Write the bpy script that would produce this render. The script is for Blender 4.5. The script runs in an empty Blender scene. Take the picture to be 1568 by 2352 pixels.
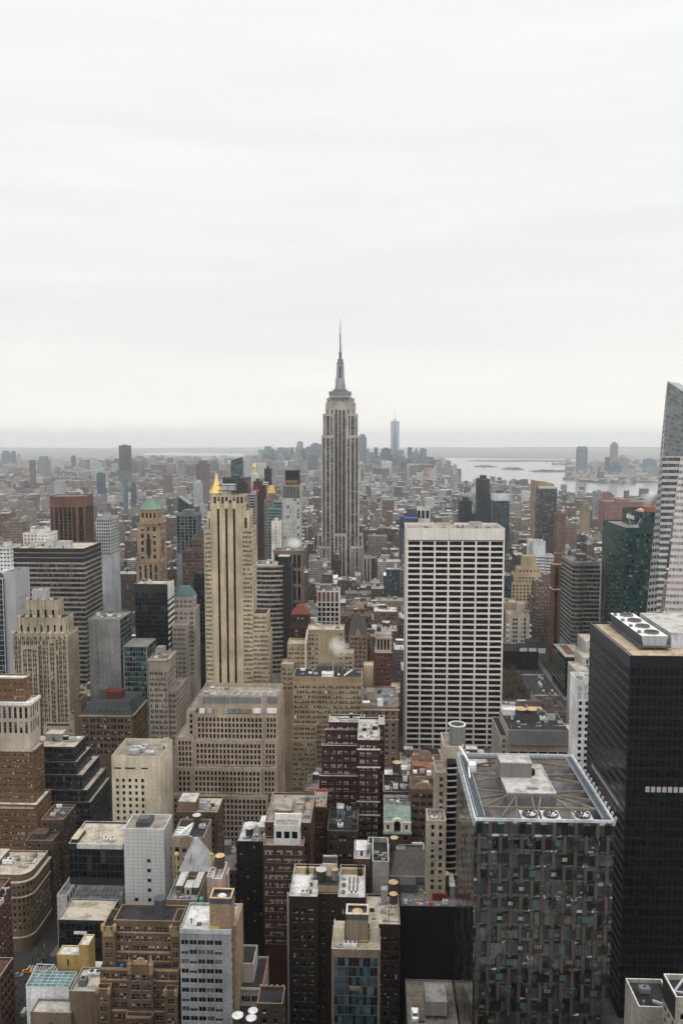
import bpy, math, random
from mathutils import Vector, Matrix
R = math.radians
C = bpy.context.scene.collection
# ------------------------------------------------------------------ camera, sky, sun, exposure
# pixel coordinates below are those of a 1568 x 2352 view of the photograph
FPX = 1829.0                                   # 28 mm lens on 24 x 36 mm
PITCH = math.atan((1176 - 1013) / FPX)
YAW = R(2.22)
CAMZ = 250.0
cam = bpy.data.objects.new('camera', bpy.data.cameras.new('camera'))
C.objects.link(cam)
cam.data.sensor_fit = 'VERTICAL'; cam.data.sensor_height = 36.0
cam.data.lens = FPX / 2352 * 36.0
cam.data.clip_start = 1.0; cam.data.clip_end = 120000.0
cam.location = (0, 0, CAMZ)
cam.rotation_euler = (math.pi / 2 - PITCH, 0, YAW)
sc = bpy.context.scene
sc.camera = cam
sc.view_settings.view_transform = 'Standard'
sc.view_settings.look = 'None'
sc.view_settings.exposure = 0.0
sc.view_settings.gamma = 1.0
sc.view_settings.use_curve_mapping = False
sc.render.engine = 'CYCLES'
sc.cycles.use_denoising = True
sc.cycles.max_bounces = 8
sc.cycles.diffuse_bounces = 1
sc.cycles.glossy_bounces = 2
sc.cycles.transmission_bounces = 2
sc.cycles.transparent_max_bounces = 6
sc.cycles.volume_bounces = 5
sc.cycles.volume_max_steps = 64
SUN_EL, SUN_AZ = R(50), R(70)                  # high in the south-west (+Y is down-town), behind thick cloud

w = bpy.data.worlds.new('World'); sc.world = w; w.use_nodes = True
nt = w.node_tree; nt.nodes.clear()
def wn(t, **k):
    n = nt.nodes.new(t)
    for a, v in k.items(): setattr(n, a, v)
    return n
sky = wn('ShaderNodeTexSky', sky_type='NISHITA'); sky.sun_disc = False
sky.sun_elevation = SUN_EL; sky.sun_rotation = SUN_AZ
bg1 = wn('ShaderNodeBackground'); bg1.inputs[1].default_value = 0.08
nt.links.new(sky.outputs[0], bg1.inputs[0])
tc = wn('ShaderNodeTexCoord')
sep = wn('ShaderNodeSeparateXYZ'); nt.links.new(tc.outputs['Generated'], sep.inputs[0])
mp = wn('ShaderNodeMapping'); mp.inputs['Scale'].default_value = (1.5, 1.5, 14)
nt.links.new(tc.outputs['Generated'], mp.inputs[0])
nz = wn('ShaderNodeTexNoise'); nz.inputs['Scale'].default_value = 1.6; nz.inputs['Detail'].default_value = 5; nz.inputs['Roughness'].default_value = .55
nt.links.new(mp.outputs[0], nz.inputs['Vector'])
ramp = wn('ShaderNodeValToRGB')
nt.links.new(sep.outputs[2], ramp.inputs[0])
cr = ramp.color_ramp
stops = [(0.0, (1.06, 1.03, .985)), (.02, (1.05, 1.0, .94)), (.05, (.93, .905, .865)), (.12, (.825, .825, .80)),
         (.26, (.82, .825, .825)), (.46, (.85, .855, .86)), (.62, (.87, .87, .87))]
while len(cr.elements) < len(stops): cr.elements.new(.5)
for e, (p, c) in zip(cr.elements, stops):
    e.position = p; e.color = (*c, 1)
mr = wn('ShaderNodeMapRange'); mr.inputs[1].default_value = .3; mr.inputs[2].default_value = .75; mr.inputs[3].default_value = 1.08; mr.inputs[4].default_value = 1.19
nt.links.new(nz.outputs[0], mr.inputs[0])
mz = wn('ShaderNodeMapRange'); mz.inputs[1].default_value = .46; mz.inputs[2].default_value = 1.0; mz.inputs[3].default_value = 1.0; mz.inputs[4].default_value = 1.4
nt.links.new(sep.outputs[2], mz.inputs[0])
mm0 = wn('ShaderNodeMath', operation='MULTIPLY'); nt.links.new(mr.outputs[0], mm0.inputs[0]); nt.links.new(mz.outputs[0], mm0.inputs[1])
mn = wn('ShaderNodeMapRange', interpolation_type='SMOOTHSTEP')                 # brightness raised in the unseen northern sky behind the camera, to light facing facades
for i_, q_ in enumerate((-.55, .15, 1.85, 1.0)): mn.inputs[i_ + 1].default_value = q_
nt.links.new(sep.outputs[1], mn.inputs[0])
mm = wn('ShaderNodeMath', operation='MULTIPLY'); nt.links.new(mm0.outputs[0], mm.inputs[0]); nt.links.new(mn.outputs[0], mm.inputs[1])
bg2 = wn('ShaderNodeBackground'); nt.links.new(ramp.outputs[0], bg2.inputs[0]); nt.links.new(mm.outputs[0], bg2.inputs[1])
mix = wn('ShaderNodeMixShader'); mix.inputs[0].default_value = .97
nt.links.new(bg1.outputs[0], mix.inputs[1]); nt.links.new(bg2.outputs[0], mix.inputs[2])
out = wn('ShaderNodeOutputWorld'); nt.links.new(mix.outputs[0], out.inputs[0])

sl = bpy.data.lights.new('sun', 'SUN'); sl.energy = .8; sl.angle = R(25); sl.color = (1, .965, .92)
sun = bpy.data.objects.new('sun', sl); C.objects.link(sun)
sdir = Vector((math.sin(SUN_AZ) * math.cos(SUN_EL), math.cos(SUN_AZ) * math.cos(SUN_EL), math.sin(SUN_EL)))
sun.rotation_euler = sdir.to_track_quat('Z', 'Y').to_euler()

# ------------------------------------------------------------------ pixel <-> world helpers
cp, sp_, cy, sy = math.cos(PITCH), math.sin(PITCH), math.cos(YAW), math.sin(YAW)
def ray(px, py):
    dx, dy = px - 784, py - 1176
    fwd = FPX * cp - dy * sp_; up = -(FPX * sp_ + dy * cp)
    return Vector((dx * cy - fwd * sy, dx * sy + fwd * cy, up))
def P(px, py, Y):                              # point of the plane y = Y seen at a pixel: (x, z)
    r = ray(px, py); t = Y / r.y
    return r.x * t, CAMZ + r.z * t
def PZ(px, py, z=0.0):                         # point of the plane z seen at a pixel: (x, y)
    r = ray(px, py); t = (z - CAMZ) / r.z
    return r.x * t, r.y * t
def proj(x, y, z):
    X = x * cy + y * sy; D = -x * sy + y * cy; Z = z - CAMZ
    f = D * cp - Z * sp_; u = D * sp_ + Z * cp
    if f < 1: return None
    return 784 + FPX * X / f, 1176 - FPX * u / f
def pxm(Y): return Y / FPX                     # metres per pixel at a depth

# ------------------------------------------------------------------ materials
MATS = {}
def _mat(name):
    m = bpy.data.materials.new(name); m.use_nodes = True
    return m, m.node_tree, m.node_tree.nodes['Principled BSDF']
def plain(name, col, rough=.7, metal=0.0, spec=.4, emit=None, es=1.0):
    if name in MATS: return MATS[name]
    m, t, b = _mat(name)
    b.inputs['Base Color'].default_value = (*col, 1); b.inputs['Roughness'].default_value = rough
    b.inputs['Metallic'].default_value = metal; b.inputs['Specular IOR Level'].default_value = spec
    if emit:
        b.inputs['Emission Color'].default_value = (*emit, 1); b.inputs['Emission Strength'].default_value = es
    MATS[name] = m
    return m
def worn(name, col, var=.28, big=.06, fine=1.3, rough=.85, streak=.22, spec=.25, metal=0.0):
    """a weathered surface: patches, fine grain and vertical rain streaks over one base colour"""
    if name in MATS: return MATS[name]
    m, t, b = _mat(name)
    N, L = t.nodes.new, t.links.new
    tc = N('ShaderNodeTexCoord'); gm = N('ShaderNodeNewGeometry')
    def noise(scale, vec, detail=3):
        n = N('ShaderNodeTexNoise'); n.inputs['Scale'].default_value = scale; n.inputs['Detail'].default_value = detail
        L(vec, n.inputs['Vector']); return n.outputs[0]
    mpn = N('ShaderNodeMapping'); mpn.inputs['Scale'].default_value = (1, 1, .06); L(gm.outputs['Position'], mpn.inputs[0])
    def rng(v, lo, hi, a=.3, c=.7):
        r = N('ShaderNodeMapRange'); L(v, r.inputs[0])
        for i, q in enumerate((a, c, lo, hi)): r.inputs[i + 1].default_value = q
        return r.outputs[0]
    def mul(a, c):
        q = N('ShaderNodeMath'); q.operation = 'MULTIPLY'; L(a, q.inputs[0]); L(c, q.inputs[1]); return q.outputs[0]
    v = mul(rng(noise(big, gm.outputs['Position']), 1 - var, 1 + var), rng(noise(fine, gm.outputs['Position'], 2), 1 - var * .7, 1 + var * .7))
    v = mul(v, rng(noise(.7, mpn.outputs[0], 4), 1 - streak, 1 + streak * .5))
    mx = N('ShaderNodeVectorMath'); mx.operation = 'SCALE'; mx.inputs[0].default_value = col; L(v, mx.inputs['Scale'])
    L(mx.outputs[0], b.inputs['Base Color'])
    b.inputs['Roughness'].default_value = rough; b.inputs['Specular IOR Level'].default_value = spec; b.inputs['Metallic'].default_value = metal
    MATS[name] = m
    return m
def roofmat(name, col, stain=(.3, .28, .25), amount=.8, rough=.9):
    """flat roofing: blotchy stains, ponding marks and seams"""
    if name in MATS: return MATS[name]
    m, t, b = _mat(name)
    N, L = t.nodes.new, t.links.new
    gm = N('ShaderNodeNewGeometry')
    n1 = N('ShaderNodeTexNoise'); n1.inputs['Scale'].default_value = .22; n1.inputs['Detail'].default_value = 6; n1.inputs['Roughness'].default_value = .65
    n2 = N('ShaderNodeTexNoise'); n2.inputs['Scale'].default_value = 1.4; n2.inputs['Detail'].default_value = 3
    L(gm.outputs['Position'], n1.inputs['Vector']); L(gm.outputs['Position'], n2.inputs['Vector'])
    r = N('ShaderNodeMapRange'); L(n1.outputs[0], r.inputs[0])
    for i, q in enumerate((.45, .68, 0, amount)): r.inputs[i + 1].default_value = q
    r2 = N('ShaderNodeMapRange'); L(n2.outputs[0], r2.inputs[0])
    for i, q in enumerate((.3, .7, .74, 1.15)): r2.inputs[i + 1].default_value = q
    mx = N('ShaderNodeMix'); mx.data_type = 'RGBA'
    L(r.outputs[0], mx.inputs[0]); mx.inputs[6].default_value = (*col, 1); mx.inputs[7].default_value = (*[c * s for c, s in zip(col, stain)], 1)
    sc_ = N('ShaderNodeVectorMath'); sc_.operation = 'SCALE'; L(mx.outputs[2], sc_.inputs[0]); L(r2.outputs[0], sc_.inputs['Scale'])
    L(sc_.outputs[0], b.inputs['Base Color']); b.inputs['Roughness'].default_value = rough; b.inputs['Specular IOR Level'].default_value = .2
    MATS[name] = m
    return m
def glass(name, col, rough=.08, spec=.55, ior=1.5):
    if name in MATS: return MATS[name]
    m, t, b = _mat(name)
    N, L = t.nodes.new, t.links.new
    gm = N('ShaderNodeNewGeometry')
    n = N('ShaderNodeTexNoise'); n.inputs['Scale'].default_value = .35; n.inputs['Detail'].default_value = 2; L(gm.outputs['Position'], n.inputs['Vector'])
    r = N('ShaderNodeMapRange'); L(n.outputs[0], r.inputs[0])
    for i, q in enumerate((.35, .65, .55, 1.5)): r.inputs[i + 1].default_value = q
    s = N('ShaderNodeVectorMath'); s.operation = 'SCALE'; s.inputs[0].default_value = col; L(r.outputs[0], s.inputs['Scale'])
    L(s.outputs[0], b.inputs['Base Color'])
    b.inputs['Roughness'].default_value = rough; b.inputs['Specular IOR Level'].default_value = spec; b.inputs['IOR'].default_value = ior
    bp = N('ShaderNodeBump'); bp.inputs['Strength'].default_value = .12; bp.inputs['Distance'].default_value = .5
    n2 = N('ShaderNodeTexNoise'); n2.inputs['Scale'].default_value = .5; L(gm.outputs['Position'], n2.inputs['Vector'])
    L(n2.outputs[0], bp.inputs['Height']); L(bp.outputs[0], b.inputs['Normal'])
    MATS[name] = m
    return m
for n_, c_ in dict(pale=(.47, .455, .42), white=(.66, .66, .64), grey=(.19, .185, .178), dark=(.035, .035, .037), tan=(.46, .37, .26),
                   cream=(.49, .43, .34), brown=(.11, .07, .048), warm=(.32, .28, .23)).items(): roofmat('roof_' + n_, c_)
G_DARK = glass('glass_dark', (.005, .006, .008), .10, .22); G_MID = glass('glass_mid', (.024, .030, .033), .12)
G_BLUE = glass('glass_blue', (.014, .055, .085), .08); G_GREEN = glass('glass_green', (.006, .045, .045), .08)
G_GREY = glass('glass_grey', (.07, .08, .085), .2); G_TEAL = glass('glass_teal', (.05, .10, .11), .12)
BLIND = worn('blind', (.38, .37, .34), .15); BLIND2 = worn('blind_shade', (.13, .125, .115), .15)
FR_W = plain('frame_white', (.26, .25, .235)); FR_D = plain('frame_dark', (.014, .014, .015), .5); FR_G = plain('frame_grey', (.22, .22, .22), .5)
FR_B = plain('frame_brown', (.09, .06, .045), .6)
LIT = plain('lit_room', (.3, .2, .1), .8, emit=(1, .62, .25), es=.6)
STEEL = worn('steel', (.42, .43, .44), .15, metal=.3, rough=.55); DSTEEL = worn('dark_steel', (.07, .072, .078), .2, rough=.5)
ACGREY = worn('unit_grey', (.38, .38, .37), .18, rough=.6); ACWHITE = worn('unit_white', (.68, .68, .66), .12, rough=.6)
BLACKM = plain('void', (.012, .012, .013), .9)
RUST = worn('rust', (.20, .085, .045), .3); TANCAP = worn('tank_cap', (.50, .34, .19), .15); GREYCAP = worn('tank_cap_grey', (.5, .5, .49), .12)
WOOD = worn('tank_wood', (.055, .047, .04), .3); LEADGREY = worn('lead', (.16, .165, .17), .2)

# ------------------------------------------------------------------ mesh builder
class MB:
    def __init__(s): s.v = []; s.d = {}; s.f = []; s.m = []
    def i(s, p):
        k = (round(p[0], 3), round(p[1], 3), round(p[2], 3))
        j = s.d.get(k)
        if j is None:
            j = len(s.v); s.v.append(k); s.d[k] = j
        return j
    def face(s, pts, m=0):
        q = [s.i(p) for p in pts]
        r = [a for k, a in enumerate(q) if a != q[k - 1]]
        if len(r) >= 3: s.f.append(r); s.m.append(m)
    def poly(s, pts, z0, z1, m=0, top=True, bot=False, mt=None):   # prism of a ccw outline
        n = len(pts)
        for k in range(n):
            a, b = pts[k], pts[(k + 1) % n]
            s.face([(a[0], a[1], z0), (b[0], b[1], z0), (b[0], b[1], z1), (a[0], a[1], z1)], m)
        if top: s.face([(a[0], a[1], z1) for a in pts], m if mt is None else mt)
        if bot: s.face([(a[0], a[1], z0) for a in reversed(pts)], m)
    def box(s, x0, x1, y0, y1, z0, z1, m=0, bot=True, mt=None): s.poly([(x0, y0), (x1, y0), (x1, y1), (x0, y1)], z0, z1, m, True, bot, mt)
    def lathe(s, cx, cy_, prof, n=12, m=0, rot=0.0, caps=True):      # prof: [(r, z)] upward
        ring = lambda r, z: [(cx + r * math.cos(rot + k * 2 * math.pi / n), cy_ + r * math.sin(rot + k * 2 * math.pi / n), z) for k in range(n)]
        rs = [ring(*p) for p in prof]
        for a, b in zip(rs, rs[1:]):
            for k in range(n):
                s.face([a[k], a[(k + 1) % n], b[(k + 1) % n], b[k]], m)
        if caps:
            s.face(list(reversed(rs[0])), m); s.face(rs[-1], m)
    def bar(s, a, b, w, m=0, h=None):                                # square bar between two points
        a, b = Vector(a), Vector(b); d = (b - a).normalized()
        up = Vector((0, 0, 1)) if abs(d.z) < .95 else Vector((0, 1, 0))
        x = d.cross(up).normalized() * w / 2; y = x.cross(d).normalized() * (h or w) / 2
        q = [a - x - y, a + x - y, a + x + y, a - x + y]; r = [p + (b - a) for p in q]
        for k in range(4): s.face([q[k], r[k], r[(k + 1) % 4], q[(k + 1) % 4]][::-1], m)
        s.face(q, m); s.face(r[::-1], m)
    def mesh(s, name, mats, off=(0, 0, 0)):
        me = bpy.data.meshes.new(name)
        me.from_pydata([(p[0] - off[0], p[1] - off[1], p[2] - off[2]) for p in s.v], [], s.f)
        for m in mats: me.materials.append(m)
        if len(mats) > 1: me.polygons.foreach_set('material_index', s.m)
        me.update()
        return me
def obj(name, me, parent=None, loc=(0, 0, 0), **props):
    o = bpy.data.objects.new(name, me); C.objects.link(o); o.location = loc
    if parent: o.parent = parent
    for k, v in props.items():
        if v: o[k] = v
    return o
def empty(name, loc, label, cat, group=None, rz=0.0):
    o = obj(name, None, None, loc, label=label, category=cat, group=group); o.rotation_euler.z = rz
    o.empty_display_size = 1
    return o

# ------------------------------------------------------------------ windows: unit meshes, 1 wide, 1 high, facing -Y
WV = {}
def winmesh(key, gl, fr, rail=True, blind=0.0, bm=None, ac=False, mull=0, edge=.06):
    b = MB(); q = lambda x0, x1, z0, z1, y, m: b.face([(x0, y, z0), (x1, y, z0), (x1, y, z1), (x0, y, z1)], m)
    q(-.5, .5, 0, 1, 0, 0)
    if blind: q(-.5, .5, 1 - blind, 1, -.02, 2)
    if edge:
        q(-.5, -.5 + edge, 0, 1, -.05, 1); q(.5 - edge, .5, 0, 1, -.05, 1); q(-.5 + edge, .5 - edge, 1 - edge, 1, -.05, 1); q(-.5 + edge, .5 - edge, 0, edge, -.05, 1)
    if rail: q(-.5, .5, .47, .53, -.06, 1)
    for k in range(mull):
        x = -.5 + (k + 1) / (mull + 1); q(x - .03, x + .03, 0, 1, -.055, 1)
    if ac: b.box(-.28, .28, -.45, .05, .04, .3, 3)
    WV[key] = b.mesh('window', [gl, fr, bm or BLIND, ACGREY]), b
for f_, fm in (('w', FR_W), ('d', FR_D), ('g', FR_G), ('b', FR_B)):
    winmesh('s' + f_, G_DARK, fm); winmesh('s' + f_ + 'm', G_MID, fm); winmesh('s' + f_ + 'b', G_DARK, fm, blind=.5); winmesh('s' + f_ + 'h', G_MID, fm, blind=.32, bm=BLIND2)
    winmesh('s' + f_ + 'f', G_DARK, fm, blind=.95, bm=BLIND); winmesh('s' + f_ + 'a', G_DARK, fm, ac=True); winmesh('s' + f_ + 'g', G_GREY, fm, blind=.45)
winmesh('pd', G_DARK, FR_D, False, edge=0); winmesh('pm', G_MID, FR_D, False, edge=0); winmesh('pb', G_DARK, FR_D, False, blind=.45, bm=BLIND2, edge=0)
winmesh('pw', G_MID, FR_G, False, blind=.7, edge=0); winmesh('cd', G_DARK, FR_D, False, edge=.05); winmesh('cm', G_MID, FR_D, False, edge=.05)
winmesh('cg', G_GREY, FR_D, False, edge=.05); winmesh('cb', G_MID, FR_D, False, blind=.4, bm=BLIND2, edge=.05); winmesh('cl', G_DARK, FR_D, False, blind=.1, bm=LIT, edge=.05)
winmesh('bd', G_BLUE, FR_D, False, edge=.06); winmesh('bm', G_TEAL, FR_D, False, edge=.06); winmesh('bk', G_DARK, FR_D, False, edge=.06, mull=1)
winmesh('gd', G_GREEN, FR_D, False, edge=.05); winmesh('gm', G_TEAL, FR_G, False, edge=.05); winmesh('gg', G_GREEN, FR_D, False, blind=.5, bm=BLIND2, edge=.04)
winmesh('lw', G_DARK, FR_G, False, edge=.05, mull=1); winmesh('lb', G_MID, FR_G, False, edge=.05, mull=1, blind=.4); winmesh('lg', G_GREY, FR_G, False, edge=.05, mull=1)
winmesh('ll', G_DARK, FR_B, True, blind=.9, bm=LIT)
PAL = dict(old=[('sw', 6), ('swm', 2), ('swb', 2), ('swh', 1.6), ('swa', .8), ('swg', .5), ('swf', .3), ('ll', .03)], oldd=[('sd', 6), ('sdm', 3), ('sdb', 1.5), ('sdh', 2), ('sda', .8), ('sdg', .8), ('swf', .25), ('ll', .03)],
           oldb=[('sb', 5), ('sbm', 2), ('sbb', 1.5), ('sbh', 2), ('sba', 1)], pale=[('swf', 2), ('swb', 3), ('sw', 3), ('swg', 2)],
           grey=[('sg', 5), ('sgm', 3), ('sgb', 1.5), ('sgh', 2)], dark=[('pd', 9), ('pm', 1), ('pb', .6)], black=[('pd', 1)], office=[('pd', 5), ('pm', 3), ('pb', 1), ('pw', .6)],
           curt=[('cd', 6), ('cm', 3), ('cg', .5), ('cb', .8)], curtd=[('cd', 9), ('cm', 1)], blue=[('bd', 4), ('bm', 2), ('bk', 3)], green=[('gd', 5), ('gm', .6), ('gg', 1), ('cd', 2)],
           loft=[('lw', 5), ('lb', 2), ('lg', 1)], lite=[('cd', 8), ('cl', .05), ('cm', 2)])
winmesh('wv', glass('glass_sky', (.36, .38, .42), .25), FR_G, False, edge=.04)  # pale base colour stands in for sky reflected in the panes
PAL['skyp'] = [('cg', 1), ('wv', 4)]
for k_ in PAL:
    ks, ws = zip(*PAL[k_]); PAL[k_] = (ks, ws)

class F:
    """facade: bay and floor size in metres, share of them that is window, windows per bay, recess, margins"""
    def __init__(s, bay=3.2, fl=3.6, ww=.5, wh=.55, k=1, g=.12, rec=.3, mx=.6, mt=1.2, mb=0.0, pal='old', strip=False, sill=.5, skip=None, fins=0.0):
        s.__dict__.update(locals())
    def but(s, **k):
        q = F.__new__(F); q.__dict__.update(s.__dict__); q.__dict__.update(k); return q

# ------------------------------------------------------------------ a building
BUILT = []; KEEP = []                          # for the city that fills the gaps: footprints; (px0, px1, lowest visible py, depth)
IND_LEFT = [4200]
class Bld:
    def __init__(s, name, label, cat='building', wall=(.4, .35, .28), trim=None, sp=None, roof='pale', vb=2360, group=None, seed=None, mats=None, ind=True):
        s.name, s.label, s.cat, s.group = name, label, cat, group
        key = lambda c, p: c if not isinstance(c, tuple) else worn('%s_%02d%02d%02d' % (p, *[int(q * 99) for q in c]), c)
        s.m0 = key(wall, 'wall'); s.m1 = key(trim or wall, 'wall'); s.m2 = key(sp or wall, 'wall'); s.roofm = MATS['roof_' + roof]
        s.mb, s.rbs = MB(), []; s.wins = []; s.extra = []; s.vb = vb; s.rng = random.Random(seed or label); s.fp = []; s.zlo = 0; s.base = None; s.ind = ind; s.maxpx = []
        s.wq = MB()                              # window panes that follow a slanting or curved facade
    def roofface(s, pts): q = MB(); q.face(pts); s.rbs.append(q)
    def px(s, px0, px1, py, Y): 
        x0, z = P(px0, py, Y); x1, _ = P(px1, py, Y); return x0, x1, z
    def setlow(s, px, Y):
        if s.vb < 2352: s.zlo = max(0, P(px, s.vb, Y)[1] - 6)
    # -- facade on one upright rectangle
    def facade(s, O, th, W, z0, z1, f):
        u = (math.cos(th), math.sin(th)); n = (u[1], -u[0]); mb = s.mb
        pt = lambda a, z, d=0.0: (O[0] + u[0] * a - n[0] * d, O[1] + u[1] * a - n[1] * d, z)
        zb = max(z0, min(s.zlo, z1 - .5))
        if zb > z0: mb.face([pt(0, z0), pt(W, z0), pt(W, zb), pt(0, zb)])
        if f is None:
            mb.face([pt(0, zb), pt(W, zb), pt(W, z1), pt(0, z1)]); return
        nb = max(1, round((W - 2 * f.mx) / f.bay)); bw = (W - 2 * f.mx) / nb
        cols = []; w = bw * f.ww / f.k; g = f.g * bw if f.k > 1 else 0; tot = f.k * w + (f.k - 1) * g
        for i in range(nb):
            a = f.mx + i * bw + (bw - tot) / 2
            for k in range(f.k): cols.append((a + k * (w + g), a + k * (w + g) + w))
        rows = []; zt = z1 - f.mt
        while zt - f.fl >= max(zb, z0 + f.mb) - .01:
            b = zt - f.fl + f.fl * (1 - f.wh) * f.sill; rows.append((b, b + f.fl * f.wh)); zt -= f.fl
        rows.reverse()
        if not rows:
            mb.face([pt(0, zb), pt(W, zb), pt(W, z1), pt(0, z1)]); return
        xl = [0.0]; kinds = ['w']
        for a, b in cols:
            if a - xl[-1] > 1e-3: xl.append(a); 
            else: kinds.pop()
            kinds.append('c'); xl.append(b); kinds.append('w')
        if W - xl[-1] > 1e-3: xl.append(W)
        else: kinds.pop()
        zl = [zb]; rk = ['w']
        for a, b in rows: zl += [a, b]; rk += ['r', 'w']
        zl.append(z1); rec = f.rec * .55; ci = -1; nc = len(cols); nr = len(rows)
        for i in range(len(xl) - 1):
            a, b = xl[i], xl[i + 1]; isc = kinds[i] == 'c'; ci += isc
            if not isc:
                zz = (zl[0], zl[-1]) if f.strip else zl
                for c, d in zip(zz, zz[1:]): mb.face([pt(a, c), pt(b, c), pt(b, d), pt(a, d)])
                continue
            for j in range(len(zl) - 1):
                c, d = zl[j], zl[j + 1]
                if d - c < 1e-3: continue
                win = rk[j] == 'r' and not (f.skip and f.skip(ci, (j - 1) // 2, nc, nr))
                inner = f.strip and 0 < j < len(zl) - 2
                if not win and not inner: mb.face([pt(a, c), pt(b, c), pt(b, d), pt(a, d)]); continue
                mb.face([pt(a, c), pt(a, c, rec), pt(a, d, rec), pt(a, d)]); mb.face([pt(b, c, rec), pt(b, c), pt(b, d), pt(b, d, rec)])
                if not f.strip or j == 1: mb.face([pt(a, c), pt(b, c), pt(b, c, rec), pt(a, c, rec)], 1)
                if not f.strip or j == len(zl) - 3: mb.face([pt(a, d, rec), pt(b, d, rec), pt(b, d), pt(a, d)])
                if win:
                    key = s.rng.choices(*PAL[f.pal])[0]
                    s.wins.append((key, pt((a + b) / 2, c, rec), b - a, d - c, th))
                else: mb.face([pt(a, c, rec - .06), pt(b, c, rec - .06), pt(b, d, rec - .06), pt(a, d, rec - .06)], 2)
        if f.fins:                                # thin upright fins standing proud of the wall between the bays
            for i in range(nb + 1):
                a = f.mx + i * bw; p, q, r_, t_ = pt(a - .12, 0, -f.fins), pt(a + .12, 0, -f.fins), pt(a + .12, 0, -.003), pt(a - .12, 0, -.003)
                mb.poly([p[:2], q[:2], r_[:2], t_[:2]], zb, z1 - .05, 1)
    # -- facade on any quadrilateral (slanting or warped): corners from low-left, counter-clockwise seen from outside
    def qfacade(s, c00, c10, c11, c01, nc, nr, ww=.8, wh=.5, rec=.25, panes=(0,), wall=0, sill=.5, m=0.0):
        c00, c10, c11, c01 = map(Vector, (c00, c10, c11, c01)); nrm = (c10 - c00).cross(c01 - c00).normalized()
        B = lambda u, v, d=0.0: (c00 * (1 - u) * (1 - v) + c10 * u * (1 - v) + c11 * u * v + c01 * (1 - u) * v) - nrm * d
        for i in range(nc):
            u0, u1 = i / nc, (i + 1) / nc; a = u0 + (u1 - u0) * (1 - ww) / 2; b = u1 - (u1 - u0) * (1 - ww) / 2
            for j in range(nr):
                v0, v1 = j / nr, (j + 1) / nr; c = v0 + (v1 - v0) * (1 - wh) * sill; d = c + (v1 - v0) * wh
                for (p, q, r_, t_) in ((u0, a, v0, v1), (b, u1, v0, v1), (a, b, v0, c), (a, b, d, v1)):
                    s.mb.face([B(p, r_), B(q, r_), B(q, t_), B(p, t_)], wall)
                s.mb.face([B(a, c), B(b, c), B(b, c, rec), B(a, c, rec)], wall); s.mb.face([B(a, d, rec), B(b, d, rec), B(b, d), B(a, d)], wall)
                s.mb.face([B(a, c), B(a, c, rec), B(a, d, rec), B(a, d)], wall); s.mb.face([B(b, c, rec), B(b, c), B(b, d), B(b, d, rec)], wall)
                s.wq.face([B(a, c, rec), B(b, c, rec), B(b, d, rec), B(a, d, rec)], s.rng.choice(panes))
    # -- an upright block on a ccw outline
    def prism(s, pts, z0, z1, fs=None, par=.9, roof=True, pt_=.35, roofm=None, trimtop=True):
        n = len(pts); s.fp.append(pts)
        fs = fs if isinstance(fs, (list, tuple)) else [fs] * n
        for k in range(n):
            a, b = pts[k], pts[(k + 1) % n]; W = math.hypot(b[0] - a[0], b[1] - a[1]); th = math.atan2(b[1] - a[1], b[0] - a[0])
            nx, ny = math.sin(th), -math.cos(th); seen = nx * (0 - (a[0] + b[0]) / 2) + ny * (0 - (a[1] + b[1]) / 2) > -.02 * W
            s.facade(a, th, W, z0, z1, fs[k] if seen and W > 1.2 else None)
        if not roof: return
        if par > 0:
            ins = []
            for k in range(n):
                p, a, q = pts[k - 1], pts[k], pts[(k + 1) % n]
                e1 = Vector((a[0] - p[0], a[1] - p[1])).normalized(); e2 = Vector((q[0] - a[0], q[1] - a[1])).normalized()
                n1 = Vector((-e1.y, e1.x)); n2 = Vector((-e2.y, e2.x)); m = (n1 + n2) / max(.3, 1 + n1.dot(n2))
                ins.append((a[0] + m.x * pt_, a[1] + m.y * pt_))
            zr = z1 - par
            for k in range(n):
                a, b, c, d = pts[k], pts[(k + 1) % n], ins[(k + 1) % n], ins[k]
                s.mb.face([(*a, z1), (*b, z1), (*c, z1), (*d, z1)], 1 if trimtop else 0); s.mb.face([(*d, z1), (*c, z1), (*c, zr), (*d, zr)])
        else: ins, zr = pts, z1
        s.roofface([(*a, zr) for a in ins])
        return zr
    def box(s, px0, px1, py, Y, D, z0=0.0, f=None, fs=None, **k):
        """front face between two pixels, its top at py, standing at depth Y, D metres deep"""
        x0, x1, z1 = s.px(px0, px1, py, Y)
        if s.base is None: s.base = ((x0 + x1) / 2, Y, 0.0)
        s.maxpx.append((px0, px1, py, Y))
        if not s.zlo: s.setlow((px0 + px1) / 2, Y)
        if z0 is True: z0 = 0
        s.wbox(x0, x1, Y, Y + D, z0, z1, f, fs, **k)
        return x0, x1, Y, Y + D, z1 - k.get('par', .9)
    def wbox(s, x0, x1, y0, y1, z0, z1, f=None, fs=None, **k):
        if s.base is None: s.base = ((x0 + x1) / 2, y0, 0.0)
        fs = fs if fs is not None else f
        s.prism([(x0, y0), (x1, y0), (x1, y1), (x0, y1)], z0, z1, [f, fs, None, fs], **k)
    def part(s, name, mb, mats, sub=None, label=None): s.extra.append((name, mb, mats if isinstance(mats, list) else [mats], sub, label))
    def cornice(s, x0, x1, y0, y1, z, h=.8, out=.5, m=None, name='cornice'):
        b = MB(); b.box(x0 - out, x1 + out, y0 - out, y0 - .002, z, z + h); 
        if x1 < 0: b.box(x1 + .002, x1 + out, y0 - out, y1, z, z + h)
        elif x0 > 0: b.box(x0 - out, x0 - .002, y0 - out, y1, z, z + h)
        s.part(name, b, m or s.m1)
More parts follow.
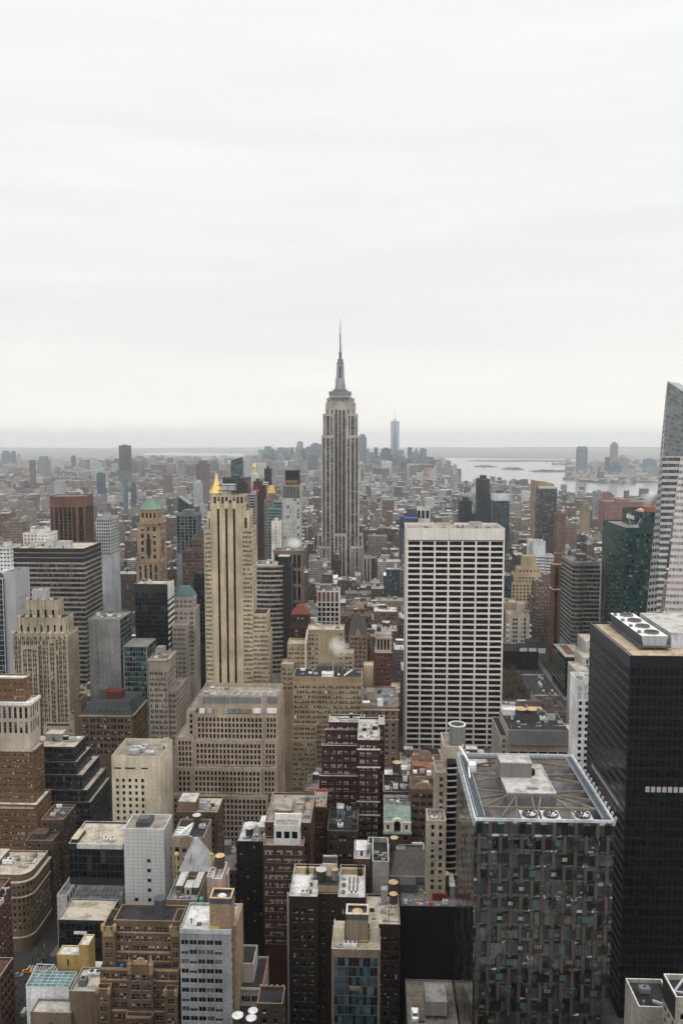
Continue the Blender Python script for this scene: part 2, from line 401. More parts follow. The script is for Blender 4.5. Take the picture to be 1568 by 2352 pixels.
    # -- things fixed on roofs, all parts of the building
    def unit(s, x, y, z, w, d, h, m=None, fans=1):
        b = MB(); b.box(x - w / 2, x + w / 2, y - d / 2, y + d / 2, z + .35, z + h)
        for sx in (-.42, .42):
            b.box(x + sx * w - .1, x + sx * w + .1, y - d * .4, y + d * .4, z - .02, z + .352, 1)
        fb = MB(); n = max(1, fans); r = min(w / n, d) * .38
        for k in range(n):
            cx = x - w / 2 + (k + .5) * w / n
            fb.lathe(cx, y, [(r, z + h - .01), (r, z + h + .3), (r * .86, z + h + .3), (r * .86, z + h + .08)], 10, 0, caps=False)
            fb.face([(cx + r * .86 * math.cos(q * math.pi / 5), y + r * .86 * math.sin(q * math.pi / 5), z + h + .08) for q in range(10)], 1)
        s.part('rooftop_unit', b, [m or s.rng.choice((ACGREY, ACWHITE, STEEL, LEADGREY)), DSTEEL], ('fan', fb, [STEEL, BLACKM]) if fans else None)
    def hut(s, x0, x1, y0, y1, z, h, m=None, rm=None, door=True):
        b = MB(); b.box(x0, x1, y0, y1, z, z + h, 0, False, 1); b.box(x0 - .15, x1 + .15, y0 - .15, y1 + .15, z + h - .25, z + h + .08, 1)
        d = MB(); d.box((x0 + x1) / 2 - .5, (x0 + x1) / 2 + .5, y0 - .05, y0 + .02, z, z + 2.1)
        s.part('bulkhead', b, [m or s.m0, rm or s.roofm], ('door', d, [FR_D]) if door and h > 2.4 else None)
    def duct(s, pts, w=.6, m=None, name='duct'):
        b = MB()
        for a, c in zip(pts, pts[1:]): b.bar(a, c, w)
        s.part(name, b, m or STEEL)
    def vent(s, x, y, z, r=.25, h=1.4):
        b = MB(); b.lathe(x, y, [(r, z), (r, z + h), (r * 1.7, z + h), (r * 1.7, z + h + .25), (.05, z + h + .5)], 8); s.part('vent', b, s.rng.choice((STEEL, LEADGREY, RUST)))
    def clutter(s, x0, x1, y0, y1, z, n=6, big=1.0):
        r = s.rng; used = []
        for _ in range(2 if n < 4 else 4):            # conduit runs along the roofing
            if x1 - x0 < 5 or y1 - y0 < 4: break
            a, c = r.uniform(x0 + .7, x1 - 3), r.uniform(y0 + .7, y1 - 1); e = min(x1 - .6, a + r.uniform(2, 12)); g = min(y1 - .6, c + r.uniform(1, 8))
            s.duct([(a, c, z + .2), (e, c, z + .2), (e, g, z + .2)], r.choice((.14, .2, .3)), r.choice((STEEL, LEADGREY, RUST, DSTEEL)), 'conduit')
        n = round(n * 1.4)
        for _ in range(n * 6):
            if len(used) >= n: break
            t = r.random(); w = r.uniform(1.2, 3.2) * big; d = r.uniform(1.2, 2.6) * big; h = r.uniform(1, 2.2) * big
            if x1 - x0 < w + 1.4 or y1 - y0 < d + 1.2: continue
            x = r.uniform(x0 + w / 2 + .6, x1 - w / 2 - .6); y = r.uniform(y0 + d / 2 + .6, y1 - d / 2 - .5)
            if any(abs(x - a) < (w + c) / 2 + .3 and abs(y - b) < (d + e) / 2 + .3 for a, b, c, e in used): continue
            used.append((x, y, w, d))
            if t < .45: s.unit(x, y, z, w, d, h, fans=r.choice((0, 1, 1, 2)))
            elif t < .6: s.hut(x - w / 2, x + w / 2, y - d / 2, y + d / 2, z, h + 1)
            elif t < .8: s.duct([(x - w / 2, y, z + .6), (x + w / 2, y, z + .6), (x + w / 2, y + d / 2, z + .6), (x + w / 2, y + d / 2, z)], .5)
            else: s.vent(x, y, z, h=h)
    def done(s):
        bx_, by_, _ = s.base or (s.fp[0][0][0], s.fp[0][0][1], 0); o3 = (bx_, by_, 0)
        root = empty(s.name, o3, s.label, s.cat, s.group); s.root = root
        obj('wall', s.mb.mesh('wall', [s.m0, s.m1, s.m2], o3), root)
        for q in s.rbs: obj('roof', q.mesh('roof', [s.roofm], o3), root)
        if s.wq.f:
            o = obj('window', s.wq.mesh('window', s.panes, o3), root); o['kind'] = 'stuff'
        sized = []
        for i, (key, p, w_, h_, th) in enumerate(s.wins):
            a = proj(*p); c = proj(p[0] + math.cos(th) * w_, p[1] + math.sin(th) * w_, p[2] + h_)
            sized.append((abs(a[0] - c[0]), abs(a[1] - c[1]), -40 < a[0] < 1610 and a[1] < min(2380, s.vb + 20), i) if a and c else (0, 0, False, i))
        best = sorted((q for q in sized if q[2] and q[0] > 3.4 and q[1] > 4.5), key=lambda q: -q[0] * q[1])[:100] if s.ind else []
        if len(best) < 3: best = []
        best = best[:max(0, IND_LEFT[0])]; IND_LEFT[0] -= len(best); pick = {q[3] for q in best}
        rest = MB(); mats = []; mi = {}
        for i, (key, p, w_, h_, th) in enumerate(s.wins):
            me, src = WV[key]
            if i in pick:
                o = obj('window', me, root, (p[0] - bx_, p[1] - by_, p[2])); o.rotation_euler.z = th; o.scale = (w_, 1, h_)
                continue
            u = (math.cos(th), math.sin(th)); ml = list(me.materials)
            for fc, m in zip(src.f, src.m):
                mt = ml[m]
                if mt.name not in mi: mi[mt.name] = len(mats); mats.append(mt)
                pts = []
                for v in fc:
                    x, y, z = src.v[v]; pts.append((p[0] + u[0] * x * w_ - u[1] * y, p[1] + u[1] * x * w_ + u[0] * y, p[2] + z * h_))
                rest.face(pts, mi[mt.name])
        if rest.f:
            o = obj('window', rest.mesh('window', mats, o3), root); o['kind'] = 'stuff'
        for name, b, m, sub, lab in s.extra:
            o = obj(name, b.mesh(name, m, o3), root, label=lab)
            if sub: obj(sub[0], sub[1].mesh(sub[0], sub[2], o3), o)
        for pts in s.fp:
            xs = [p[0] for p in pts]; ys = [p[1] for p in pts]; BUILT.append((min(xs), max(xs), min(ys), max(ys)))
        for a, b, c, Y in s.maxpx: KEEP.append((a, b, s.vb, Y, c))
        return root

TANKN = [0]
def tank(px, py, Y, r, h, label, z=None, cap=None, body=None, legs=1.6, group=None):
    """round wooden water tank: (px, py) is the middle of its cap's rim, or z its foot"""
    x, zc = P(px, py, Y); z0 = zc - h - legs if z is None else z
    t = empty('water_tank', (x, Y, z0), label, 'water tank', group)
    a = MB(); a.lathe(0, 0, [(r, legs), (r * 1.02, legs + h * .5), (r * .97, legs + h)], 14)
    for q in (.2, .5, .8): a.lathe(0, 0, [(r * 1.03, legs + h * q), (r * 1.03, legs + h * q + .12)], 14, caps=False)
    obj('tank', a.mesh('tank', [body or WOOD]), t)
    c = MB(); c.lathe(0, 0, [(r * 1.08, legs + h), (r * 1.08, legs + h + .1), (r * .5, legs + h + r * .32), (.05, legs + h + r * .52)], 14)
    obj('cap', c.mesh('cap', [cap or TANCAP]), t)
    for k in range(4):
        g = MB(); an = R(45 + 90 * k); g.bar((r * .7 * math.cos(an), r * .7 * math.sin(an), -.05), (r * .7 * math.cos(an), r * .7 * math.sin(an), legs), .22); obj('leg', g.mesh('leg', [DSTEEL]), t)
    return t
# ================================================================== the nearest rows of buildings
OLD = F(bay=3.0, fl=3.5, ww=.5, wh=.55, rec=.3, pal='old')
# brown brick corner block at the very edge, across the avenue
b = Bld('brick_building', 'dark red brick block at the photo\'s lower left edge, across the avenue', wall=(.07, .034, .022), trim=(.3, .27, .23), roof='brown')
x0, x1, z = b.px(-150, -42, 2095, 300); b.wbox(x0, x1, 300, 326, 0, z, F(2.6, 3.4, .45, .55, pal='oldb'))
x0, x1, z = b.px(-150, 0, 2240, 288); b.wbox(x0, x1, 288, 299.8, 0, z, F(3, 3.8, .6, .6, pal='curtd'), roof=True)
b.clutter(x1 - 16, x1 - 4, 302, 322, P(0, 2095, 300)[1] - .9, 4); b.done()

# rounded-corner limestone block
b = Bld('corner_building', 'brown limestone block with a rounded corner and pale cornice, above the crossing', wall=(.125, .092, .058), trim=(.42, .37, .30), roof='cream', vb=2200)
Y = 364; x0, x1, z = b.px(-70, 68, 2008, Y); rr = 6.5
def corner(o=0.0, yb=24): return [(x0, Y - o), (x1 - rr, Y - o)] + [(x1 - rr + (rr + o) * math.sin(R(a)), Y + rr - (rr + o) * math.cos(R(a))) for a in (18, 36, 54, 72)] + [(x1 + o, Y + rr), (x1 + o, Y + yb), (x0, Y + yb)]
b.base = (x1, Y, 0); b.zlo = 8
b.prism(corner(), 0, z - 3.4, F(2.2, 3.5, .48, .58, mx=.2, pal='oldd', rec=.35), par=0)
b.prism(corner(-.35, 23.5), z - 3.4, z, F(2.9, 3, .5, .6, mx=.2, mt=.5, pal='oldd'), par=.8)
for zc, h_, o_ in ((z - 3.9, .55, 1.0), (z - 11.6, .5, .5), (7.2, .6, .5)):
    c_ = MB(); c_.poly(corner(o_), zc, zc + h_, 0, True, True); b.part('cornice', c_, b.m1)
b.clutter(x0 + 12, x1 - 2, Y + 7, Y + 21, z - .8, 7); b.unit(x1 - 16, Y + 12, z - .8, 5, 3, 2.4, ACWHITE, 2); b.hut(x1 - 25, x1 - 19, Y + 10, Y + 20, z - .8, 3.2)
b.done(); BUILT.append((x0, x1, Y, Y + 24))

b = Bld('brick_building', 'brown brick block with stepped roof behind the rounded corner block', wall=(.07, .047, .032), trim=(.22, .18, .14), roof='brown', vb=2110)
x = b.box(60, 121, 1930, 391, 10, f=F(2.6, 3.4, .45, .55, pal='oldd')); b.box(95, 146, 1882, 402, 18, f=F(2.6, 3.4, .45, .55, pal='oldd'))
b.clutter(*P(100, 1882, 402)[:1], P(146, 1882, 402)[0], 403, 419, P(100, 1882, 402)[1] - .9, 5); b.hut(*b.px(72, 100, 1930, 391)[:2], 394, 400, b.px(72, 100, 1930, 391)[2] - .9, 3); b.done()
b = Bld('shop_building', 'low white shop front with blue and yellow signs along the avenue', wall=(.6, .58, .55), trim=(.6, .58, .55), roof='grey', vb=2140)
xr = -151.0; za = P(118, 2012, 0 + xr / ((118 - 855) / 1829.0))[1]
b.base = (xr, 372, 0); b.wbox(xr - 5, xr, 372, 397, 0, 25, fs=F(3.2, 4.4, .6, .6, mt=.8, pal='curtd'), f=None)
for k_, (c_, ya, yb_, zz) in enumerate((((.02, .10, .28), 378, 394, 9), ((.45, .38, .03), 372.5, 377, 9.5))):
    q = MB(); q.box(xr + .01, xr + .5, ya, yb_, zz, zz + 1.8); b.part('sign_panel', q, plain('signcol%d' % k_, c_, .5))
b.done()

# big brown brick tower at the left edge, white top storeys
b = Bld('brick_tower', 'large brown brick tower with white stone top storeys at the photo\'s left edge', wall=(.15, .078, .036), trim=(.40, .33, .24), roof='white', vb=2010)
f = F(3.1, 3.55, .56, .5, 2, .12, .3, mt=1.0, pal='old')
x = b.box(-60, 85, 1846, 424, 20, f=f); b.box(-60, 76, 1722, 428, 15, f=f)
top = Bld('x', 'top', wall=(.56, .52, .46)); 
X0, X1, Z1 = b.px(-60, 68, 1612, 430); z0 = P(68, 1722, 428)[1]
b.mb, keep = top.mb, b.mb; b.m0, km = worn('pale_brick', (.43, .37, .30)), b.m0
b.wbox(X0, X1, 430, 443, z0 - .9, Z1, F(3.1, 8.6, .5, .78, rec=.5, mt=1.8, pal='oldb')); tm = b.mb; b.mb, b.m0 = keep, km
b.part('top_storeys', tm, [worn('pale_brick', (.43, .37, .30)), worn('cornice_white', (.62, .59, .54)), b.m2])
c_ = MB(); c_.box(X0, X1 + 1.1, 428.8, 430 - .003, Z1 - 1.5, Z1 + .25); c_.box(X1 + .003, X1 + 1.1, 430, 443, Z1 - 1.5, Z1 + .25); b.part('cornice', c_, worn('cornice_white', (.62, .59, .54)))
for py_ in (1722, 1846):
    z_ = P(70, py_, 428)[1]; b.cornice(X0, P(77 if py_ < 1800 else 86, py_, 428)[0], 427.9 if py_ < 1800 else 423.9, 440, z_ - 1, 1, .5)
b.box(-60, 57, 1556, 434, 8, z0=Z1 - 1, f=F(3.2, 4, .5, .5, 2, mt=1.4, pal='old')); b.cornice(X0, P(57, 1556, 434)[0], 434, 441, P(57, 1556, 434)[1] - .8, .8, .4)
b.done()

# beige setback tower with zigzag crown
b = Bld('stepped_tower', 'beige setback tower with zigzag crown in front of the striped office slab', wall=(.335, .285, .205), trim=(.50, .41, .34), sp=(.19, .15, .11), roof='dark', vb=1770)
f = F(3.1, 3.6, .66, .56, 2, .08, .6, mt=1.4, pal='oldd', strip=True, mx=1.0)
Y = 560; x = b.box(28, 155, 1455, Y, 22, f=f); b.box(48, 88, 1484, Y - 1.5, 1.49, f=f.but(bay=4)); b.box(110, 128, 1470, Y - 1.2, 1.19, f=f)
b.box(40, 150, 1418, Y + 3, 16, z0=x[4] - 1, f=F(5.2, 8.5, .3, .6, 1, rec=.5, mt=3.8, pal='dark')); x2 = b.box(60, 132, 1378, Y + 6, 12, z0=x[4], f=F(5.2, 12, .32, .62, 1, rec=.6, mt=5, pal='dark'))
b.box(136, 161, 1476, Y + 6, 14, f=f)
for (a, c, py, yy, n) in ((40, 150, 1418, Y + 3, 6), (60, 132, 1378, Y + 6, 4), (28, 155, 1455, Y, 9)):
    xa, xb, z = b.px(a, c, py, yy)
    for k in range(n):
        q = MB(); xm = xa + (k + .1) * (xb - xa) / (n - .0); wd = (xb - xa) / n * .34; q.poly([(xm, yy - .003), (xm, yy - .7), (xm + wd, yy - .7), (xm + wd, yy - .003)], z - (7 if py < 1430 else 4), z + 1.3, 0, True, True); b.part('buttress', q, [b.m0, b.m1])
        q = MB(); q.box(xm - .3, xm + wd + .3, yy - .95, yy + .3, z + .4, z + 1.6); b.part('capstone', q, b.m1)
q = MB(); xm, _ = P(95, 1370, Y + 12); b.unit(xm, Y + 12, x2[4], 11, 6, 8, ACGREY, 2)
x = b.box(159, 203, 1640, Y - 22, 26, f=F(3.4, 3.6, .55, .55, 2, pal='pale')); b.clutter(*x, 4)
x = b.box(207, 236, 1682, Y - 34, 26, f=F(3.4, 3.6, .55, .55, 2, pal='pale')); b.clutter(*x, 3)
b.box(100, 207, 1668, Y - 24, 8, f=F(3.4, 3.6, .55, .55, 2, pal='pale')); b.done()

# dark ziggurat of black glass
b = Bld('stepped_office', 'dark glass office stepping down in five tiers beside the cream building', wall=(.035, .038, .042), trim=(.30, .28, .25), roof='cream', vb=1900)
Y = 452; f = F(1.5, 3.5, .82, .84, rec=.12, mt=.8, mx=.3, pal='curt')
for k, (r_, py, D) in enumerate(((208, 1840, 36), (202, 1812, 33), (190, 1778, 30), (177, 1748, 25), (172, 1714, 19))):
    x = b.box(60, r_, py, Y + k * 1.1, D, f=f, par=.5)
b.clutter(x[0] + 10, x[1], x[2] + 8, x[3], x[4], 4); b.hut(x[0] + 8, x[0] + 18, x[2] + 10, x[3] - 2, x[4], 4.5, worn('hutg', (.3, .3, .3))); b.done()

# cream block with a walled roof
b = Bld('cream_building', 'cream stone block with blank upper wall and cooling units in its walled roof', wall=(.52, .455, .345), trim=(.40, .35, .28), roof='warm', vb=1912)
Y = 400; x = b.box(256, 368, 1736, Y, 25, f=F(3.15, 3.45, .42, .56, rec=.5, mt=11.5, mx=1.2, pal='dark', skip=lambda i, j, n, m: i >= 5 or (i == 4 and 0)), fs=F(3, 3.45, .45, .55, rec=.4, mt=8, mx=12, pal='dark'), par=3.2)
q = MB()
for a, c in ((.06, .22), (.3, .52), (.66, .8)): q.box(x[0] + a * 24, x[0] + c * 24, Y - .05, Y + .02, x[4] - 3.8, x[4] - 3.0)
b.part('louvre', q, BLACKM)
b.unit(x[0] + 9, Y + 13, x[4], 5, 8, 2.6, STEEL, 2); b.unit(x[0] + 12.5, Y + 16, x[4], 3, 7, 2.4, STEEL, 1); b.hut(x[0] + 15.5, x[0] + 20, Y + 7, Y + 11, x[4], 2.4, ACGREY, MATS['roof_pale'], False)
b.duct([(x[0] + 2, Y + 4, x[4] + 1), (x[0] + 5.5, Y + 1.6, x[4] + 1)], .5); b.duct([(x[0] + 3, Y + 22, x[4] + 2.6), (x[0] + 11, Y + 24, x[4] + 3)], .4); b.hut(x[1] - 4, x[1] - .8, Y + 17, Y + 23, x[4], 4.6, worn('hutc', (.5, .47, .4)))
b.done()

# white tiled tower with few windows
b = Bld('tiled_tower', 'narrow pale grey tiled tower with few windows beside the grey pyramid roof', wall=(.50, .50, .49), trim=(.60, .6, .59), roof='warm', vb=2090)
Y = 345; m = b.m0 = worn('tile_wall', (.5, .5, .49), .08, streak=.12, rough=.45, spec=.4)
b.box(284, 377, 1903, Y, 14.5, f=F(2.0, 2.35, .78, .74, rec=.22, mt=14.0, mx=.15, pal='black', skip=lambda i, j, n, m: not ((i == 5 and (m - 1 - j) % 2 == 0) or (i == 2 and (m - 1 - j) % 2 == 0 and m - 1 - j >= 8))), fs=None, par=1.1)
x0, x1, z = b.px(284, 377, 1903, Y)
q = MB()                                           # joints of the cladding, as thin dark strips let into the face
for k in range(1, 9): xx = x0 + k * (x1 - x0) / 9; q.box(xx - .04, xx + .04, Y - .012, Y + .02, 30, z - .02)
for k in range(1, 24):
    zz = z - k * 1.72
    if zz > 30: q.box(x0, x1, Y - .01, Y + .02, zz - .04, zz + .04); q.box(x1 - .02, x1 + .01, Y, Y + 14.5, zz - .04, zz + .04)
for k in range(1, 7): yy = Y + k * 14.5 / 7; q.box(x1 - .02, x1 + .012, yy - .04, yy + .04, 30, z - .02)
b.part('cladding_joint', q, plain('joint', (.13, .13, .13), .9))
q = MB(); q.poly([(x0 + 4.5, Y + 4), (x0 + 11, Y + 4), (x0 + 11, Y + 11.5), (x0 + 4.5, Y + 11.5)], z - 1.1, z + 1.2, 0); b.part('cooling_pit_wall', q, DSTEEL)
b.unit(x0 + 7.7, Y + 7.7, z + .9, 4.6, 5, .9, DSTEEL, 2); b.vent(x1 - 5, Y + 2.5, z - 1.1); b.done()

# black glass block beside it
b = Bld('glass_building', 'black glass block with sloping glazed skirt, beside the pale tiled tower', wall=(.025, .028, .03), trim=(.55, .53, .49), roof='cream', vb=2110)
Y = 353; x0, x1, z = b.px(158, 283, 1937, Y); zs = P(200, 2032, Y)[1]; b.base = (x0, Y, 0)
b.wbox(x0, x1, Y, Y + 22, zs, z, F(2.2, 3.6, .94, .93, rec=.08, mt=2.4, mx=.1, pal='curtd'))
b.qfacade((x0, Y - 5, zs - 7.5), (x1, Y - 5, zs - 7.5), (x1, Y, zs), (x0 + 4, Y, zs), 12, 4, .94, .92, .06, (0, 1)); b.panes = [G_MID, G_GREY]
b.wbox(x0 - .2, x1, Y - 5, Y + 22, 0, zs - 7.5, F(2.2, 3.6, .94, .93, rec=.08, pal='curtd'), par=0)
q = MB(); xl, _ = P(178, 1937, Y); q.box(xl, x1, Y - .6, Y - .003, z - 2.2, z + .1); b.part('parapet_band', q, b.m1)
for k in range(5): b.duct([(xl + 5 + k * .9, Y + 10 + (k % 2) * 4, z - .9), (xl + 5 + k * .9, Y + 10 + (k % 2) * 4, z + 2.6)], .22, STEEL, 'antenna')
b.unit(xl + 12, Y + 5, z - .9, 2.4, 1.8, 1.5, ACWHITE, 1); b.unit(xl + 15, Y + 5, z - .9, 2.4, 1.8, 1.5, ACWHITE, 1); b.hut(xl - 3.5, xl - .4, Y + 2, Y + 12, z - 1, 2.2); b.done()

b = Bld('dark_building', 'black box with plain pale roof below the black glass block', wall=(.02, .021, .023), trim=(.3, .32, .32), roof='cream', vb=2210)
x = b.box(134, 246, 2112, 322, 16, f=F(2.4, 3.4, .95, .93, rec=.05, mt=1.4, pal='curtd'), par=.5)
q = MB(); q.box(x[0] + 7, x[0] + 12.5, 321.2, 321.99, x[4] - 5.5, x[4] - 4.6); b.part('canopy', q, ACWHITE); b.done()

# glazed rooftop studio with yellow huts
b = Bld('studio_building', 'white walled building with a glass roof above brown brick sides', wall=(.62, .63, .63), trim=(.55, .55, .53), roof='pale')
Y = 288; x0, x1, z = b.px(60, 158, 2266, Y); b.base = (x0, Y, 0)
b.wbox(x0, x1, Y, Y + 9, 0, z, None, par=.2)
q = MB(); g = MB()
for i in range(8):
    xx = x0 + i * (x1 - x0) / 7; q.bar((xx, Y, z + .1), (xx, Y + 8.6, z + .5), .16)
for j in range(6):
    yy = Y + j * 8.6 / 5; q.bar((x0, yy, z + .1 + j * .08), (x1, yy, z + .1 + j * .08), .16)
g.face([(x0, Y, z + .02), (x1, Y, z + .02), (x1, Y + 8.6, z + .42), (x0, Y + 8.6, z + .42)])
b.part('roof_glazing', g, glass('skylight', (.08, .14, .145), .1)); b.part('glazing_bar', q, plain('bar_mint', (.42, .52, .49)))
q = MB(); q.bar((x0, Y + .2, z + .3), (x0 + 1, Y + 8.6, z + 3.4), .25); q.bar((x0 + 1, Y + 8.6, z + 3.4), (x0 + 8, Y + 8.6, z + 3.2), .25); q.bar((x0 + 2, Y + 5, z + .3), (x0 + 8, Y + 8.6, z + 3.2), .2); b.part('truss', q, plain('bar_mint', (.42, .52, .49)))
b.done()
b = Bld('brick_building', 'blank brown brick wall with one barred window below the glass roof', wall=(.20, .15, .105), trim=(.34, .29, .24), roof='pale')
x = b.box(70, 164, 2324, 280, 7.5, f=F(60, 5, .06, .5, mt=3, pal='oldb')); x = b.box(160, 232, 2276, 281, 14, f=None, fs=None)
b.unit(x[0] + 3.5, 286, x[4], 3, 3, 2.6, LEADGREY, 1); b.hut(x[0] + 6, x[0] + 10, 284, 288, x[4], 1.1, ACWHITE, MATS['roof_cream'], False); b.unit(x[0] + 6, 292, x[4], 5, 2.5, 1.3, ACWHITE, 2); b.done()
b = Bld('rooftop_house', 'bright yellow rooftop house behind the glass roof', wall=(.36, .25, .085), trim=(.5, .4, .22), roof='white')
zb = P(140, 2243, 300)[1]
x = b.box(131, 182, 2192, 300, 6, z0=zb, f=F(30, 5, .08, .6, mt=1.0, mb=-.5, pal='black'), par=.5); b.box(181, 204, 2170, 299, 7, z0=zb, f=None, par=.5)
b.wbox(P(131, 2243, 300)[0] - 2, P(236, 2243, 300)[0], 298, 310, 0, zb - .02, None, par=0); b.done()

# ornate gothic brown brick block
b = Bld('ornate_building', 'ornate brown brick building with terracotta gables and corner turrets', wall=(.13, .086, .05), trim=(.30, .205, .12), sp=(.12, .08, .055), roof='dark')
Y = 268; f = F(3.0, 3.6, .66, .56, 2, .08, .35, mt=1.6, mx=.8, pal='old')
x0, x1, z = b.px(262, 390, 2113, Y + 2); b.base = (x0, Y, 0)
z2 = P(300, 2214, Y)[1]; z3 = P(300, 2268, Y - 3)[1]
b.wbox(x0 - .1, x1 + 4, Y + 2, Y + 12, 0, z, f, par=1.0)
XL, XR, zt = b.px(234, 264, 2128, Y); b.wbox(XL, XR, Y, Y + 11, 0, zt, F(4, 3.6, .5, .6, 2, .1, .4, mt=5.4, mx=.3, pal='old'), par=1.4)
XA, XB, zt2 = b.px(391, 413, 2128, Y); b.wbox(XA, XB, Y, Y + 11, 0, zt2, F(4, 3.6, .5, .6, 2, .1, .4, mt=5.4, mx=.3, pal='old'), par=1.4)
b.wbox(XL - .3, XB, Y - 2.4, Y + 1.98, 0, z2, f.but(mt=1.4), par=.9)
xc0, xc1, zc = b.px(296, 352, 2214, Y - 3); b.wbox(xc0, xc1, Y - 3.6, Y - 2.42, 0, zc + .4, F(4, 3.6, .72, .6, 2, .06, .4, mt=3.4, mx=.5, pal='old'), par=0)
b.wbox(XL - .6, XL + 4.2, Y - 5.4, Y - 2.42, 0, z3 + 1, f.but(mt=2.4), par=.9); b.wbox(XB - 4.6, XB, Y - 5.4, Y - 2.42, 0, z3 + 1, f.but(mt=2.4), par=.9)
zq = P(300, 2325, Y - 6)[1]; b.wbox(XL + 4.3, XB - 4.7, Y - 4.4, Y - 3.62, 0, zq, f.but(mt=1.4), par=0); b.wbox(xc0 - .4, xc1 + .4, Y - 7, Y - 4.42, 0, zq - .8, f.but(mt=1.6), par=.7)
def gable(xc, y, z, w, h, name='gable'):
    q = MB(); pr = [(-w / 2, 0), (w / 2, 0), (w / 2, h * .45), (w * .3, h * .62), (w * .18, h * .95), (0, h), (-w * .18, h * .95), (-w * .3, h * .62), (-w / 2, h * .45)]
    q.face([(xc + p, y, z + t) for p, t in pr]); q.face([(xc + p, y + .7, z + t) for p, t in pr][::-1])
    for k in range(len(pr)):
        a, c = pr[k], pr[(k + 1) % len(pr)]; q.face([(xc + c[0], y, z + c[1]), (xc + a[0], y, z + a[1]), (xc + a[0], y + .7, z + a[1]), (xc + c[0], y + .7, z + c[1])])
    b.part(name, q, b.m1)
gable((xc0 + xc1) / 2, Y - 3.9, zc + .35, 5.2, 2.4); gable((XL + XR) / 2, Y - .3, zt - 3.6, 3.6, 3.4); gable((XA + XB) / 2, Y - .3, zt2 - 3.6, 3.2, 3.4)
for xx, yy, zz in ((xc0 + .5, Y - 3.8, zc), (xc1 - .5, Y - 3.8, zc)):
    q = MB(); q.lathe(xx, yy, [(.75, zz - 3), (.8, zz + .6), (1.0, zz + .8), (.6, zz + 1.2), (.3, zz + 2.6), (.05, zz + 3.6)], 8); b.part('pinnacle', q, b.m1)
for xx, yy, zz in ((XL - .3, Y - 5.2, z3), (XL + 3.9, Y - 5.2, z3), (XB - 4.3, Y - 5.2, z3), (XB - .4, Y - 5.2, z3), (XL + .3, Y + .2, zt - .6), (XR - .2, Y + .2, zt - .6), (XA + .2, Y + .2, zt - .6)):
    q = MB(); q.lathe(xx, yy, [(.5, zz - 1.4), (.75, zz - .6), (.75, zz + 1), (.4, zz + 1.5), (.05, zz + 1.7)], 8); b.part('turret', q, b.m1)
for yy, zz, a, c in ((Y + 1.6, z - 4.7, XR, XA), (Y + 1.6, z - 12.2, XR, XA), (Y - 2.8, z2 - 4.6, XL, XB), (Y - 2.8, z2 - .7, XL, xc0), (Y - 2.8, z2 - .7, xc1, XB), (Y - 4.8, zq - .8, XL + 4.4, xc0 - .5), (Y - 4.8, zq - .8, xc1 + .5, XB - 4.8), (Y - 7.3, zq - 1.5, xc0, xc1)):
    q = MB(); q.box(a, c, yy, yy + .38, zz, zz + .55); b.part('string_course', q, b.m1)
q = MB(); q.lathe(XA - 6, Y + 9, [(2.2, z - 1), (2.2, z + 4.6), (.1, z + 5.4)], 12); b.part('tank', q, DSTEEL); b.hut(XL + 1, XL + 6, Y + 5, Y + 9, zt - 1.4, 1.0, DSTEEL, MATS['roof_dark'], False)
q = MB(); q.box(x0 + 3, x0 + 3.9, Y - 1.4, Y - .4, z2 - .9, z2 + .3); b.part('crate', q, plain('tarp_blue', (.02, .2, .55), .6), label='small bright blue box on the setback')
b.done()

# grey-white office with tan brick roof tower
b = Bld('office_building', 'grey panelled office with ribbon windows and a tall tan brick roof tower', wall=(.30, .31, .32), trim=(.46, .47, .48), roof='white')
Y = 263; x = b.box(413, 531, 2133, Y, 16, f=F(2.75, 3.55, .90, .50, rec=.25, mt=3.2, mx=.2, pal='loft', skip=lambda i, j, n, m: i == n - 1), fs=None, par=1.0)
q = MB(); zt = x[4] + 1; q.box(x[0] + 0, x[1], Y - .35, Y - .003, zt - 1.6, zt + .1); b.part('parapet', q, b.m1)
xa, xb, zt = b.px(481, 531.5, 2062, Y + .6); tw = worn('tan_brick', (.27, .19, .12)); q = MB()
q.poly([(xa, Y + .6), (xb, Y + .6), (xb, Y + 7), (xa, Y + 7)], x[4] - .1, zt - 2.3, 0, False); q.poly([(xa, Y + .6), (xb, Y + .6), (xb, Y + 7), (xa, Y + 7)], zt - 2.3, zt - .3, 1, False)
for (a, c, d, e) in ((xa, xb, Y + .6, Y + 1.2), (xa, xb, Y + 6.4, Y + 7), (xa, xa + .6, Y + 1.2, Y + 6.4), (xb - .6, xb, Y + 1.2, Y + 6.4)): q.box(a, c, d, e, zt - .3, zt, 2)
q.face([(xa, Y + .6, zt - 1.6), (xb, Y + .6, zt - 1.6), (xb, Y + 7, zt - 1.6), (xa, Y + 7, zt - 1.6)], 1)
g = MB(); g.lathe((xa + xb) / 2, Y + 3.6, [(1.6, zt - 1.6), (1.6, zt - .9), (1.2, zt - .6), (.1, zt - .35)], 16); b.part('roof_tower', q, [tw, DSTEEL, worn('tan_trim', (.50, .34, .2))], ('fan', g, [worn('fan_pale', (.6, .58, .54))]))
q = MB(); q.box(x[1] + .003, x[1] + 1.6, Y + 2, Y + 16, 0, x[4] + 1.2); b.part('side_wall', q, tw)
q = MB(); q.box(xa - .3, xa + 3.4, Y + .3, Y + .58, x[4] + .1, x[4] + 1.8); b.part('hoarding', q, plain('hoard', (.5, .34, .1)))
b.vent(x[0] + 3, Y + 5, x[4]); b.duct([(x[0] + 2, Y + 14, x[4]), (x[0] + 2, Y + 14, x[4] + 2.4)], .15); b.unit(x[0] + 6, Y + 4, x[4], 1.6, 1.6, .6, RUST, 0); b.done()

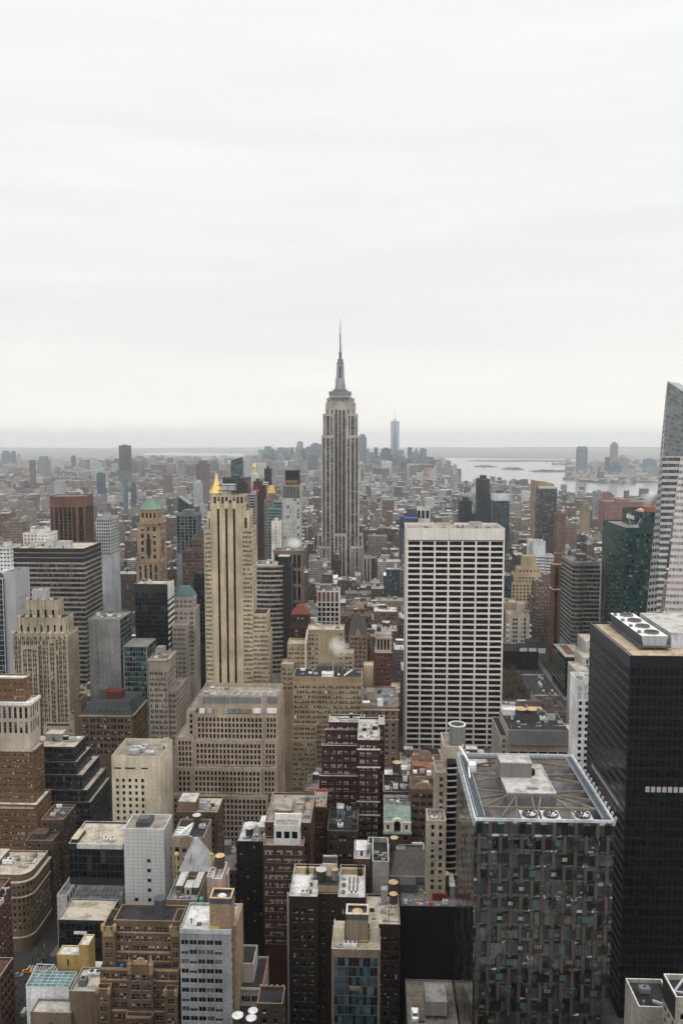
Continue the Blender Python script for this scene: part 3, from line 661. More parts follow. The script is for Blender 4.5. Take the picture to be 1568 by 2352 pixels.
# dark roofed building with white cornice facade
b = Bld('white_front_building', 'small building with white stone upper front and black flat roof', wall=(.42, .39, .355), trim=(.4, .36, .3), roof='dark')
Y = 272; x = b.box(528, 602, 2268, Y, 18, f=F(3.4, 4, .8, .6, 3, .03, .4, mt=2.2, mx=.4, pal='oldd'), par=.8)
q = MB(); q.box(x[0] - .3, x[1] + .3, Y - 1, Y - .003, x[4] + .1, x[4] + .9); b.part('cornice', q, worn('green_grey', (.2, .2, .15)))
xa, xb, z = b.px(530, 582, 2212, Y + 4); b.wbox(xa, xb, Y + 4, Y + 15, x[4], z, None, par=.6); b.clutter(x[0] + 10, x[1], Y + 3, Y + 17, x[4], 5); b.hut(xa + 1, xa + 3.5, Y + 8, Y + 11, z - .6, 1.2, DSTEEL, MATS['roof_dark'], False)
q = MB(); q.box(x[1] - .2, x[1] + .12, Y + 2, Y + 17.8, x[4] + .9, x[4] + 1.3); b.part('coping', q, worn('orange_tar', (.42, .12, .05))); b.done()
b = Bld('brick_building', 'low dark brick block with stepped parapet at the photo\'s bottom, beside three white tanks', wall=(.06, .045, .033), trim=(.3, .2, .115), roof='dark')
x = b.box(590, 649, 2304, 262, 9, f=F(3.6, 3.6, .4, .5, pal='oldd')); b.wbox(x[0] - 9, x[0] - .02, 256, 270, 0, x[4] - 6, None)
for k in range(5): q = MB(); q.box(x[0] + k * 2 - .3, x[0] + k * 2 + .6, x[3] - .6, x[3] - .002, x[4] + .9, x[4] + 1.5); b.part('merlon', q, b.m1)
b.done()
for px, py, r in ((546, 2332, 13.2), (581, 2321, 11.3), (577, 2338, 12.2)):
    tank(px, py, 258 if py < 2335 else 255, r * pxm(257), 4.5, {546: 'widest white capped water tank at the photo\'s bottom', 581: 'white capped water tank behind two others at the bottom', 577: 'white capped water tank in front of its twin at the bottom'}[px], cap=worn('cap_white', (.68, .68, .66)))

# grey pyramid roof and its neighbours
b = Bld('pyramid_building', 'small building with a tall grey pyramid roof beside the pale tiled tower', wall=(.2, .17, .13), roof='dark', vb=2030)
Y = 312; x0, x1, z = b.px(410, 480, 2001, Y); _, ap = P(442, 1926, Y + 5); b.base = (x0, Y, 0); b.wbox(x0, x1, Y, Y + 12, 0, z, None, par=.1)
xm = (x0 + x1) / 2 - .2; tp = [(xm - .7, Y + 5.3), (xm + .7, Y + 5.3), (xm + .7, Y + 6.5), (xm - .7, Y + 6.5)]; bs = [(x0, Y), (x1, Y), (x1, Y + 12), (x0, Y + 12)]; q = MB()
for k in range(4): q.face([(*bs[k], z), (*bs[(k + 1) % 4], z), (*tp[(k + 1) % 4], ap), (*tp[k], ap)])
q.face([(*t, ap) for t in tp]); b.part('pyramid_roof', q, worn('pyramid_grey', (.36, .36, .36), .1, streak=.35))
q = MB(); q.bar((xm - 1.6, Y + .9, z + 2.8), (xm - .9, Y + 3.6, ap - 4.4), .45); b.part('vent_ridge', q, worn('lead', (.16, .165, .17)))
for sx in (x0 - 1.4, x1 + .6): q = MB(); q.lathe(sx, Y + 3, [(.35, z - 6), (.35, z + 5), (1.0, z + 5.4), (1.0, z + 6.2), (.2, z + 6.8)], 8); b.part('finial', q, worn('brass', (.45, .32, .1)))
b.done()
b = Bld('low_building', 'low block of pale roof strips and sheds in front of the grey pyramid', wall=(.17, .13, .1), trim=(.3, .28, .25), roof='grey')
x = b.box(383, 452, 2066, 292, 17, f=None); zz = x[4]; b.hut(x[0] + 2.2, x[0] + 4.9, 298, 308, zz, 3.2, DSTEEL, MATS['roof_pale'], False); b.hut(x[0] + 5.8, x[0] + 8.6, 297, 302, zz, 3, worn('hutt', (.45, .38, .28)), MATS['roof_pale']); b.hut(x[0] + 9.2, x[1] - .4, 297, 308, zz, 3.2, DSTEEL, MATS['roof_pale'], False)
b.clutter(x[0], x[1], 292, 296.5, zz, 4, .6); b.vent(x[0] + 5.2, 304, zz, .5, 3); b.done()
b = Bld('stucco_building', 'pink and tan stucco block carrying a round tan capped water tank', wall=(.36, .27, .215), trim=(.6, .55, .5), roof='pale')
x = b.box(487, 509, 2018, 287, 12, f=None, par=1.4); xx = b.box(475, 492, 2014, 291, 7, f=None, fs=None, par=.9); b.box(505, 522, 2008, 296, 5, f=None); b.wbox(x[0] - 6, x[0] - .05, 281, 286.9, 0, x[4] - 9, None)
q = MB(); q.box(x[0] - 4.4, x[0] - 3.2, 284, 286, x[4] - 9, x[4] - 5.2); b.part('shaft', q, plain('teal_paint', (.04, .25, .23), .6)); b.done()
tank(505, 1965, 293, 11 * pxm(293), 4.6, 'dark round water tank with flat orange tan cap on the pink stucco block')

b = Bld('brick_slab', 'brown brick slab with small side windows and tan roof sheds, before the wide beige office', wall=(.085, .056, .034), trim=(.3, .24, .18), roof='cream', vb=1990)
Y = 362; x = b.box(405, 499, 1864, Y, 17, f=F(3.2, 3.6, .4, .5, pal='oldd'), fs=F(2.2, 3.3, .4, .5, pal='oldb')); z = x[4]
b.hut(x[0] + 1, x[0] + 9, Y + 1, Y + 10, z, 5.5, worn('hutb', (.18, .115, .08)), MATS['roof_pale'], False); b.unit(x[0] + 12, Y + 6, z, 3, 4, 3.4, STEEL, 2); b.unit(x[0] + 14.5, Y + 4, z, 2, 5, 1.4, ACGREY, 2); b.clutter(x[0] + 10, x[1], Y + 1, Y + 14, z, 5, .8); b.done()
b = Bld('arched_front_building', 'old building with arched stone front and white ducts across its dark roof', wall=(.25, .19, .14), trim=(.34, .27, .2), roof='dark', vb=2010)
Y = 332; x = b.box(395, 468, 1922, Y, 17, f=F(3.4, 3.8, .55, .6, rec=.4, mt=4, pal='oldd'), fs=F(4, 3.4, .25, .4, pal='black')); z = x[4]
for k in range(4): b.duct([(x[0] + .6, Y + 2 + k * 2.2, z + .7), (x[0] + 6, Y + 2 + k * 2.2, z + .7), (x[0] + 6.8, Y + 3 + k * 2.6, z + .7)], .7, ACWHITE)
b.duct([(x[0] + 3, Y + 1, z + 1.2), (x[0] + 5.5, Y + 9, z + 1.2), (x[0] + 7, Y + 12, z + 1.2)], .9, ACWHITE); b.clutter(x[0] + 9, x[1], Y + 8, Y + 16, z, 4)
q = MB(); q.lathe(x[0] + 4, Y - .2, [(2.6, z + .4), (2.6, z + .41)], 3); 
ar = MB(); n = 10; cx_, r0, r1 = x[0] + 6.5, 3.6, 4.3
for k in range(n):
    a, c = math.pi * k / n, math.pi * (k + 1) / n
    ar.face([(cx_ + r0 * math.cos(a), Y - .4, z - 2.4 + r0 * math.sin(a)), (cx_ + r1 * math.cos(a), Y - .4, z - 2.4 + r1 * math.sin(a)), (cx_ + r1 * math.cos(c), Y - .4, z - 2.4 + r1 * math.sin(c)), (cx_ + r0 * math.cos(c), Y - .4, z - 2.4 + r0 * math.sin(c))])
    ar.face([(cx_ + r1 * math.cos(a), Y - .4, z - 2.4 + r1 * math.sin(a)), (cx_ + r1 * math.cos(a), Y + .3, z - 2.4 + r1 * math.sin(a)), (cx_ + r1 * math.cos(c), Y + .3, z - 2.4 + r1 * math.sin(c)), (cx_ + r1 * math.cos(c), Y - .4, z - 2.4 + r1 * math.sin(c))])
b.part('arch', ar, b.m1); b.done()
tank(452, 1872, 345, 9.5 * pxm(345), 4.8, 'water tank with pale grey cap behind the white roof ducts', cap=GREYCAP)
b = Bld('dark_building', 'black walled block with patchy white roof and a legged water tank', wall=(.014, .012, .011), trim=(.12, .1, .09), roof='white', vb=2120)
x = b.box(543, 609, 1932, 352, 21, f=F(3, 3.6, .3, .4, pal='oldd')); b.hut(x[0] + 3, x[0] + 7, 362, 368, x[4], 2.4, ACWHITE, MATS['roof_white'], False); b.hut(x[1] - 4.2, x[1] - .5, 360, 371, x[4], 4, worn('hutp', (.3, .25, .22))); b.clutter(x[0], x[1], 353, 361, x[4], 5, .8); b.done()
tank(573, 1901, 357, 9.2 * pxm(357), 2.9, 'dark water tank with grey cap on tall legs above the patchy white roof', cap=GREYCAP, legs=3.4)

# brown brick block with white penthouse
b = Bld('penthouse_building', 'red brown brick block with a white framed penthouse on its corner', wall=(.075, .033, .022), trim=(.34, .29, .24), roof='warm', vb=2160)
Y = 328; f = F(4.4, 3.7, .78, .56, 4, .03, .35, mt=1.4, mx=.5, pal='pale'); x = b.box(604, 697, 1941, Y, 8, f=f, fs=F(2.2, 3.7, .35, .5, pal='oldd'))
q = MB(); xa, xb, z = b.px(629, 688, 1895, Y + 1.2); pen = worn('pent_white', (.66, .65, .61)); pf = MB()
old, b.mb, om = b.mb, MB(), b.m0; b.wbox(xa, xb, Y + 1.2, Y + 7, x[4] - .1, z, F(3.4, 5.6, .7, .56, rec=.3, mt=1.6, mx=.4, mb=-1, pal='black'), par=.2); pm = b.mb; b.mb = old; b.part('penthouse', pm, [pen, pen, pen])
q = MB(); q.box(xa - .3, xb + .3, Y + 7.1, Y + 8, z - 1, z + 2.2); b.part('upper_screen', q, pen)
x2 = b.box(608, 713, 1888, Y + 8.2, 30, f=F(3, 3.7, .4, .5, pal='oldd'), fs=F(2.4, 3.7, .4, .5, pal='oldd')); z = x2[4]
b.hut(x2[0] + 4, x2[0] + 11, Y + 14, Y + 26, z, 3.6, worn('hutr', (.2, .12, .085)), MATS['roof_warm'], False); b.clutter(x2[0] + 1, x2[1], Y + 9, Y + 36, z, 8); b.duct([(x2[0] + 12, Y + 12, z + .5), (x2[0] + 16, Y + 20, z + .5), (x2[0] + 16, Y + 34, z + .5)], .6, RUST)
xx = b.box(717, 748, 1855, 364, 19, f=F(2.6, 3.6, .5, .55, 2, pal='oldd'), par=.5)
for k in range(7): q = MB(); q.box(xx[0] + k * .9, xx[0] + k * .9 + .7, 366 + (k * 37 % 11), 367 + (k * 37 % 11), xx[4], xx[4] + .5 + (k % 3) * .3); b.part('material_crate', q, plain('mat%d' % (k % 4), ((.5, .12, .04), (.2, .35, .1), (.1, .2, .45), (.6, .6, .55))[k % 4]))
q = MB(); q.box(xx[0], xx[1], 363.9, 364.2, xx[4] + .5, xx[4] + 1.1); b.part('safety_fence', q, plain('safety_orange', (.45, .09, .03))); q = MB(); q.box(xx[0] - 3, xx[1], 382.6, 382.9, xx[4] + .5, xx[4] + 1.3); b.part('safety_fence', q, plain('safety_orange', (.45, .09, .03)))
b.done()
b = Bld('dark_building', 'dark low roofs with a small blue hut left of the stepped dark red tower\'s foot', wall=(.045, .032, .025), trim=(.14, .11, .085), roof='dark', vb=1960)
x = b.box(751, 822, 1908, 352, 24, f=F(5, 4.4, .7, .6, 2, .06, .5, mt=1.4, pal='oldd')); b.clutter(*x[:4], x[4], 6); b.hut(x[0] + 4, x[0] + 7, 366, 371, x[4], 5, worn('huttb', (.17, .19, .22)), MATS['roof_pale']); b.done()

# dark brown tower with roof gardens
b = Bld('apartment_block', 'dark brown H-shaped apartment block with planted roof terraces and two tanks', wall=(.026, .017, .012), trim=(.5, .47, .42), sp=(.09, .035, .03), roof='white')
Y = 297; f = F(3.0, 3.7, .45, .5, 2, .1, .3, mt=4.2, mx=1.0, pal='oldd')
xl = b.box(664, 729, 2058, Y, 24, f=f, par=1.0); xr_ = b.box(776, 838, 2060, Y, 24, f=f, par=1.0); xm = b.box(727, 779, 2052, Y + 5, 18, f=F(4, 3.7, .2, .4, pal='oldd'), par=.6)
z = xl[4]; tb = worn('tan_stucco', (.36, .26, .17))
q = MB(); q.poly([(xm[0] + .3, Y + 5.2), (xm[1] - .3, Y + 5.2), (xm[1] - .3, Y + 12), (xm[0] + .3, Y + 12)], z - .2, z + 2.7, 0, True, False, 1); b.part('tank_house', q, [tb, MATS['roof_dark']])
q = MB(); q.poly([(xm[0] + 1.5, Y + 15), (xm[1] - 1.5, Y + 15), (xm[1] - 1.5, Y + 22), (xm[0] + 1.5, Y + 22)], z - .2, z + 5.5, 0, True, False, 1); q.box(xm[0] + 1.5, xm[1] - 1.5, Y + 15, Y + 15.4, z + 5.5, z + 6.2); q.box(xm[0] + 1.5, xm[1] - 1.5, Y + 21.6, Y + 22, z + 5.5, z + 6.2); b.part('bulkhead', q, [worn('hutcr', (.55, .5, .38)), MATS['roof_dark']])
for xx in (xl, xr_):
    q = MB(); q.box(xx[0] + .8, xx[1] - .8, Y + 18, Y + 19, z, z + 2.6); q.box(xx[0] + .8, xx[1] - .8, Y + 19, Y + 23.4, z, z + .35); b.part('terrace', q, worn('terr', (.42, .31, .19)))
    b.unit(xx[0] + 6, Y + 2.6, z, 3.4, 1.8, 1.6, ACWHITE, 2)
    for k in range(3): b.vent(xx[0] + (8 if xx is xl else 2), Y + 4 + k * 5, z, .5, 1.0)
for k in range(6): q = MB(); q.box(xr_[0] + 4 + k % 3 * 1.6, xr_[0] + 4.5 + k % 3 * 1.6, Y + 6 + k // 3 * 5, Y + 10 + k // 3 * 5, z, z + .8); b.part('planter', q, RUST)
q = MB(); q.lathe(xl[0] - .5, Y + .2, [(.35, 0), (.35, z + 2)], 8); b.part('flue', q, STEEL); b.done()
GREENM = worn('evergreen', (.018, .032, .018), .4)
random.seed(5)
for i, (px, py) in enumerate(((706, 1982), (723, 2000), (823, 1990), (829, 1988))):
    x_, _ = P(px, py, Y + (14 if i == 1 else 17.5)); y_ = Y + (14 if i == 1 else 17.5)
    t = empty('cypress_tree', (x_, y_, z), ('dark cypress at the rear of the block\'s paved terrace', 'tall dark cypress beside the grey capped tank', 'dark cypress on the planted terrace beside the tan capped tank', 'dark cypress at the outer edge of the planted terrace')[i], 'tree')
    q = MB(); q.lathe(0, 0, [(.5, 0), (.5, .6)], 8); obj('planter', q.mesh('planter', [RUST]), t)
    q = MB()
    for k in range(260):
        h = random.random() ** 1.2 * 4.6; r_ = (.95 - h / 5.2) * random.uniform(.5, 1.05) * .95; a = random.random() * 6.283; c = Vector((r_ * math.cos(a), r_ * math.sin(a), .6 + h)); d = Vector((random.gauss(0, .15), random.gauss(0, .15), .22)); e = Vector((-math.sin(a), math.cos(a), random.gauss(0, .4))) * .13
        q.face([c - e, c + e, c + e * .3 + d, c - e * .3 + d])
    obj('crown', q.mesh('crown', [GREENM]), t)
    q = MB(); q.lathe(0, 0, [(.09, .5), (.03, 4.6)], 6); obj('trunk', q.mesh('trunk', [WOOD]), t)
tank(737.5, 1993, Y + 9, 12 * pxm(Y + 9), 3.9, 'wide dark water tank with grey cap on the H-shaped block\'s tank house', z=z + 2.7, cap=GREYCAP, legs=.5)
tank(769, 1994, Y + 9, 8 * pxm(Y + 9), 4.2, 'slim grey water tank with tan cap on the H-shaped block\'s tank house', z=z + 2.7, body=worn('tank_grey', (.2, .19, .18)), legs=.4)

# blue glass tower with tan frame
b = Bld('glass_tower', 'slim blue glass tower with tan stone frame and tan roof shaft', wall=(.17, .13, .095), trim=(.5, .45, .37), roof='cream')
Y = 258; x = b.box(761, 873, 2179, Y, 12, f=F(1.27, 3.5, .95, .94, rec=.1, mt=2.9, mx=.9, pal='blue'), par=1.0); z = x[4]
q = MB(); xa, xb, zt = b.px(794, 846, 2098, Y + 5); q.poly([(xa, Y + 5), (xb, Y + 5), (xb, Y + 11), (xa, Y + 11)], z - .1, zt - 2.4, 0, False); q.poly([(xa, Y + 5), (xb, Y + 5), (xb, Y + 11), (xa, Y + 11)], zt - 2.4, zt - .4, 1, False)
for (a, c, d, e) in ((xa, xb, Y + 5, Y + 5.6), (xa, xb, Y + 10.4, Y + 11), (xa, xa + .6, Y + 5.6, Y + 10.4), (xb - .6, xb, Y + 5.6, Y + 10.4)): q.box(a, c, d, e, zt - .4, zt, 2)
q.face([(xa, Y + 5, zt - 1.5), (xb, Y + 5, zt - 1.5), (xb, Y + 11, zt - 1.5), (xa, Y + 11, zt - 1.5)], 1)
g = MB(); g.lathe((xa + xb) / 2, Y + 7.9, [(1.8, zt - 1.5), (1.9, zt - .8), (.1, zt + .1)], 18)
b.part('roof_shaft', q, [worn('tan_metal', (.22, .175, .13), .1), DSTEEL, worn('cream_trim', (.58, .5, .4))], ('cap', g, [TANCAP]))
for (a, c) in ((x[0] + .5, xa - .5), (xb + .5, x[1] - .5)):
    q = MB(); q.poly([(a, Y + 6), (c, Y + 6), (c, Y + 11), (a, Y + 11)], z, z + 4.2, 0, True, False, 1); q.box(a, c, Y + 6, Y + 6.3, z + 4.2, z + 5); q.box(a, a + .3, Y + 6.3, Y + 11, z + 4.2, z + 5); b.part('bulkhead', q, [worn('hutcr', (.55, .5, .38)), MATS['roof_cream']])
b.unit(x[0] + 6.4, Y + 2.6, z, 4.6, 2, 1.7, ACWHITE, 3); b.unit(x[0] + 3, Y + 2, z, 1.8, 1.4, 1, STEEL, 1)
q = MB(); q.bar((xb + .5, Y + 3, z), (xb + .5, Y + 3, z + 2.2), .14); q.bar((xb + .5, Y + 3, z + 2.2), (xb - 3, Y + 3, z + 2.2), .14); q.bar((xb - 3, Y + 3, z + 2.2), (xb - 3, Y + 3, z), .14); q.bar((xb, Y + 2, z + .9), (x[1] - .5, Y + 2, z + .9), .14); b.part('railing', q, plain('yellow_rail', (.6, .38, .03)))
q = MB(); q.box(x[0] + 6.2, x[0] + 10, Y - .7, Y - .003, z - 13.5, z - 12.4); b.part('balcony', q, b.m0); b.done()

b = Bld('brick_building', 'dark brown brick block with stained cream roof beside the blue glass tower', wall=(.042, .026, .02), trim=(.26, .22, .17), roof='cream')
x = b.box(840, 919, 2122, 282, 20, f=F(3, 3.7, .62, .5, 2, .08, .3, mt=4, pal='oldd')); b.clutter(x[0], x[1], 284, 300, x[4], 5, .7)
q = MB(); q.box(x[1] - 7, x[1] - 4.6, 296, 299, x[4], x[4] + 6); b.part('chimney', q, worn('hutgr', (.3, .3, .29)))
q = MB(); q.bar((x[1] - 4.2, 285, x[4]), (x[1] - 4.2, 285, x[4] + 8), .22); b.part('mast', q, DSTEEL); b.done()
tank(903, 2026, 300, 11 * pxm(300), 4.4, 'tan capped water tank furthest back above the stained cream roof'); tank(903, 2053, 292, 9.5 * pxm(292), 3.6, 'tan capped water tank just above the stained cream roof', legs=2.2)

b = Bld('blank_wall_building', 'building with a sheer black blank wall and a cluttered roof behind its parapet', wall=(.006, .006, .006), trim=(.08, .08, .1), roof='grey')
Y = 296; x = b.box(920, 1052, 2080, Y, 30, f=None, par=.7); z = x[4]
q = MB(); q.box(x[0] + 12.6, x[0] + 18.5, Y + 5, Y + 12, z, z + 2.6); b.part('tank_house', q, worn('oxblood', (.17, .03, .025)))
q = MB(); q.box(x[0], x[0] + 6.5, Y + 10, Y + 29, z, z + 3.5); b.part('shed', q, worn('slate', (.075, .072, .07)))
for k in range(16):
    q = MB(); a = x[0] + 1.5 + b.rng.random() * 17; c = Y + .8 + b.rng.random() * 3.6; q.box(a, a + b.rng.uniform(.3, 1.4), c, c + .7, z, z + b.rng.uniform(.2, 1.1)); b.part('crate', q, plain('box%d' % (k % 6), ((.5, .3, .14), (.55, .53, .5), (.3, .3, .3), (.45, .06, .03), (.55, .42, .25), (.1, .18, .4))[k % 6]))
for k in range(3): q = MB(); q.lathe(x[0] + 8.5 + k * 1.5, Y + 11 - k % 2 * 2, [(.5, z), (.65, z + 1)], 8); b.part('garden_bush', q, plain('lime', (.25, .4, .04)))
b.unit(x[0] + 17.4, Y + 2.5, z, 1.8, 1.4, 2, ACWHITE, 1); b.unit(x[0] + 2, Y + 2.4, z, 1.2, 1.6, 1.9, ACWHITE, 1); b.hut(x[1] - 2.5, x[1] - .6, Y + 8, Y + 29, z, 4.5, worn('hutgr', (.3, .3, .29)), MATS['roof_white'], False); b.done()
tank(997, 2006, Y + 9, 10.3 * pxm(Y + 9), 4.3, 'dark water tank with pale grey cap on the red tank house', cap=GREYCAP, legs=.5); tank(1020, 2006, Y + 9, 11.2 * pxm(Y + 9), 4.3, 'dark water tank with tan cap on the red tank house', legs=.5)

b = Bld('parking_deck', 'open concrete parking deck beside the black blank wall at the photo\'s bottom', cat='parking deck', wall=(.25, .24, .22), trim=(.3, .29, .27), roof='warm')
x = b.box(936, 1052, 2352, 268, 24, f=None, par=.5); zd = x[4]; b.done()
b = Bld('roof_shed', 'grey concrete shed standing on the parking deck', cat='shed', wall=(.36, .35, .33), trim=(.4, .39, .37), roof='pale')
xa, xb, z = b.px(977, 1026, 2300, 271); b.base = (xa, 271, zd); b.wbox(xa, xb, 271, 281, zd + 1.6, z, F(6, 6, .08, .1, mt=1, pal='black'), par=.15)
for k in range(4): q = MB(); a = xa + .2 + (k % 3) * (xb - xa - .8) / 2; q.box(a, a + .4, 271.2 + (k // 3) * 9, 271.7 + (k // 3) * 9, zd - .02, zd + 1.6); b.part('pillar', q, DSTEEL)
b.base = (xa, 271, 0); b.done(); BUILT.pop()

# steps of roofs between, behind the H-shaped block
b = Bld('service_tower', 'plain pale grey concrete shaft with equipment inside its roof parapet', wall=(.30, .285, .27), trim=(.58, .56, .52), roof='dark', vb=2020)
Y = 312; x = b.box(855, 893, 1978, Y, 20, f=None, par=2.2); b.clutter(x[0], x[1], Y + 1, Y + 12, x[4], 5, .7); b.box(845, 857, 1938, Y + 16, 6, f=None, par=.1); b.done()
b = Bld('low_building', 'low roof with small red shed and white plant boxes beside the grey shaft', wall=(.13, .06, .05), trim=(.5, .48, .45), roof='pale', vb=1990)
x = b.box(812, 850, 1972, 322, 16, f=None); b.hut(x[0] + 1, x[0] + 5.5, 326, 334, x[4], 2.6, worn('hutw', (.6, .58, .55)), MATS['roof_white']); b.clutter(*x[:4], x[4], 3, .7); b.done()
b = Bld('slate_roof_building', 'low dark slate roofs beside the curved balcony tower', wall=(.1, .09, .085), trim=(.3, .3, .29), roof='dark', vb=2010)
x = b.box(894, 984, 2012, 312, 26, f=None, par=.2); z = x[4]
q = MB(); q.face([(x[0], 312, z), (x[1], 312, z), (x[1], 324, z + 4), (x[0] + 3, 324, z + 4)]); q.face([(x[0] + 3, 324, z + 4), (x[1], 324, z + 4), (x[1], 336, z), (x[0], 336, z)]); q.face([(x[0], 312, z), (x[0] + 3, 324, z + 4), (x[0], 336, z)]); q.face([(x[1], 312, z), (x[1], 336, z), (x[1], 324, z + 4)]); b.part('slate_roof', q, worn('slate_warm', (.085, .075, .07)))
b.unit(x[0] + 5, 326, z + 3, 4, 3, 2, LEADGREY, 0); b.duct([(x[0] + 10, 330, z + 5), (x[1] - 1, 330, z + 5), (x[1] - 1, 330, z)], .6, ACWHITE); b.done()
tank(905, 1924, 330, 9 * pxm(330), 6.5, 'tall dark water tank with tan cap before the mint copper roof')

# mint copper roof
b = Bld('copper_roof_building', 'small white terracotta building with mint green copper mansard and arched dormer', wall=(.11, .055, .04), trim=(.55, .5, .42), roof='grey', vb=2000)
Y = 345; x0, x1, z = b.px(881, 943, 1888, Y); b.base = (x0, Y, 0); wh = worn('terracotta_white', (.62, .57, .48))
b.wbox(x0, x1, Y, Y + 14, 0, z - 4.2, F(3.6, 3.6, .42, .55, 1, rec=.4, mt=1.4, mx=.4, pal='oldd'), par=0)
om = b.mb; b.mb = MB(); b.wbox(x0, x1, Y, Y + 14, z - 4.2, z, F(2.6, 3.2, .4, .66, 1, rec=.4, mt=.7, mx=.5, mb=-1, pal='oldd'), par=0, roof=False); pm = b.mb; b.mb = om; b.part('attic_storey', pm, [wh, wh, wh])
zt = P(900, 1850, Y + 3)[1]; mint = worn('mint_copper', (.28, .37, .325), .28); q = MB()
q.face([(x0, Y, z), (x1, Y, z), (x1, Y + 3, zt), (x0, Y + 3, zt)]); q.face([(x1, Y, z), (x1, Y + 14, z), (x1, Y + 14, zt), (x1, Y + 3, zt)]); q.face([(x0, Y + 14, z), (x0, Y, z), (x0, Y + 3, zt), (x0, Y + 14, zt)]); b.part('mansard', q, mint); b.roofface([(x0, Y + 3, zt), (x1, Y + 3, zt), (x1, Y + 14, zt), (x0, Y + 14, zt)]); b.clutter(x0, x1, Y + 4, Y + 13, zt, 4, .7)
q = MB(); q.box(x0 - .4, x1 + .4, Y - .9, Y - .003, z - 5.2, z - 4.2); b.part('cornice', q, mint); q = MB(); q.box(x0 - .2, x1 + .2, Y - .5, Y - .003, z - .3, z + .4); b.part('cornice', q, wh)
cx_ = x0 + 6; ar = MB(); gl = MB(); gl.face([(cx_ - 1.5, Y - .7, z - 3.6), (cx_ + 1.5, Y - .7, z - 3.6)] + [(cx_ + 1.5 * math.cos(math.pi * k / 8), Y - .7, z - .6 + 1.5 * math.sin(math.pi * k / 8)) for k in range(9)])
for k in range(12):
    a, c = math.pi * k / 12, math.pi * (k + 1) / 12; pr = lambda r_, t, y: (cx_ + r_ * math.cos(t), y, z - .6 + r_ * math.sin(t))
    ar.face([pr(1.5, a, Y - .9), pr(2.5, a, Y - .9), pr(2.5, c, Y - .9), pr(1.5, c, Y - .9)]); ar.face([pr(2.5, a, Y - .9), pr(2.5, a, Y + 2), pr(2.5, c, Y + 2), pr(2.5, c, Y - .9)]); ar.face([pr(1.5, c, Y - .9), pr(1.5, c, Y - .6), pr(1.5, a, Y - .6), pr(1.5, a, Y - .9)])
for sx in (-2.5, 1.5): ar.box(cx_ + sx, cx_ + sx + 1, Y - .9, Y - .004, z - 4.2, z - .6)
b.part('arched_dormer', ar, wh, ('window', gl, [G_DARK]))
for sx in (1.4, 2.6, 9.2, 10.6):
    if x0 + sx + .8 < x1: q = MB(); q.box(x0 + sx, x0 + sx + .8, Y + .8, Y + 2, z + .6, z + 2.2); b.part('dormer', q, mint, ('pane', (lambda g: (g.box(x0 + sx + .15, x0 + sx + .65, Y + .76, Y + .802, z + .8, z + 1.9), g)[1])(MB()), [G_DARK]))
b.done()
b = Bld('arched_gable_building', 'brown stone block with arched gable between the copper roof and balcony tower', wall=(.11, .072, .045), trim=(.23, .165, .11), roof='brown', vb=1950)
Y = 352; x = b.box(943, 1000, 1812, Y, 22, f=F(3.4, 3.7, .72, .55, 3, .03, .35, mt=1.6, pal='oldd')); z = x[4]; cx_ = (x[0] + x[1]) / 2; q = MB()
pr = [(cx_ + 4 * math.cos(math.pi * k / 8), z + .8 + 3.2 * math.sin(math.pi * k / 8)) for k in range(9)]
q.face([(p, Y - .1, t) for p, t in pr]); q.face([(p, Y + 1, t) for p, t in pr][::-1])
for (p, t), (p2, t2) in zip(pr, pr[1:]): q.face([(p, Y - .1, t), (p, Y + 1, t), (p2, Y + 1, t2), (p2, Y - .1, t2)])
b.part('gable', q, b.m1); b.clutter(*x[:4], z, 4); b.done()
b = Bld('brick_building', 'dark red brick block with water tanks and white plant boxes behind the copper roof', wall=(.055, .027, .02), trim=(.3, .27, .23), roof='dark', vb=1850)
x = b.box(880, 948, 1818, 372, 20, f=F(3.2, 3.8, .3, .4, pal='oldd')); z = x[4]
for k, (a, c) in enumerate(((1, 2), (5, 3), (8.5, 4), (10, 12))): b.unit(x[0] + a + 1, 374 + c, z, 2.2, 2, 1.8 + k % 2, ACWHITE, 1)
b.clutter(*x[:4], z, 4); b.done()
tank(911, 1751, 388, 10 * pxm(388), 4.6, 'tan capped water tank beside the foot of the white gridded slab'); tank(950, 1776, 386, 8.5 * pxm(386), 4.4, 'ribbed grey capped water tank before the red brown roof', cap=GREYCAP)
b = Bld('red_roof_building', 'block with red brown roof and arched rear gable below the white gridded slab', wall=(.14, .075, .055), trim=(.3, .2, .13), roof='brown', vb=1800)
MATS['roof_rust'] = roofmat('roof_rust', (.26, .115, .07)); b.roofm = MATS['roof_rust']
x = b.box(948, 1014, 1776, 392, 22, f=F(3.2, 3.8, .5, .5, pal='oldb')); z = x[4]; b.hut(x[0] + 1, x[0] + 6, 396, 402, z, 3, b.m0); q = MB(); cx_ = x[0] + 7.5
pr = [(cx_ + 3.4 * math.cos(math.pi * k / 8), z + 2 + 2.4 * math.sin(math.pi * k / 8)) for k in range(9)] + [(cx_ - 7, z + 2), (cx_ - 7, z), (cx_ + 7, z), (cx_ + 7, z + 2)]
q.face([(p, 413, t) for p, t in pr][::-1][::-1]); q.face([(p, 413.8, t) for p, t in pr][::-1])
for k in range(len(pr)): (p, t), (p2, t2) = pr[k], pr[(k + 1) % len(pr)]; q.face([(p, 413, t), (p, 413.8, t), (p2, 413.8, t2), (p2, 413, t2)])
b.part('gable', q, b.m1); b.clutter(*x[:4], z, 3); b.done()

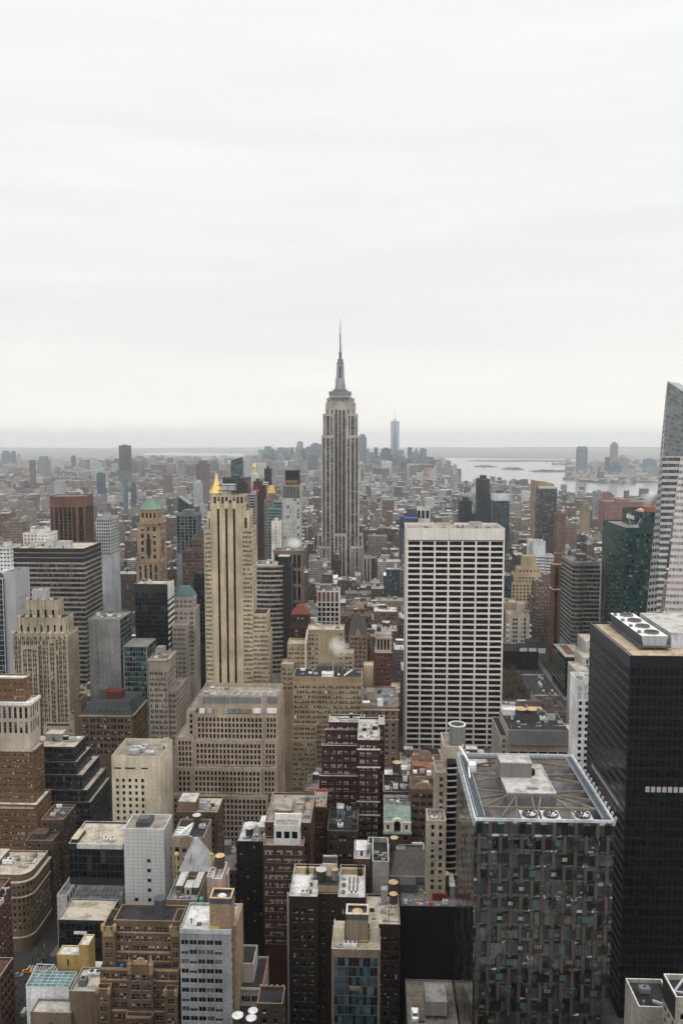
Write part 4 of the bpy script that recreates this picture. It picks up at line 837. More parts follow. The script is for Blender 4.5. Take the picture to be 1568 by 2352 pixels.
# curved balconies
b = Bld('balcony_tower', 'beige residential tower with dark curved balconies beside the folded glass tower', wall=(.37, .315, .245), trim=(.5, .46, .38), sp=(.14, .12, .1), roof='warm', vb=2015)
f = F(3.6, 3.1, .42, .6, 1, rec=.3, mt=1.2, mx=.6, pal='oldb')
x = b.box(981, 1024, 1884, 302, 10, f=f, par=1.2); b.clutter(*x[:4], x[4], 3, .7); b.box(1000, 1026, 1774, 313, 12, f=f); x = b.box(1019, 1064, 1714, 320, 16, f=None, par=1.2); zt = x[4]
xa = P(1024, 1800, 313)[0]; cxx, cyy, rr = xa + 1, 322, 9.5
core = MB(); n = 14; arc = lambda r_: [(cxx + r_ * math.cos(R(-95 + k * 80 / n)), cyy + r_ * math.sin(R(-95 + k * 80 / n))) for k in range(n + 1)]
core.poly(arc(rr - 1.6) + [(cxx, cyy)], 0, zt - 4, 0); b.part('glass_wall', core, G_DARK)
for k in range(34):
    zz = zt - 5.5 - k * 2.65
    if zz < P(1030, 2040, 313)[1]: break
    s_ = MB(); s_.poly(arc(rr) + [(cxx, cyy)], zz, zz + .25, 0, True, True); rl = MB(); rl.poly(arc(rr + .01) + arc(rr - .06)[::-1], zz + .25, zz + .75, 0); b.part('balcony', s_, worn('balc', (.1, .1, .1)), ('balustrade', rl, [worn('balust', (.52, .5, .46))]))
BUILT.append((cxx - 2, cxx + 10, 310, 330)); b.done()
t = empty('tank_enclosure', (P(1049, 1712, 326)[0], 326, zt), 'round grey tank screen with white rim around a tan cone', 'tank enclosure')
r_ = 19.5 * pxm(326); h_ = P(1049, 1664, 326)[1] - zt
q = MB(); q.lathe(0, 0, [(r_, 0), (r_, h_)], 24, caps=False); q.lathe(0, 0, [(r_ - .3, h_), (r_ - .3, 0)], 24, caps=False); obj('screen', q.mesh('screen', [worn('screen_grey', (.17, .17, .17), .08)]), t)
q = MB(); q.lathe(0, 0, [(r_ - .5, h_ - .01), (r_ + .1, h_ - .01), (r_ + .1, h_ + .35), (r_ - .5, h_ + .35), (r_ - .5, h_ - .01)], 24, caps=False); obj('rim', q.mesh('rim', [worn('cornice_white', (.7, .7, .7))]), t)
q = MB(); q.lathe(0, 0, [(r_ * .72, .2), (r_ * .72, h_ - 2.6), (.05, h_ - 1.2)], 18); obj('tank', q.mesh('tank', [TANCAP]), t)
# ================================================================== folded glass tower on the lower right
b = Bld('folded_glass_tower', 'tower of folded dark glass panels and staggered brown fins with open machine roof', wall=(.03, .034, .036), trim=(.50, .51, .52), roof='grey')
Y = 236; x0, x1, zt = b.px(1090, 1410.5, 1879, Y); yb = PZ(1190, 1731, zt)[1]; b.base = (x0, Y, 0); b.fp.append([(x0, Y), (x1, Y), (x1, yb), (x0, yb)])
z1 = P(1250, 1922, Y)[1]; fl = (z1 - P(1250, 2330, Y)[1]) / 12; mw = (x1 - x0) / 6.5
b.mb.box(x0 + .6, x1 - .6, Y + .6, yb - .01, 0, zt - 5.3, 0)
FIN = worn('brown_fin', (.085, .064, .052), .25, rough=.45, spec=.4)
GT = [glass('fold_a', (.008, .010, .010), .04, .5, 1.9), glass('fold_b', (.034, .044, .046), .05, .5, 2.3), glass('fold_c', (.055, .068, .072), .08, .5, 2.3), glass('fold_d', (.014, .030, .032), .05, .5, 2.0)]
PAPER = plain('room_white', (.24, .245, .235)); PINK = plain('room_pink', (.15, .11, .11)); TEAL = plain('room_teal', (.05, .10, .09)); WARMW = plain('room_warm', (.3, .17, .08), emit=(1, .55, .2), es=.5); DUSK = plain('room_dusk', (.11, .10, .095))
pan = []; rg = random.Random(31)
def panel(seed):
    r = random.Random(seed); q = MB(); w_ = mw - .9; h = fl
    lo, hi = h * r.uniform(.1, .2), h * r.uniform(.74, .86); t0, t1 = r.uniform(-.2, .15), r.uniform(-.4, .38); n = 3
    for i in range(n):
        a, c = -w_ / 2 + i * w_ / n, -w_ / 2 + (i + 1) * w_ / n; s0, s1 = r.uniform(-.2, .2), r.uniform(-.2, .2); tq_ = t1 + r.uniform(-.3, .2)
        q.face([(a, t0, 0), (c, t0, 0), (c, s1, lo), (a, s0, lo)], r.choice((1, 2, 1, 0))); q.face([(a, s0, lo), (c, s1, lo), (c, s1, hi), (a, s0, hi)], r.choice((0, 0, 0, 1, 1, 2, 3))); q.face([(a, s0, hi), (c, s1, hi), (c, tq_, h), (a, tq_, h)], r.choice((1, 0, 2, 0, 1)))
        for k in range(2):
            m = a + (c - a) * (k + .5) / 2; q.face([(m - .05, -.12, lo), (m + .05, -.12, lo), (m + .05, -.12, hi), (m - .05, -.12, hi)], 4)
    for k in range(r.choice((0, 1, 1, 1, 2)) if seed < 68 else 0):
        a = r.uniform(-w_ / 2 + .2, w_ / 2 - 1.6); c = min(w_ / 2 - .1, a + r.choice((.5, .8, 1.5, 2.2))); d = r.uniform(lo, hi - 1.2); e = min(hi, d + r.uniform(.5, 2.4)); q.face([(a, -.1, d), (c, -.1, d), (c, -.1, e), (a, -.1, e)], r.choice((5, 5, 5, 9, 9, 9, 9, 9, 6, 7)))
    return q
mats_ = GT + [FR_D, PAPER, PINK, TEAL, WARMW, DUSK]
pv = [panel(40 + k) for k in range(34)]; pm = [q.mesh('window', mats_) for q in pv]
rest = MB(); cnt = 0; ox = x0; panels = []
bars = []; ztops = zt - .9
for j in range(-1, 30):
    za = z1 - (j + 1) * fl; zb_ = za + fl
    if zb_ < 2: break
    if j == -1: zb_ = ztops
    off = (.72 if j % 2 else .21) * mw
    k0 = -1
    for k in range(-1, 8):
        xa = x0 + off + k * mw; c = xa + mw / 2; 
        if xa > x0 + .4 and xa < x1 - .3: bars.append((xa, za, zb_))
        if c < x0 - mw * .5 or c > x1 + mw * .5: continue
        panels.append((c, za, zb_ - za, j))
IDX = 0
for (c, za, hh, j) in sorted(panels, key=lambda p: -p[1]):
    v = rg.randrange(34) if j >= 0 else 28 + rg.randrange(6); lo_, hi_ = c - (mw - .9) / 2, c + (mw - .9) / 2
    full = lo_ >= x0 and hi_ <= x1
    if full and cnt < 100:
        cnt += 1; pan.append((pm[v], (c, Y, za), hh / fl))
    else:
        for fc, m in zip(pv[v].f, pv[v].m):
            pts = [(min(max(c + pv[v].v[i][0], x0), x1), Y + pv[v].v[i][1], za + pv[v].v[i][2] * hh / fl) for i in fc]
            if max(p[0] for p in pts) - min(p[0] for p in pts) > .02: rest.face(pts, m)
fb = MB()
for (xa, za, zb_) in bars:
    pr = [(xa, za - .9), (xa + .5, za + .3), (xa + .5, zb_ - .3 + .3), (xa, zb_ + (.9 if zb_ < ztops - .1 else 0)), (xa - .5, zb_), (xa - .5, za + .3)]
    fb.face([(p, Y - .5, t) for p, t in pr])
    for (p, t), (p2, t2) in zip(pr, pr[1:] + pr[:1]): fb.face([(p2, Y - .5, t2), (p, Y - .5, t), (p, Y + .6, t), (p2, Y + .6, t2)])
# flank, seen almost edge on
nb = 14; bd = (yb - Y) / nb; side = MB(); sr = random.Random(8)
for j in range(-1, 30):
    za = z1 - (j + 1) * fl; zb_ = zt - .9 if j == -1 else za + fl
    if zb_ < 2: break
    for k in range(nb):
        ya = Y + k * bd; o = tuple(sr.uniform(0, .14) for _ in range(4))
        side.face([(x0 + o[0] - .1, ya + bd, za), (x0 + o[1] - .1, ya, za), (x0 + o[2] - .1, ya, zb_), (x0 + o[3] - .1, ya + bd, zb_)], sr.choice((0, 0, 0, 1, 3)))
        if sr.random() < .5:
            yy = ya + sr.random() * bd * .8; side.face([(x0 - .3, yy + .5, za), (x0 - .3, yy, za), (x0 - .3, yy, zb_), (x0 - .3, yy + .5, zb_)], 4)
mats2 = GT + [FIN, PAPER]
# roof well and its machines
q = MB(); zr = zt - 5
for (a, c, d, e) in ((x0, x1, Y, Y + .4), (x0, x1, yb - .4, yb), (x0, x0 + .4, Y + .4, yb - .4), (x1 - .4, x1, Y + .4, yb - .4)): q.box(a, c, d, e, zt - .88, zt, 0)
b.part('rim', q, b.m1)
q = MB()
for (a, c, d, e) in ((x0 + .61, x1 - .61, Y + .61, Y + .8), (x0 + .61, x0 + .8, Y + .8, yb - .41), (x1 - .8, x1 - .61, Y + .8, yb - .41)): q.box(a, c, d, e, zt - 5.2, zt - .9)
b.part('well_wall', q, DSTEEL)
b.roofface([(x0 + .4, Y + .4, zr), (x1 - .4, Y + .4, zr), (x1 - .4, yb - .4, zr), (x0 + .4, yb - .4, zr)])
BL = worn('catwalk_blue', (.07, .085, .10), .15)
for (a, c, d, e) in ((x0 + .9, x0 + 3.2, Y + .9, yb - .9), (x1 - 3.2, x1 - .9, Y + .9, yb - .9), (x0 + 3.2, x1 - 3.2, yb - 3.4, yb - .9)):
    q = MB(); q.box(a, c, d, e, zt - .9, zt - .6)
    g = MB(); wide = c - a > e - d
    for o in (0, 1):
        for h in (.5, 1.0):
            if wide: g.bar((a, d if o else e, zt - .6 + h), (c, d if o else e, zt - .6 + h), .09)
            else: g.bar((a if o else c, d, zt - .6 + h), (a if o else c, e, zt - .6 + h), .09)
    b.part('catwalk', q, BL, ('railing', g, [STEEL]))
for k in range(15):
    yy = Y + 1 + k * (yb - Y - 2) / 14
    for xx, s_ in ((x0, 1), (x1, -1)): q = MB(); q.bar((xx + .2 * s_, yy, zt - 3), (xx - .9 * s_, yy + .4, zt + .5), .35, 0, .8); b.part('bracket', q, STEEL)
grey_ = worn('penthouse_grey', (.17, .165, .16), .08); pale_ = MATS['roof_pale']
fx0, fy = PZ(1163, 1822, zt + .5); fx1, _ = PZ(1275.6, 1822, zt + .5); by2 = PZ(1230, 1757, zt + .5)[1]
def hutbox(a, c, d, e, z0, z1_): 
    q = MB(); q.poly([(a, d), (c, d), (c, e), (a, e)], z0, z1_, 0, False)
    for (p, r_, s_, t_) in ((a, c, d, d + .3), (a, c, e - .3, e), (a, a + .3, d + .3, e - .3), (c - .3, c, d + .3, e - .3)): q.box(p, r_, s_, t_, z1_, z1_ + .35, 1)
    q.face([(a, d, z1_ + .02), (c, d, z1_ + .02), (c, e, z1_ + .02), (a, e, z1_ + .02)], 2); b.part('machine_room', q, [grey_, worn('coping_pale', (.5, .49, .47)), pale_])
hutbox(fx0, fx1, fy, by2, zr, zt + .5)
ux0, uy = PZ(1148, 1753, zt + 5.5); ux1, _ = PZ(1220, 1753, zt + 5.5); uy2 = PZ(1184, 1733, zt + 5.5)[1]; hutbox(ux0, ux1, uy, uy2, zt + .5, zt + 5.5)
xx, yy = PZ(1213, 1782, zt + .6); q = MB(); q.box(xx - 1.2, xx + .8, yy, yy + 2, zt + .55, zt + 2.6); q.lathe(xx + 1.4, yy + 1, [(.9, zt + .6), (1.1, zt + 1.4), (.9, zt + 2.6)], 12); b.part('generator', q, BLACKM)
xx, yy = PZ(1223, 1814, zt + .6); b.unit(xx, yy + 1, zt + .5, 3.6, 1.2, 1, STEEL, 0)
for i, (u, v) in enumerate(((1213, 1872), (1261, 1872), (1333, 1872))):
    fx, fyy = PZ(u, v, zt - 1.2); q = MB(); q.box(fx - 2.8, fx + 2.8, Y + 1.0, Y + 7.0, zt - 4.4, zt - .5)
    g = MB(); g.lathe(fx, Y + 3.7, [(2.3, zt - .52), (2.3, zt + .2), (2.05, zt + .2), (2.05, zt - .45)], 20, 0, caps=False); g.face([(fx + 2.05 * math.cos(k * .314), Y + 3.7 + 2.05 * math.sin(k * .314), zt - .45) for k in range(20)], 1)
    for k in range(8):
        a = k * math.pi / 4; g.face([(fx + r_ * math.cos(a + d_), Y + 3.7 + r_ * math.sin(a + d_), zt - .1 + dz) for r_, d_, dz in ((.3, -.3, 0), (1.95, -.13, -.1), (1.95, .13, .1), (.3, .3, .05))], 2)
    g.lathe(fx, Y + 3.7, [(.35, zt - .44), (.35, zt + .1)], 10, 1); b.part('cooling_fan', q, worn('fan_box', (.5, .51, .52)), ('fan', g, [DSTEEL, BLACKM, ACWHITE]))
WB = worn('weathered_beam', (.17, .14, .11), .35)
tgt = [(x0 + 3.3, Y + 8 + k * 6.6) for k in range(6)] + [(x1 - 3.3, Y + 8 + k * 6.6) for k in range(6)]
for k, (tx, ty) in enumerate(tgt):
    q = MB(); q.bar((fx0 if k < 6 else fx1, min(max(ty + (3 if k % 2 else -2), fy), by2 + 8), zt - .4), (tx, ty, zt - .5), .5, 0, .7); b.part('roof_beam', q, WB)
for a, c in ((fx0 + 3, x0 + 13), (fx0 + 8, x0 + 19), (fx1 - 5, x0 + 19), (fx1 - 1, x1 - 9), (fx0 + 3, x0 + 8)): q = MB(); q.bar((a, fy, zt - .4), (c, Y + 1, zt - .5), .45, 0, .6); b.part('roof_beam', q, WB)
q = MB(); q.bar((x0 + 3, Y + 8, zt - .35), (x1 - 3, Y + 8, zt - .35), .5, 0, .8); b.part('roof_beam', q, WB)
gx, gy = PZ(1083, 1765, zt); q = MB(); q.box(gx - 1, gx + 1.6, gy, gy + 4, zt - 1.5, zt + 1.2); q.bar((gx - .5, gy + 1, zt + 1), (gx - 3, gy + 12, zt + 3.2), .6); q.bar((gx - 1, gy + 1, zt), (gx - 1.6, gy - 7, zt - .4), .6); b.part('cleaning_crane', q, ACWHITE)
b.part('fin', fb, FIN); b.part('flank', side, mats2); root = b.done()
for me, p, s_ in pan:
    o = obj('window', me, root, (p[0] - root.location.x, p[1] - root.location.y, p[2])); o.scale = (1, 1, s_)
o = obj('window', rest.mesh('window', mats_, root.location), root); o['kind'] = 'stuff'
for o in root.children:
    if o.name.startswith('fin'): o['kind'] = 'stuff'

# black office tower with tan roof
b = Bld('black_tower', 'tall black office tower with flat tan roof carrying a cooling tower, at the photo\'s edge', wall=(.022, .025, .029), trim=(.06, .065, .075), roof='tan')
b.m0 = worn('black_panel', (.006, .007, .009), .2, rough=.4, spec=.25); b.m1 = worn('blue_black', (.030, .040, .054), .15, rough=.4, spec=.3)
Y = 330; x0, x1, z = b.px(1446, 1720, 1506, Y); D = PZ(1356, 1430, z)[1] - Y; b.base = (x0, Y, 0)
ff = F(2.35, 4.4, .8, .74, rec=.12, mt=4.6, mx=.3, pal='black'); litrow = lambda i, j, n, m: (m - 1 - j in (13, 27) and i % 3 != 2)
b.m2 = b.m1; b.wbox(x0, x1, Y, Y + D, 0, z, ff, None, par=.6)
q = MB(); nfl = int((z - 5) / 4.4)
for k in range(nfl):
    zz = z - 4.6 - k * 4.4; q.box(x0 - .3, x0 - .003, Y, Y + D, zz - .95, zz + .25)
q.box(x0 - .35, x0 - .004, Y, Y + D, z - 4.2, z + .05); b.part('flank_spandrel', q, b.m1)
q = MB(); q.box(x0 - .05, x0 - .004, Y + .2, Y + D, 0, z - 4.4); b.part('flank_glass', q, G_DARK)
zl = z - 4.6 - 14 * 4.4; za = P(1500, 1806, Y)[1]; zc = P(1500, 2268, Y)[1]
def litwin(*a): q = MB(); q.box(*a); b.part('lit_window', q, plain('lit_pale', (.3, .27, .24), emit=(1, .85, .72), es=.06))
for k in range(17): litwin(x0 - .12, x0 - .051, Y + 8 + k * 2.6, Y + 9.7 + k * 2.6, zl - 3.4, zl - 1.2)
for k in range(9): litwin(x0 + 8.2 + k * 2.35, x0 + 9.9 + k * 2.35, Y - .03, Y + .05, za - 2.6, za - .2)
for k in range(5): litwin(x0 + 5.5 + k * 2.35, x0 + 7.2 + k * 2.35, Y - .03, Y + .05, zc - 2.8, zc - .6)
zr = z - .6; cx0, cy0 = PZ(1471, 1492, zr); cx1, _ = PZ(1531, 1492, zr); cw = cx1 - cx0; cl = PZ(1425, 1436, zr)[1] - cy0
q = MB(); bt = [(cx0 + .8, cy0), (cx1 - .8, cy0), (cx1 - .8, cy0 + cl), (cx0 + .8, cy0 + cl)]; tp = [(cx0, cy0), (cx1, cy0), (cx1, cy0 + cl), (cx0, cy0 + cl)]
for k in range(4): q.face([(*bt[k], zr + 1.8), (*bt[(k + 1) % 4], zr + 1.8), (*tp[(k + 1) % 4], zr + 6), (*tp[k], zr + 6)], 1 if k in (1, 3) else 0)
q.face([(*t, zr + 6) for t in tp], 2); q.box(cx0 - 1, cx1 + 1, cy0 - 1.5, cy0 + cl, zr + 1.2, zr + 1.8, 1)
for k in range(6):
    for xx in (cx0 + .4, cx1 - .7): q.box(xx, xx + .3, cy0 - 1 + k * cl / 5.2, cy0 - .7 + k * cl / 5.2, zr - .02, zr + 1.2, 1)
fans_ = []
for k in range(4):
    g = MB(); fans_.append(g)
    yy = cy0 + cl * (k + .5) / 4; xm = (cx0 + cx1) / 2 + .6; g.lathe(xm, yy, [(3.1, zr + 6.01), (3.1, zr + 6.9), (2.8, zr + 6.9), (2.8, zr + 6.2)], 18, 0, caps=False); g.face([(xm + 2.8 * math.cos(t * .349), yy + 2.8 * math.sin(t * .349), zr + 6.2) for t in range(18)], 1)
    for t in range(6): a = t * 1.047; g.face([(xm + r_ * math.cos(a + d_), yy + r_ * math.sin(a + d_), zr + 6.5) for r_, d_ in ((.4, -.3), (2.6, -.15), (2.6, .15), (.4, .3))], 2)
    g.box(cx0 + .3, cx0 + 1.5, yy - .7, yy + .7, zr + 6.01, zr + 7.1, 0)
b.part('cooling_tower', q, [worn('corr_grey', (.33, .34, .35), .1), DSTEEL, ACWHITE])
for g in fans_: b.part('fan', g, [LEADGREY, BLACKM, RUST])
px0_, py0_ = PZ(1541, 1492, zr); b.hut(px0_ + .8, x1 - 1, py0_ + 3, Y + D - 4, zr, 6.5, worn('hut_pale', (.4, .41, .43)), MATS['roof_pale'], False)
q = MB()
for (p, r_) in (((x0 + 1.6, Y + 1.6), (x0 + 1.6, Y + D - 2)), ((x0 + 1.6, Y + 1.6), (x1 - 2, Y + 1.6))): q.bar((*p, zr + .1), (*r_, zr + .1), .4)
b.part('roof_rail', q, worn('brown_rail', (.16, .1, .06))); b.done()

b = Bld('corner_building', 'cream edged roof corner with dark side wall in the photo\'s lower right corner', wall=(.34, .31, .27), trim=(.62, .6, .56), roof='dark')
Y = 205; x0, x1, z = b.px(1552, 1700, 2290, Y); b.base = (x0, Y, 0); b.wbox(x0, x1, Y, Y + 9.5, 0, z, F(2.6, 3.4, .5, .5, mt=4, pal='dark'), None, par=1.6)
q = MB(); q.box(x0 - .12, x0 - .003, Y + .5, Y + 9.5, z - 7, z - .6); b.part('side_screen', q, BLACKM)
q = MB(); q.bar((x0 + 1, Y + 4, z - 1.4), (x0 + 8, Y + 1.5, z - .4), .5); q.bar((x0 + 1, Y + 4, z - 1.4), (x0 + 5, Y + 8, z - .4), .5); b.part('truss', q, STEEL)
x = b.box(1466, 1553, 2312, Y + 9.6, 12, f=None, par=1.2); b.duct([(x[0] + 5, Y + 13, x[4] + .5), (x[1] - 1, Y + 10.5, x[4] + .5)], .7, ACGREY); b.unit(x[0] + 4, Y + 17, x[4], 3, 2, 1.8, LEADGREY, 1); b.vent(x[0] + 2, Y + 11.5, x[4]); b.done()

# ================================================================== white gridded slab
b = Bld('grid_slab', 'huge white travertine slab with black window bands in a regular grid', wall=(.60, .555, .49), trim=(.62, .58, .52), roof='warm', vb=1750)
b.m0 = worn('travertine', (.60, .555, .495), .10, streak=.12, rough=.7)
Y = 600; xx = b.px(933.5, 1159, 1213, Y); W = xx[1] - xx[0]
x = b.box(933.5, 1159, 1213, Y, 42, f=F((W - 1.2) / 7, 4.3, .875, .68, rec=.5, mt=9.2, mx=.6, pal='black'), fs=F(6, 4.3, .5, .6, rec=.8, mt=9.2, mx=3, pal='black'), par=2.4); z = x[4] + 2.4
q = MB(); q.box(x[0] + .6, x[1] - .6, Y - .02, Y + .3, z - 9.6, z - 8.9); b.part('louvre', q, BLACKM)
q = MB()
for k in range(1, 7): xm = x[0] + .6 + k * (W - 1.2) / 7; q.box(xm - .07, xm + .07, Y - .015, Y + .2, z - 8.7, z - .02)
b.part('panel_joint', q, plain('joint', (.13, .13, .13), .9))
for i in range(6, 30, 3): b.unit(x[0] + i * 2.2 + 3, Y + 6 + (i * 7 % 11) * 1.8, x[4], 3 + i % 3, 3, 1.8 + i % 2, None, 1)
b.hut(x[0] + 23, x[0] + 36, Y + 14, Y + 24, x[4], 4.2, worn('hutc', (.5, .47, .4))); b.hut(x[0] + 50, x[0] + 59, Y + 16, Y + 26, x[4], 5, worn('hut_pale', (.4, .41, .43)))
for k in range(3): b.vent(x[0] + 40 + k * 4, Y + 16, x[4], .6, 3)
b.done(); tank(1036, 1198, 632, 4.5 * pxm(632), 3.4, 'small brown water tank on the white gridded slab\'s roof')

# ================================================================== tall gold-beige tower with three black stripes
b = Bld('striped_tower', 'tall golden beige setback tower with three narrow black stripes up its front', wall=(.45, .365, .24), trim=(.55, .46, .32), sp=(.3, .23, .14), roof='dark', vb=1585)
Y = 560; f = F(2.6, 3.3, .74, .55, 2, .14, .3, mt=1.6, mx=.4, pal='old')
def stripes(px0, px1, py):
    x0, x1, z = b.px(px0, px1, py, Y); return x0, x1, z
x0, x1, z = stripes(485.8, 555.4, 1158); zl = P(520, 1169, Y)[1]
xs_ = [P(c, 1180, Y)[0] for c in (501.4, 519.7, 537.5)]; hw = .8; b.base = (x0, Y, 0); b.setlow(520, Y)
ed = [x0] + [v for c in xs_ for v in (c - hw, c + hw)] + [x1]
for k in range(0, len(ed), 2): b.mb.face([(ed[k], Y, 0), (ed[k + 1], Y, 0), (ed[k + 1], Y, zl), (ed[k], Y, zl)])
for k in range(1, len(ed) - 1, 2): 
    b.mb.face([(ed[k], Y, 0), (ed[k], Y + .9, 0), (ed[k], Y + .9, zl), (ed[k], Y, zl)]); b.mb.face([(ed[k + 1], Y + .9, 0), (ed[k + 1], Y, 0), (ed[k + 1], Y, zl), (ed[k + 1], Y + .9, zl)])
    q = MB(); q.face([(ed[k], Y + .9, 0), (ed[k + 1], Y + .9, 0), (ed[k + 1], Y + .9, zl), (ed[k], Y + .9, zl)]); b.part('window_stripe', q, G_DARK)
    q = MB(); xm = (ed[k] + ed[k + 1]) / 2; q.poly([(xm - 1.3, Y - .003), (xm - .8, Y - .5), (xm + .8, Y - .5), (xm + 1.3, Y - .003)], zl + .3, zl + 5.5, 0, True, True); b.part('ornament', q, b.m1)
b.wbox(x0, x1, Y, Y + 22, zl, z, None, par=.6); b.mb.face([(x1, Y, 0), (x1, Y + 22, 0), (x1, Y + 22, zl), (x1, Y, zl)]); b.mb.face([(x0, Y + 22, 0), (x0, Y, 0), (x0, Y, zl), (x0, Y + 22, zl)])
xc = b.box(488.6, 560, 1137, Y + 1.5, 18, z0=z - 1, f=F(2.9, 6, .62, .8, 1, rec=.35, mt=.6, mx=.2, pal='old').but(pal='oldb', strip=True), par=1.2)
for (a, c, py, yo, st) in ((475.8, 485.7, 1174, .2, 1), (555.5, 572.8, 1172, .3, 1), (468.5, 485.6, 1216, -.4, 0), (555.6, 579, 1213, -.3, 0), (577, 612.6, 1409, 1.2, 0), (577, 618, 1452, .1, 0)):
    b.box(a, c, py, Y + yo, 20 - (yo > 0) * 2, f=(f if not st else F(6, 17, .36, .86, rec=.4, mt=4, mx=.4, pal='black')), par=.8)
zz = xc[4]; q = MB(); a, _ = P(507, 1120, Y + 8); c, _ = P(542, 1120, Y + 8)
for u in (a, (a + c) / 2, c):
    for v in (Y + 5, Y + 14): q.bar((u, v, zz), (u, v, zz + 8), .35)
for h in (4, 8): 
    for v in (Y + 5, Y + 14): q.bar((a - 2, v, zz + h), (c + 3, v, zz + h), .4)
    for u in (a, c): q.bar((u, Y + 5, zz + h), (u, Y + 14, zz + h), .4)
b.part('roof_frame', q, plain('frame_black', (.03, .03, .03))); q = MB(); q.box(a + .6, c - .6, Y + 6, Y + 13, zz + 4.3, zz + 8.6); q.box(a + 1, c - 4, Y + 6.5, Y + 12, zz, zz + 3.6); b.part('plant_box', q, STEEL)
b.done(); BUILT.append((x0 - 6, x1 + 20, Y, Y + 22))

# wide beige office with small dark windows
b = Bld('wide_office', 'wide beige stone office stepping in tiers of small dark windows', wall=(.33, .265, .20), trim=(.22, .18, .14), roof='warm', vb=1990)
Y = 426; f = F(2.17, 3.18, .58, .70, rec=.45, mt=1.5, mx=.9, pal='black'); g3 = f.but(mx=1.4)
for (yo, py, top_, l0, l1, m1_, r1, D) in ((6, 1824, 0, 395, 0, 0, 612, 30),):
    b.box(395, 615, 1826, Y, 34, f=f.but(bay=2.3), par=.5)
for (y_, a, c, d, pym, pyl, l) in ((429, 443, 600.8, 636, 1763, 1763, 403), (432, 446, 603, 637.5, 1700, 1694, 403), (435, 449, 605.7, 640, 1640, 1632, 428)):
    b.box(a, c, pym, y_, 30, f=f, par=.4); b.box(c, d, pym + 1, y_ + .9, 28.5, f=g3, par=.4); b.box(l, a, pyl, y_ + 1.4, 26, f=g3, par=.4)
x = b.box(454, 639, 1597, 438, 24, f=None, par=2.2); z = x[4] + 2.2
for (a, c) in ((466, 528), (529, 600), (613, 636)): q = MB(); xa, za = P(a, 1601, 438); xb, zb_ = P(c, 1616, 438); q.box(xa, xb, 437.9, 437.998, zb_, za); b.part('louvre', q, LEADGREY)
for (a, c, m_) in ((459, 471, ACWHITE), (475, 487, ACGREY), (523, 550, LEADGREY), (557, 572, b.m1), (581, 599, ACWHITE), (613, 636, ACWHITE)): q = MB(); xa, za = P(a, 1628, 437); xb, zb_ = P(c, 1638, 437); q.box(xa, xb, 436.4, 437.99, zb_, za); b.part('wall_panel', q, m_)
for k in range(5): b.unit(x[0] + 24 + k * 4.2, 442, x[4], 3.6, 3.6, 2, LEADGREY, 1)
q = MB()
for k in range(10): q.bar((x[0] + 2 + k * 4.2, 438.4, z), (x[0] + 3 + k * 4.2, 447, z + .3), .3)
for v in (439, 446.5): q.bar((x[0] + 1, v, z + .2), (x[1] - 1, v, z + .2), .3)
b.part('roof_frame', q, worn('frame_pale', (.42, .4, .36))); b.clutter(x[0] + 1, x[0] + 20, 440, 460, x[4], 6); b.done()

# dark red stepped tower
b = Bld('brick_tower', 'dark red brick stepped apartment tower with white parapet lines', wall=(.042, .015, .012), trim=(.55, .53, .49), roof='pale', vb=1960)
f = F(3.6, 3.7, .58, .5, 2, .08, .3, mt=1.8, mx=.6, pal='pale')
x = b.box(821, 872, 1699, 380, 32, f=f, fs=f.but(k=1), par=.9); b.clutter(x[0], x[1], 382, 408, x[4], 6, .8)
for py in (1721, 1762, 1841, 1872): 
    zc = P(840, py, 380)[1]; q = MB(); q.box(x[0] - .4, x[1] + .3, 379.5, 379.997, zc - .25, zc + .35); b.part('coping', q, b.m1)
x = b.box(870, 883, 1664, 397, 14, f=f, par=.9); x = b.box(755, 837, 1658, 407, 12, f=f, par=.9); b.clutter(*x, 4, .8)
b.box(747, 822, 1676, 405, 1.98, f=f, par=.6); b.box(739, 822, 1712, 402, 2.98, f=f, par=.6); b.box(733, 822, 1782, 399, 2.98, f=f, par=.6); b.done()

# beige stepped block and tan neighbour
b = Bld('beige_block', 'broad beige brick block with glazed penthouse band and dark roof pipes', wall=(.29, .22, .135), trim=(.44, .355, .24), roof='dark', vb=1810)
Y = 520; f = F(3.9, 3.45, .66, .56, 2, .1, .3, mt=1.2, mx=.7, pal='old'); x = b.box(672, 832, 1568, Y, 24, f=f, par=.6)
b.box(671, 727, 1664, Y - 2, 1.99, f=f); b.box(669.5, 727, 1700, Y - 4, 1.99, f=f)
x = b.box(673, 831, 1554, Y + .5, 20, z0=x[4], f=F(3.4, 4.4, .86, .62, rec=.3, mt=.7, mx=.3, mb=-1, pal='green'), par=.4); z = x[4]
for (a, c) in ((.24, .36), (.62, .74)): q = MB(); q.box(x[0] + a * 46, x[0] + c * 46, Y - .3, Y - .003, P(700, 1650, Y)[1], P(700, 1602, Y)[1]); b.part('bay_front', q, b.m1) if 0 else None
b.hut(x[0] + 19, x[0] + 27, Y + 2, Y + 8, z, 2.2, ACWHITE, MATS['roof_white'], False); q = MB(); q.box(x[0] + 15, x[0] + 33, Y + 10, Y + 18, z, z + 5); b.part('plant_room', q, DSTEEL)
for k in range(5): b.vent(x[0] + 20 + k * 3.2, Y + 9, z, .35, 7)
b.clutter(x[0] + 1, x[1], Y + 2, Y + 18, z, 8); b.duct([(x[1] - 12, Y + 3, z + .8), (x[1] - 7, Y + 16, z + .8)], .8, ACWHITE); b.done()
b = Bld('tan_block', 'tan stone building with blank central wall behind the beige brick block', wall=(.33, .25, .155), trim=(.48, .39, .28), roof='cream', vb=1560)
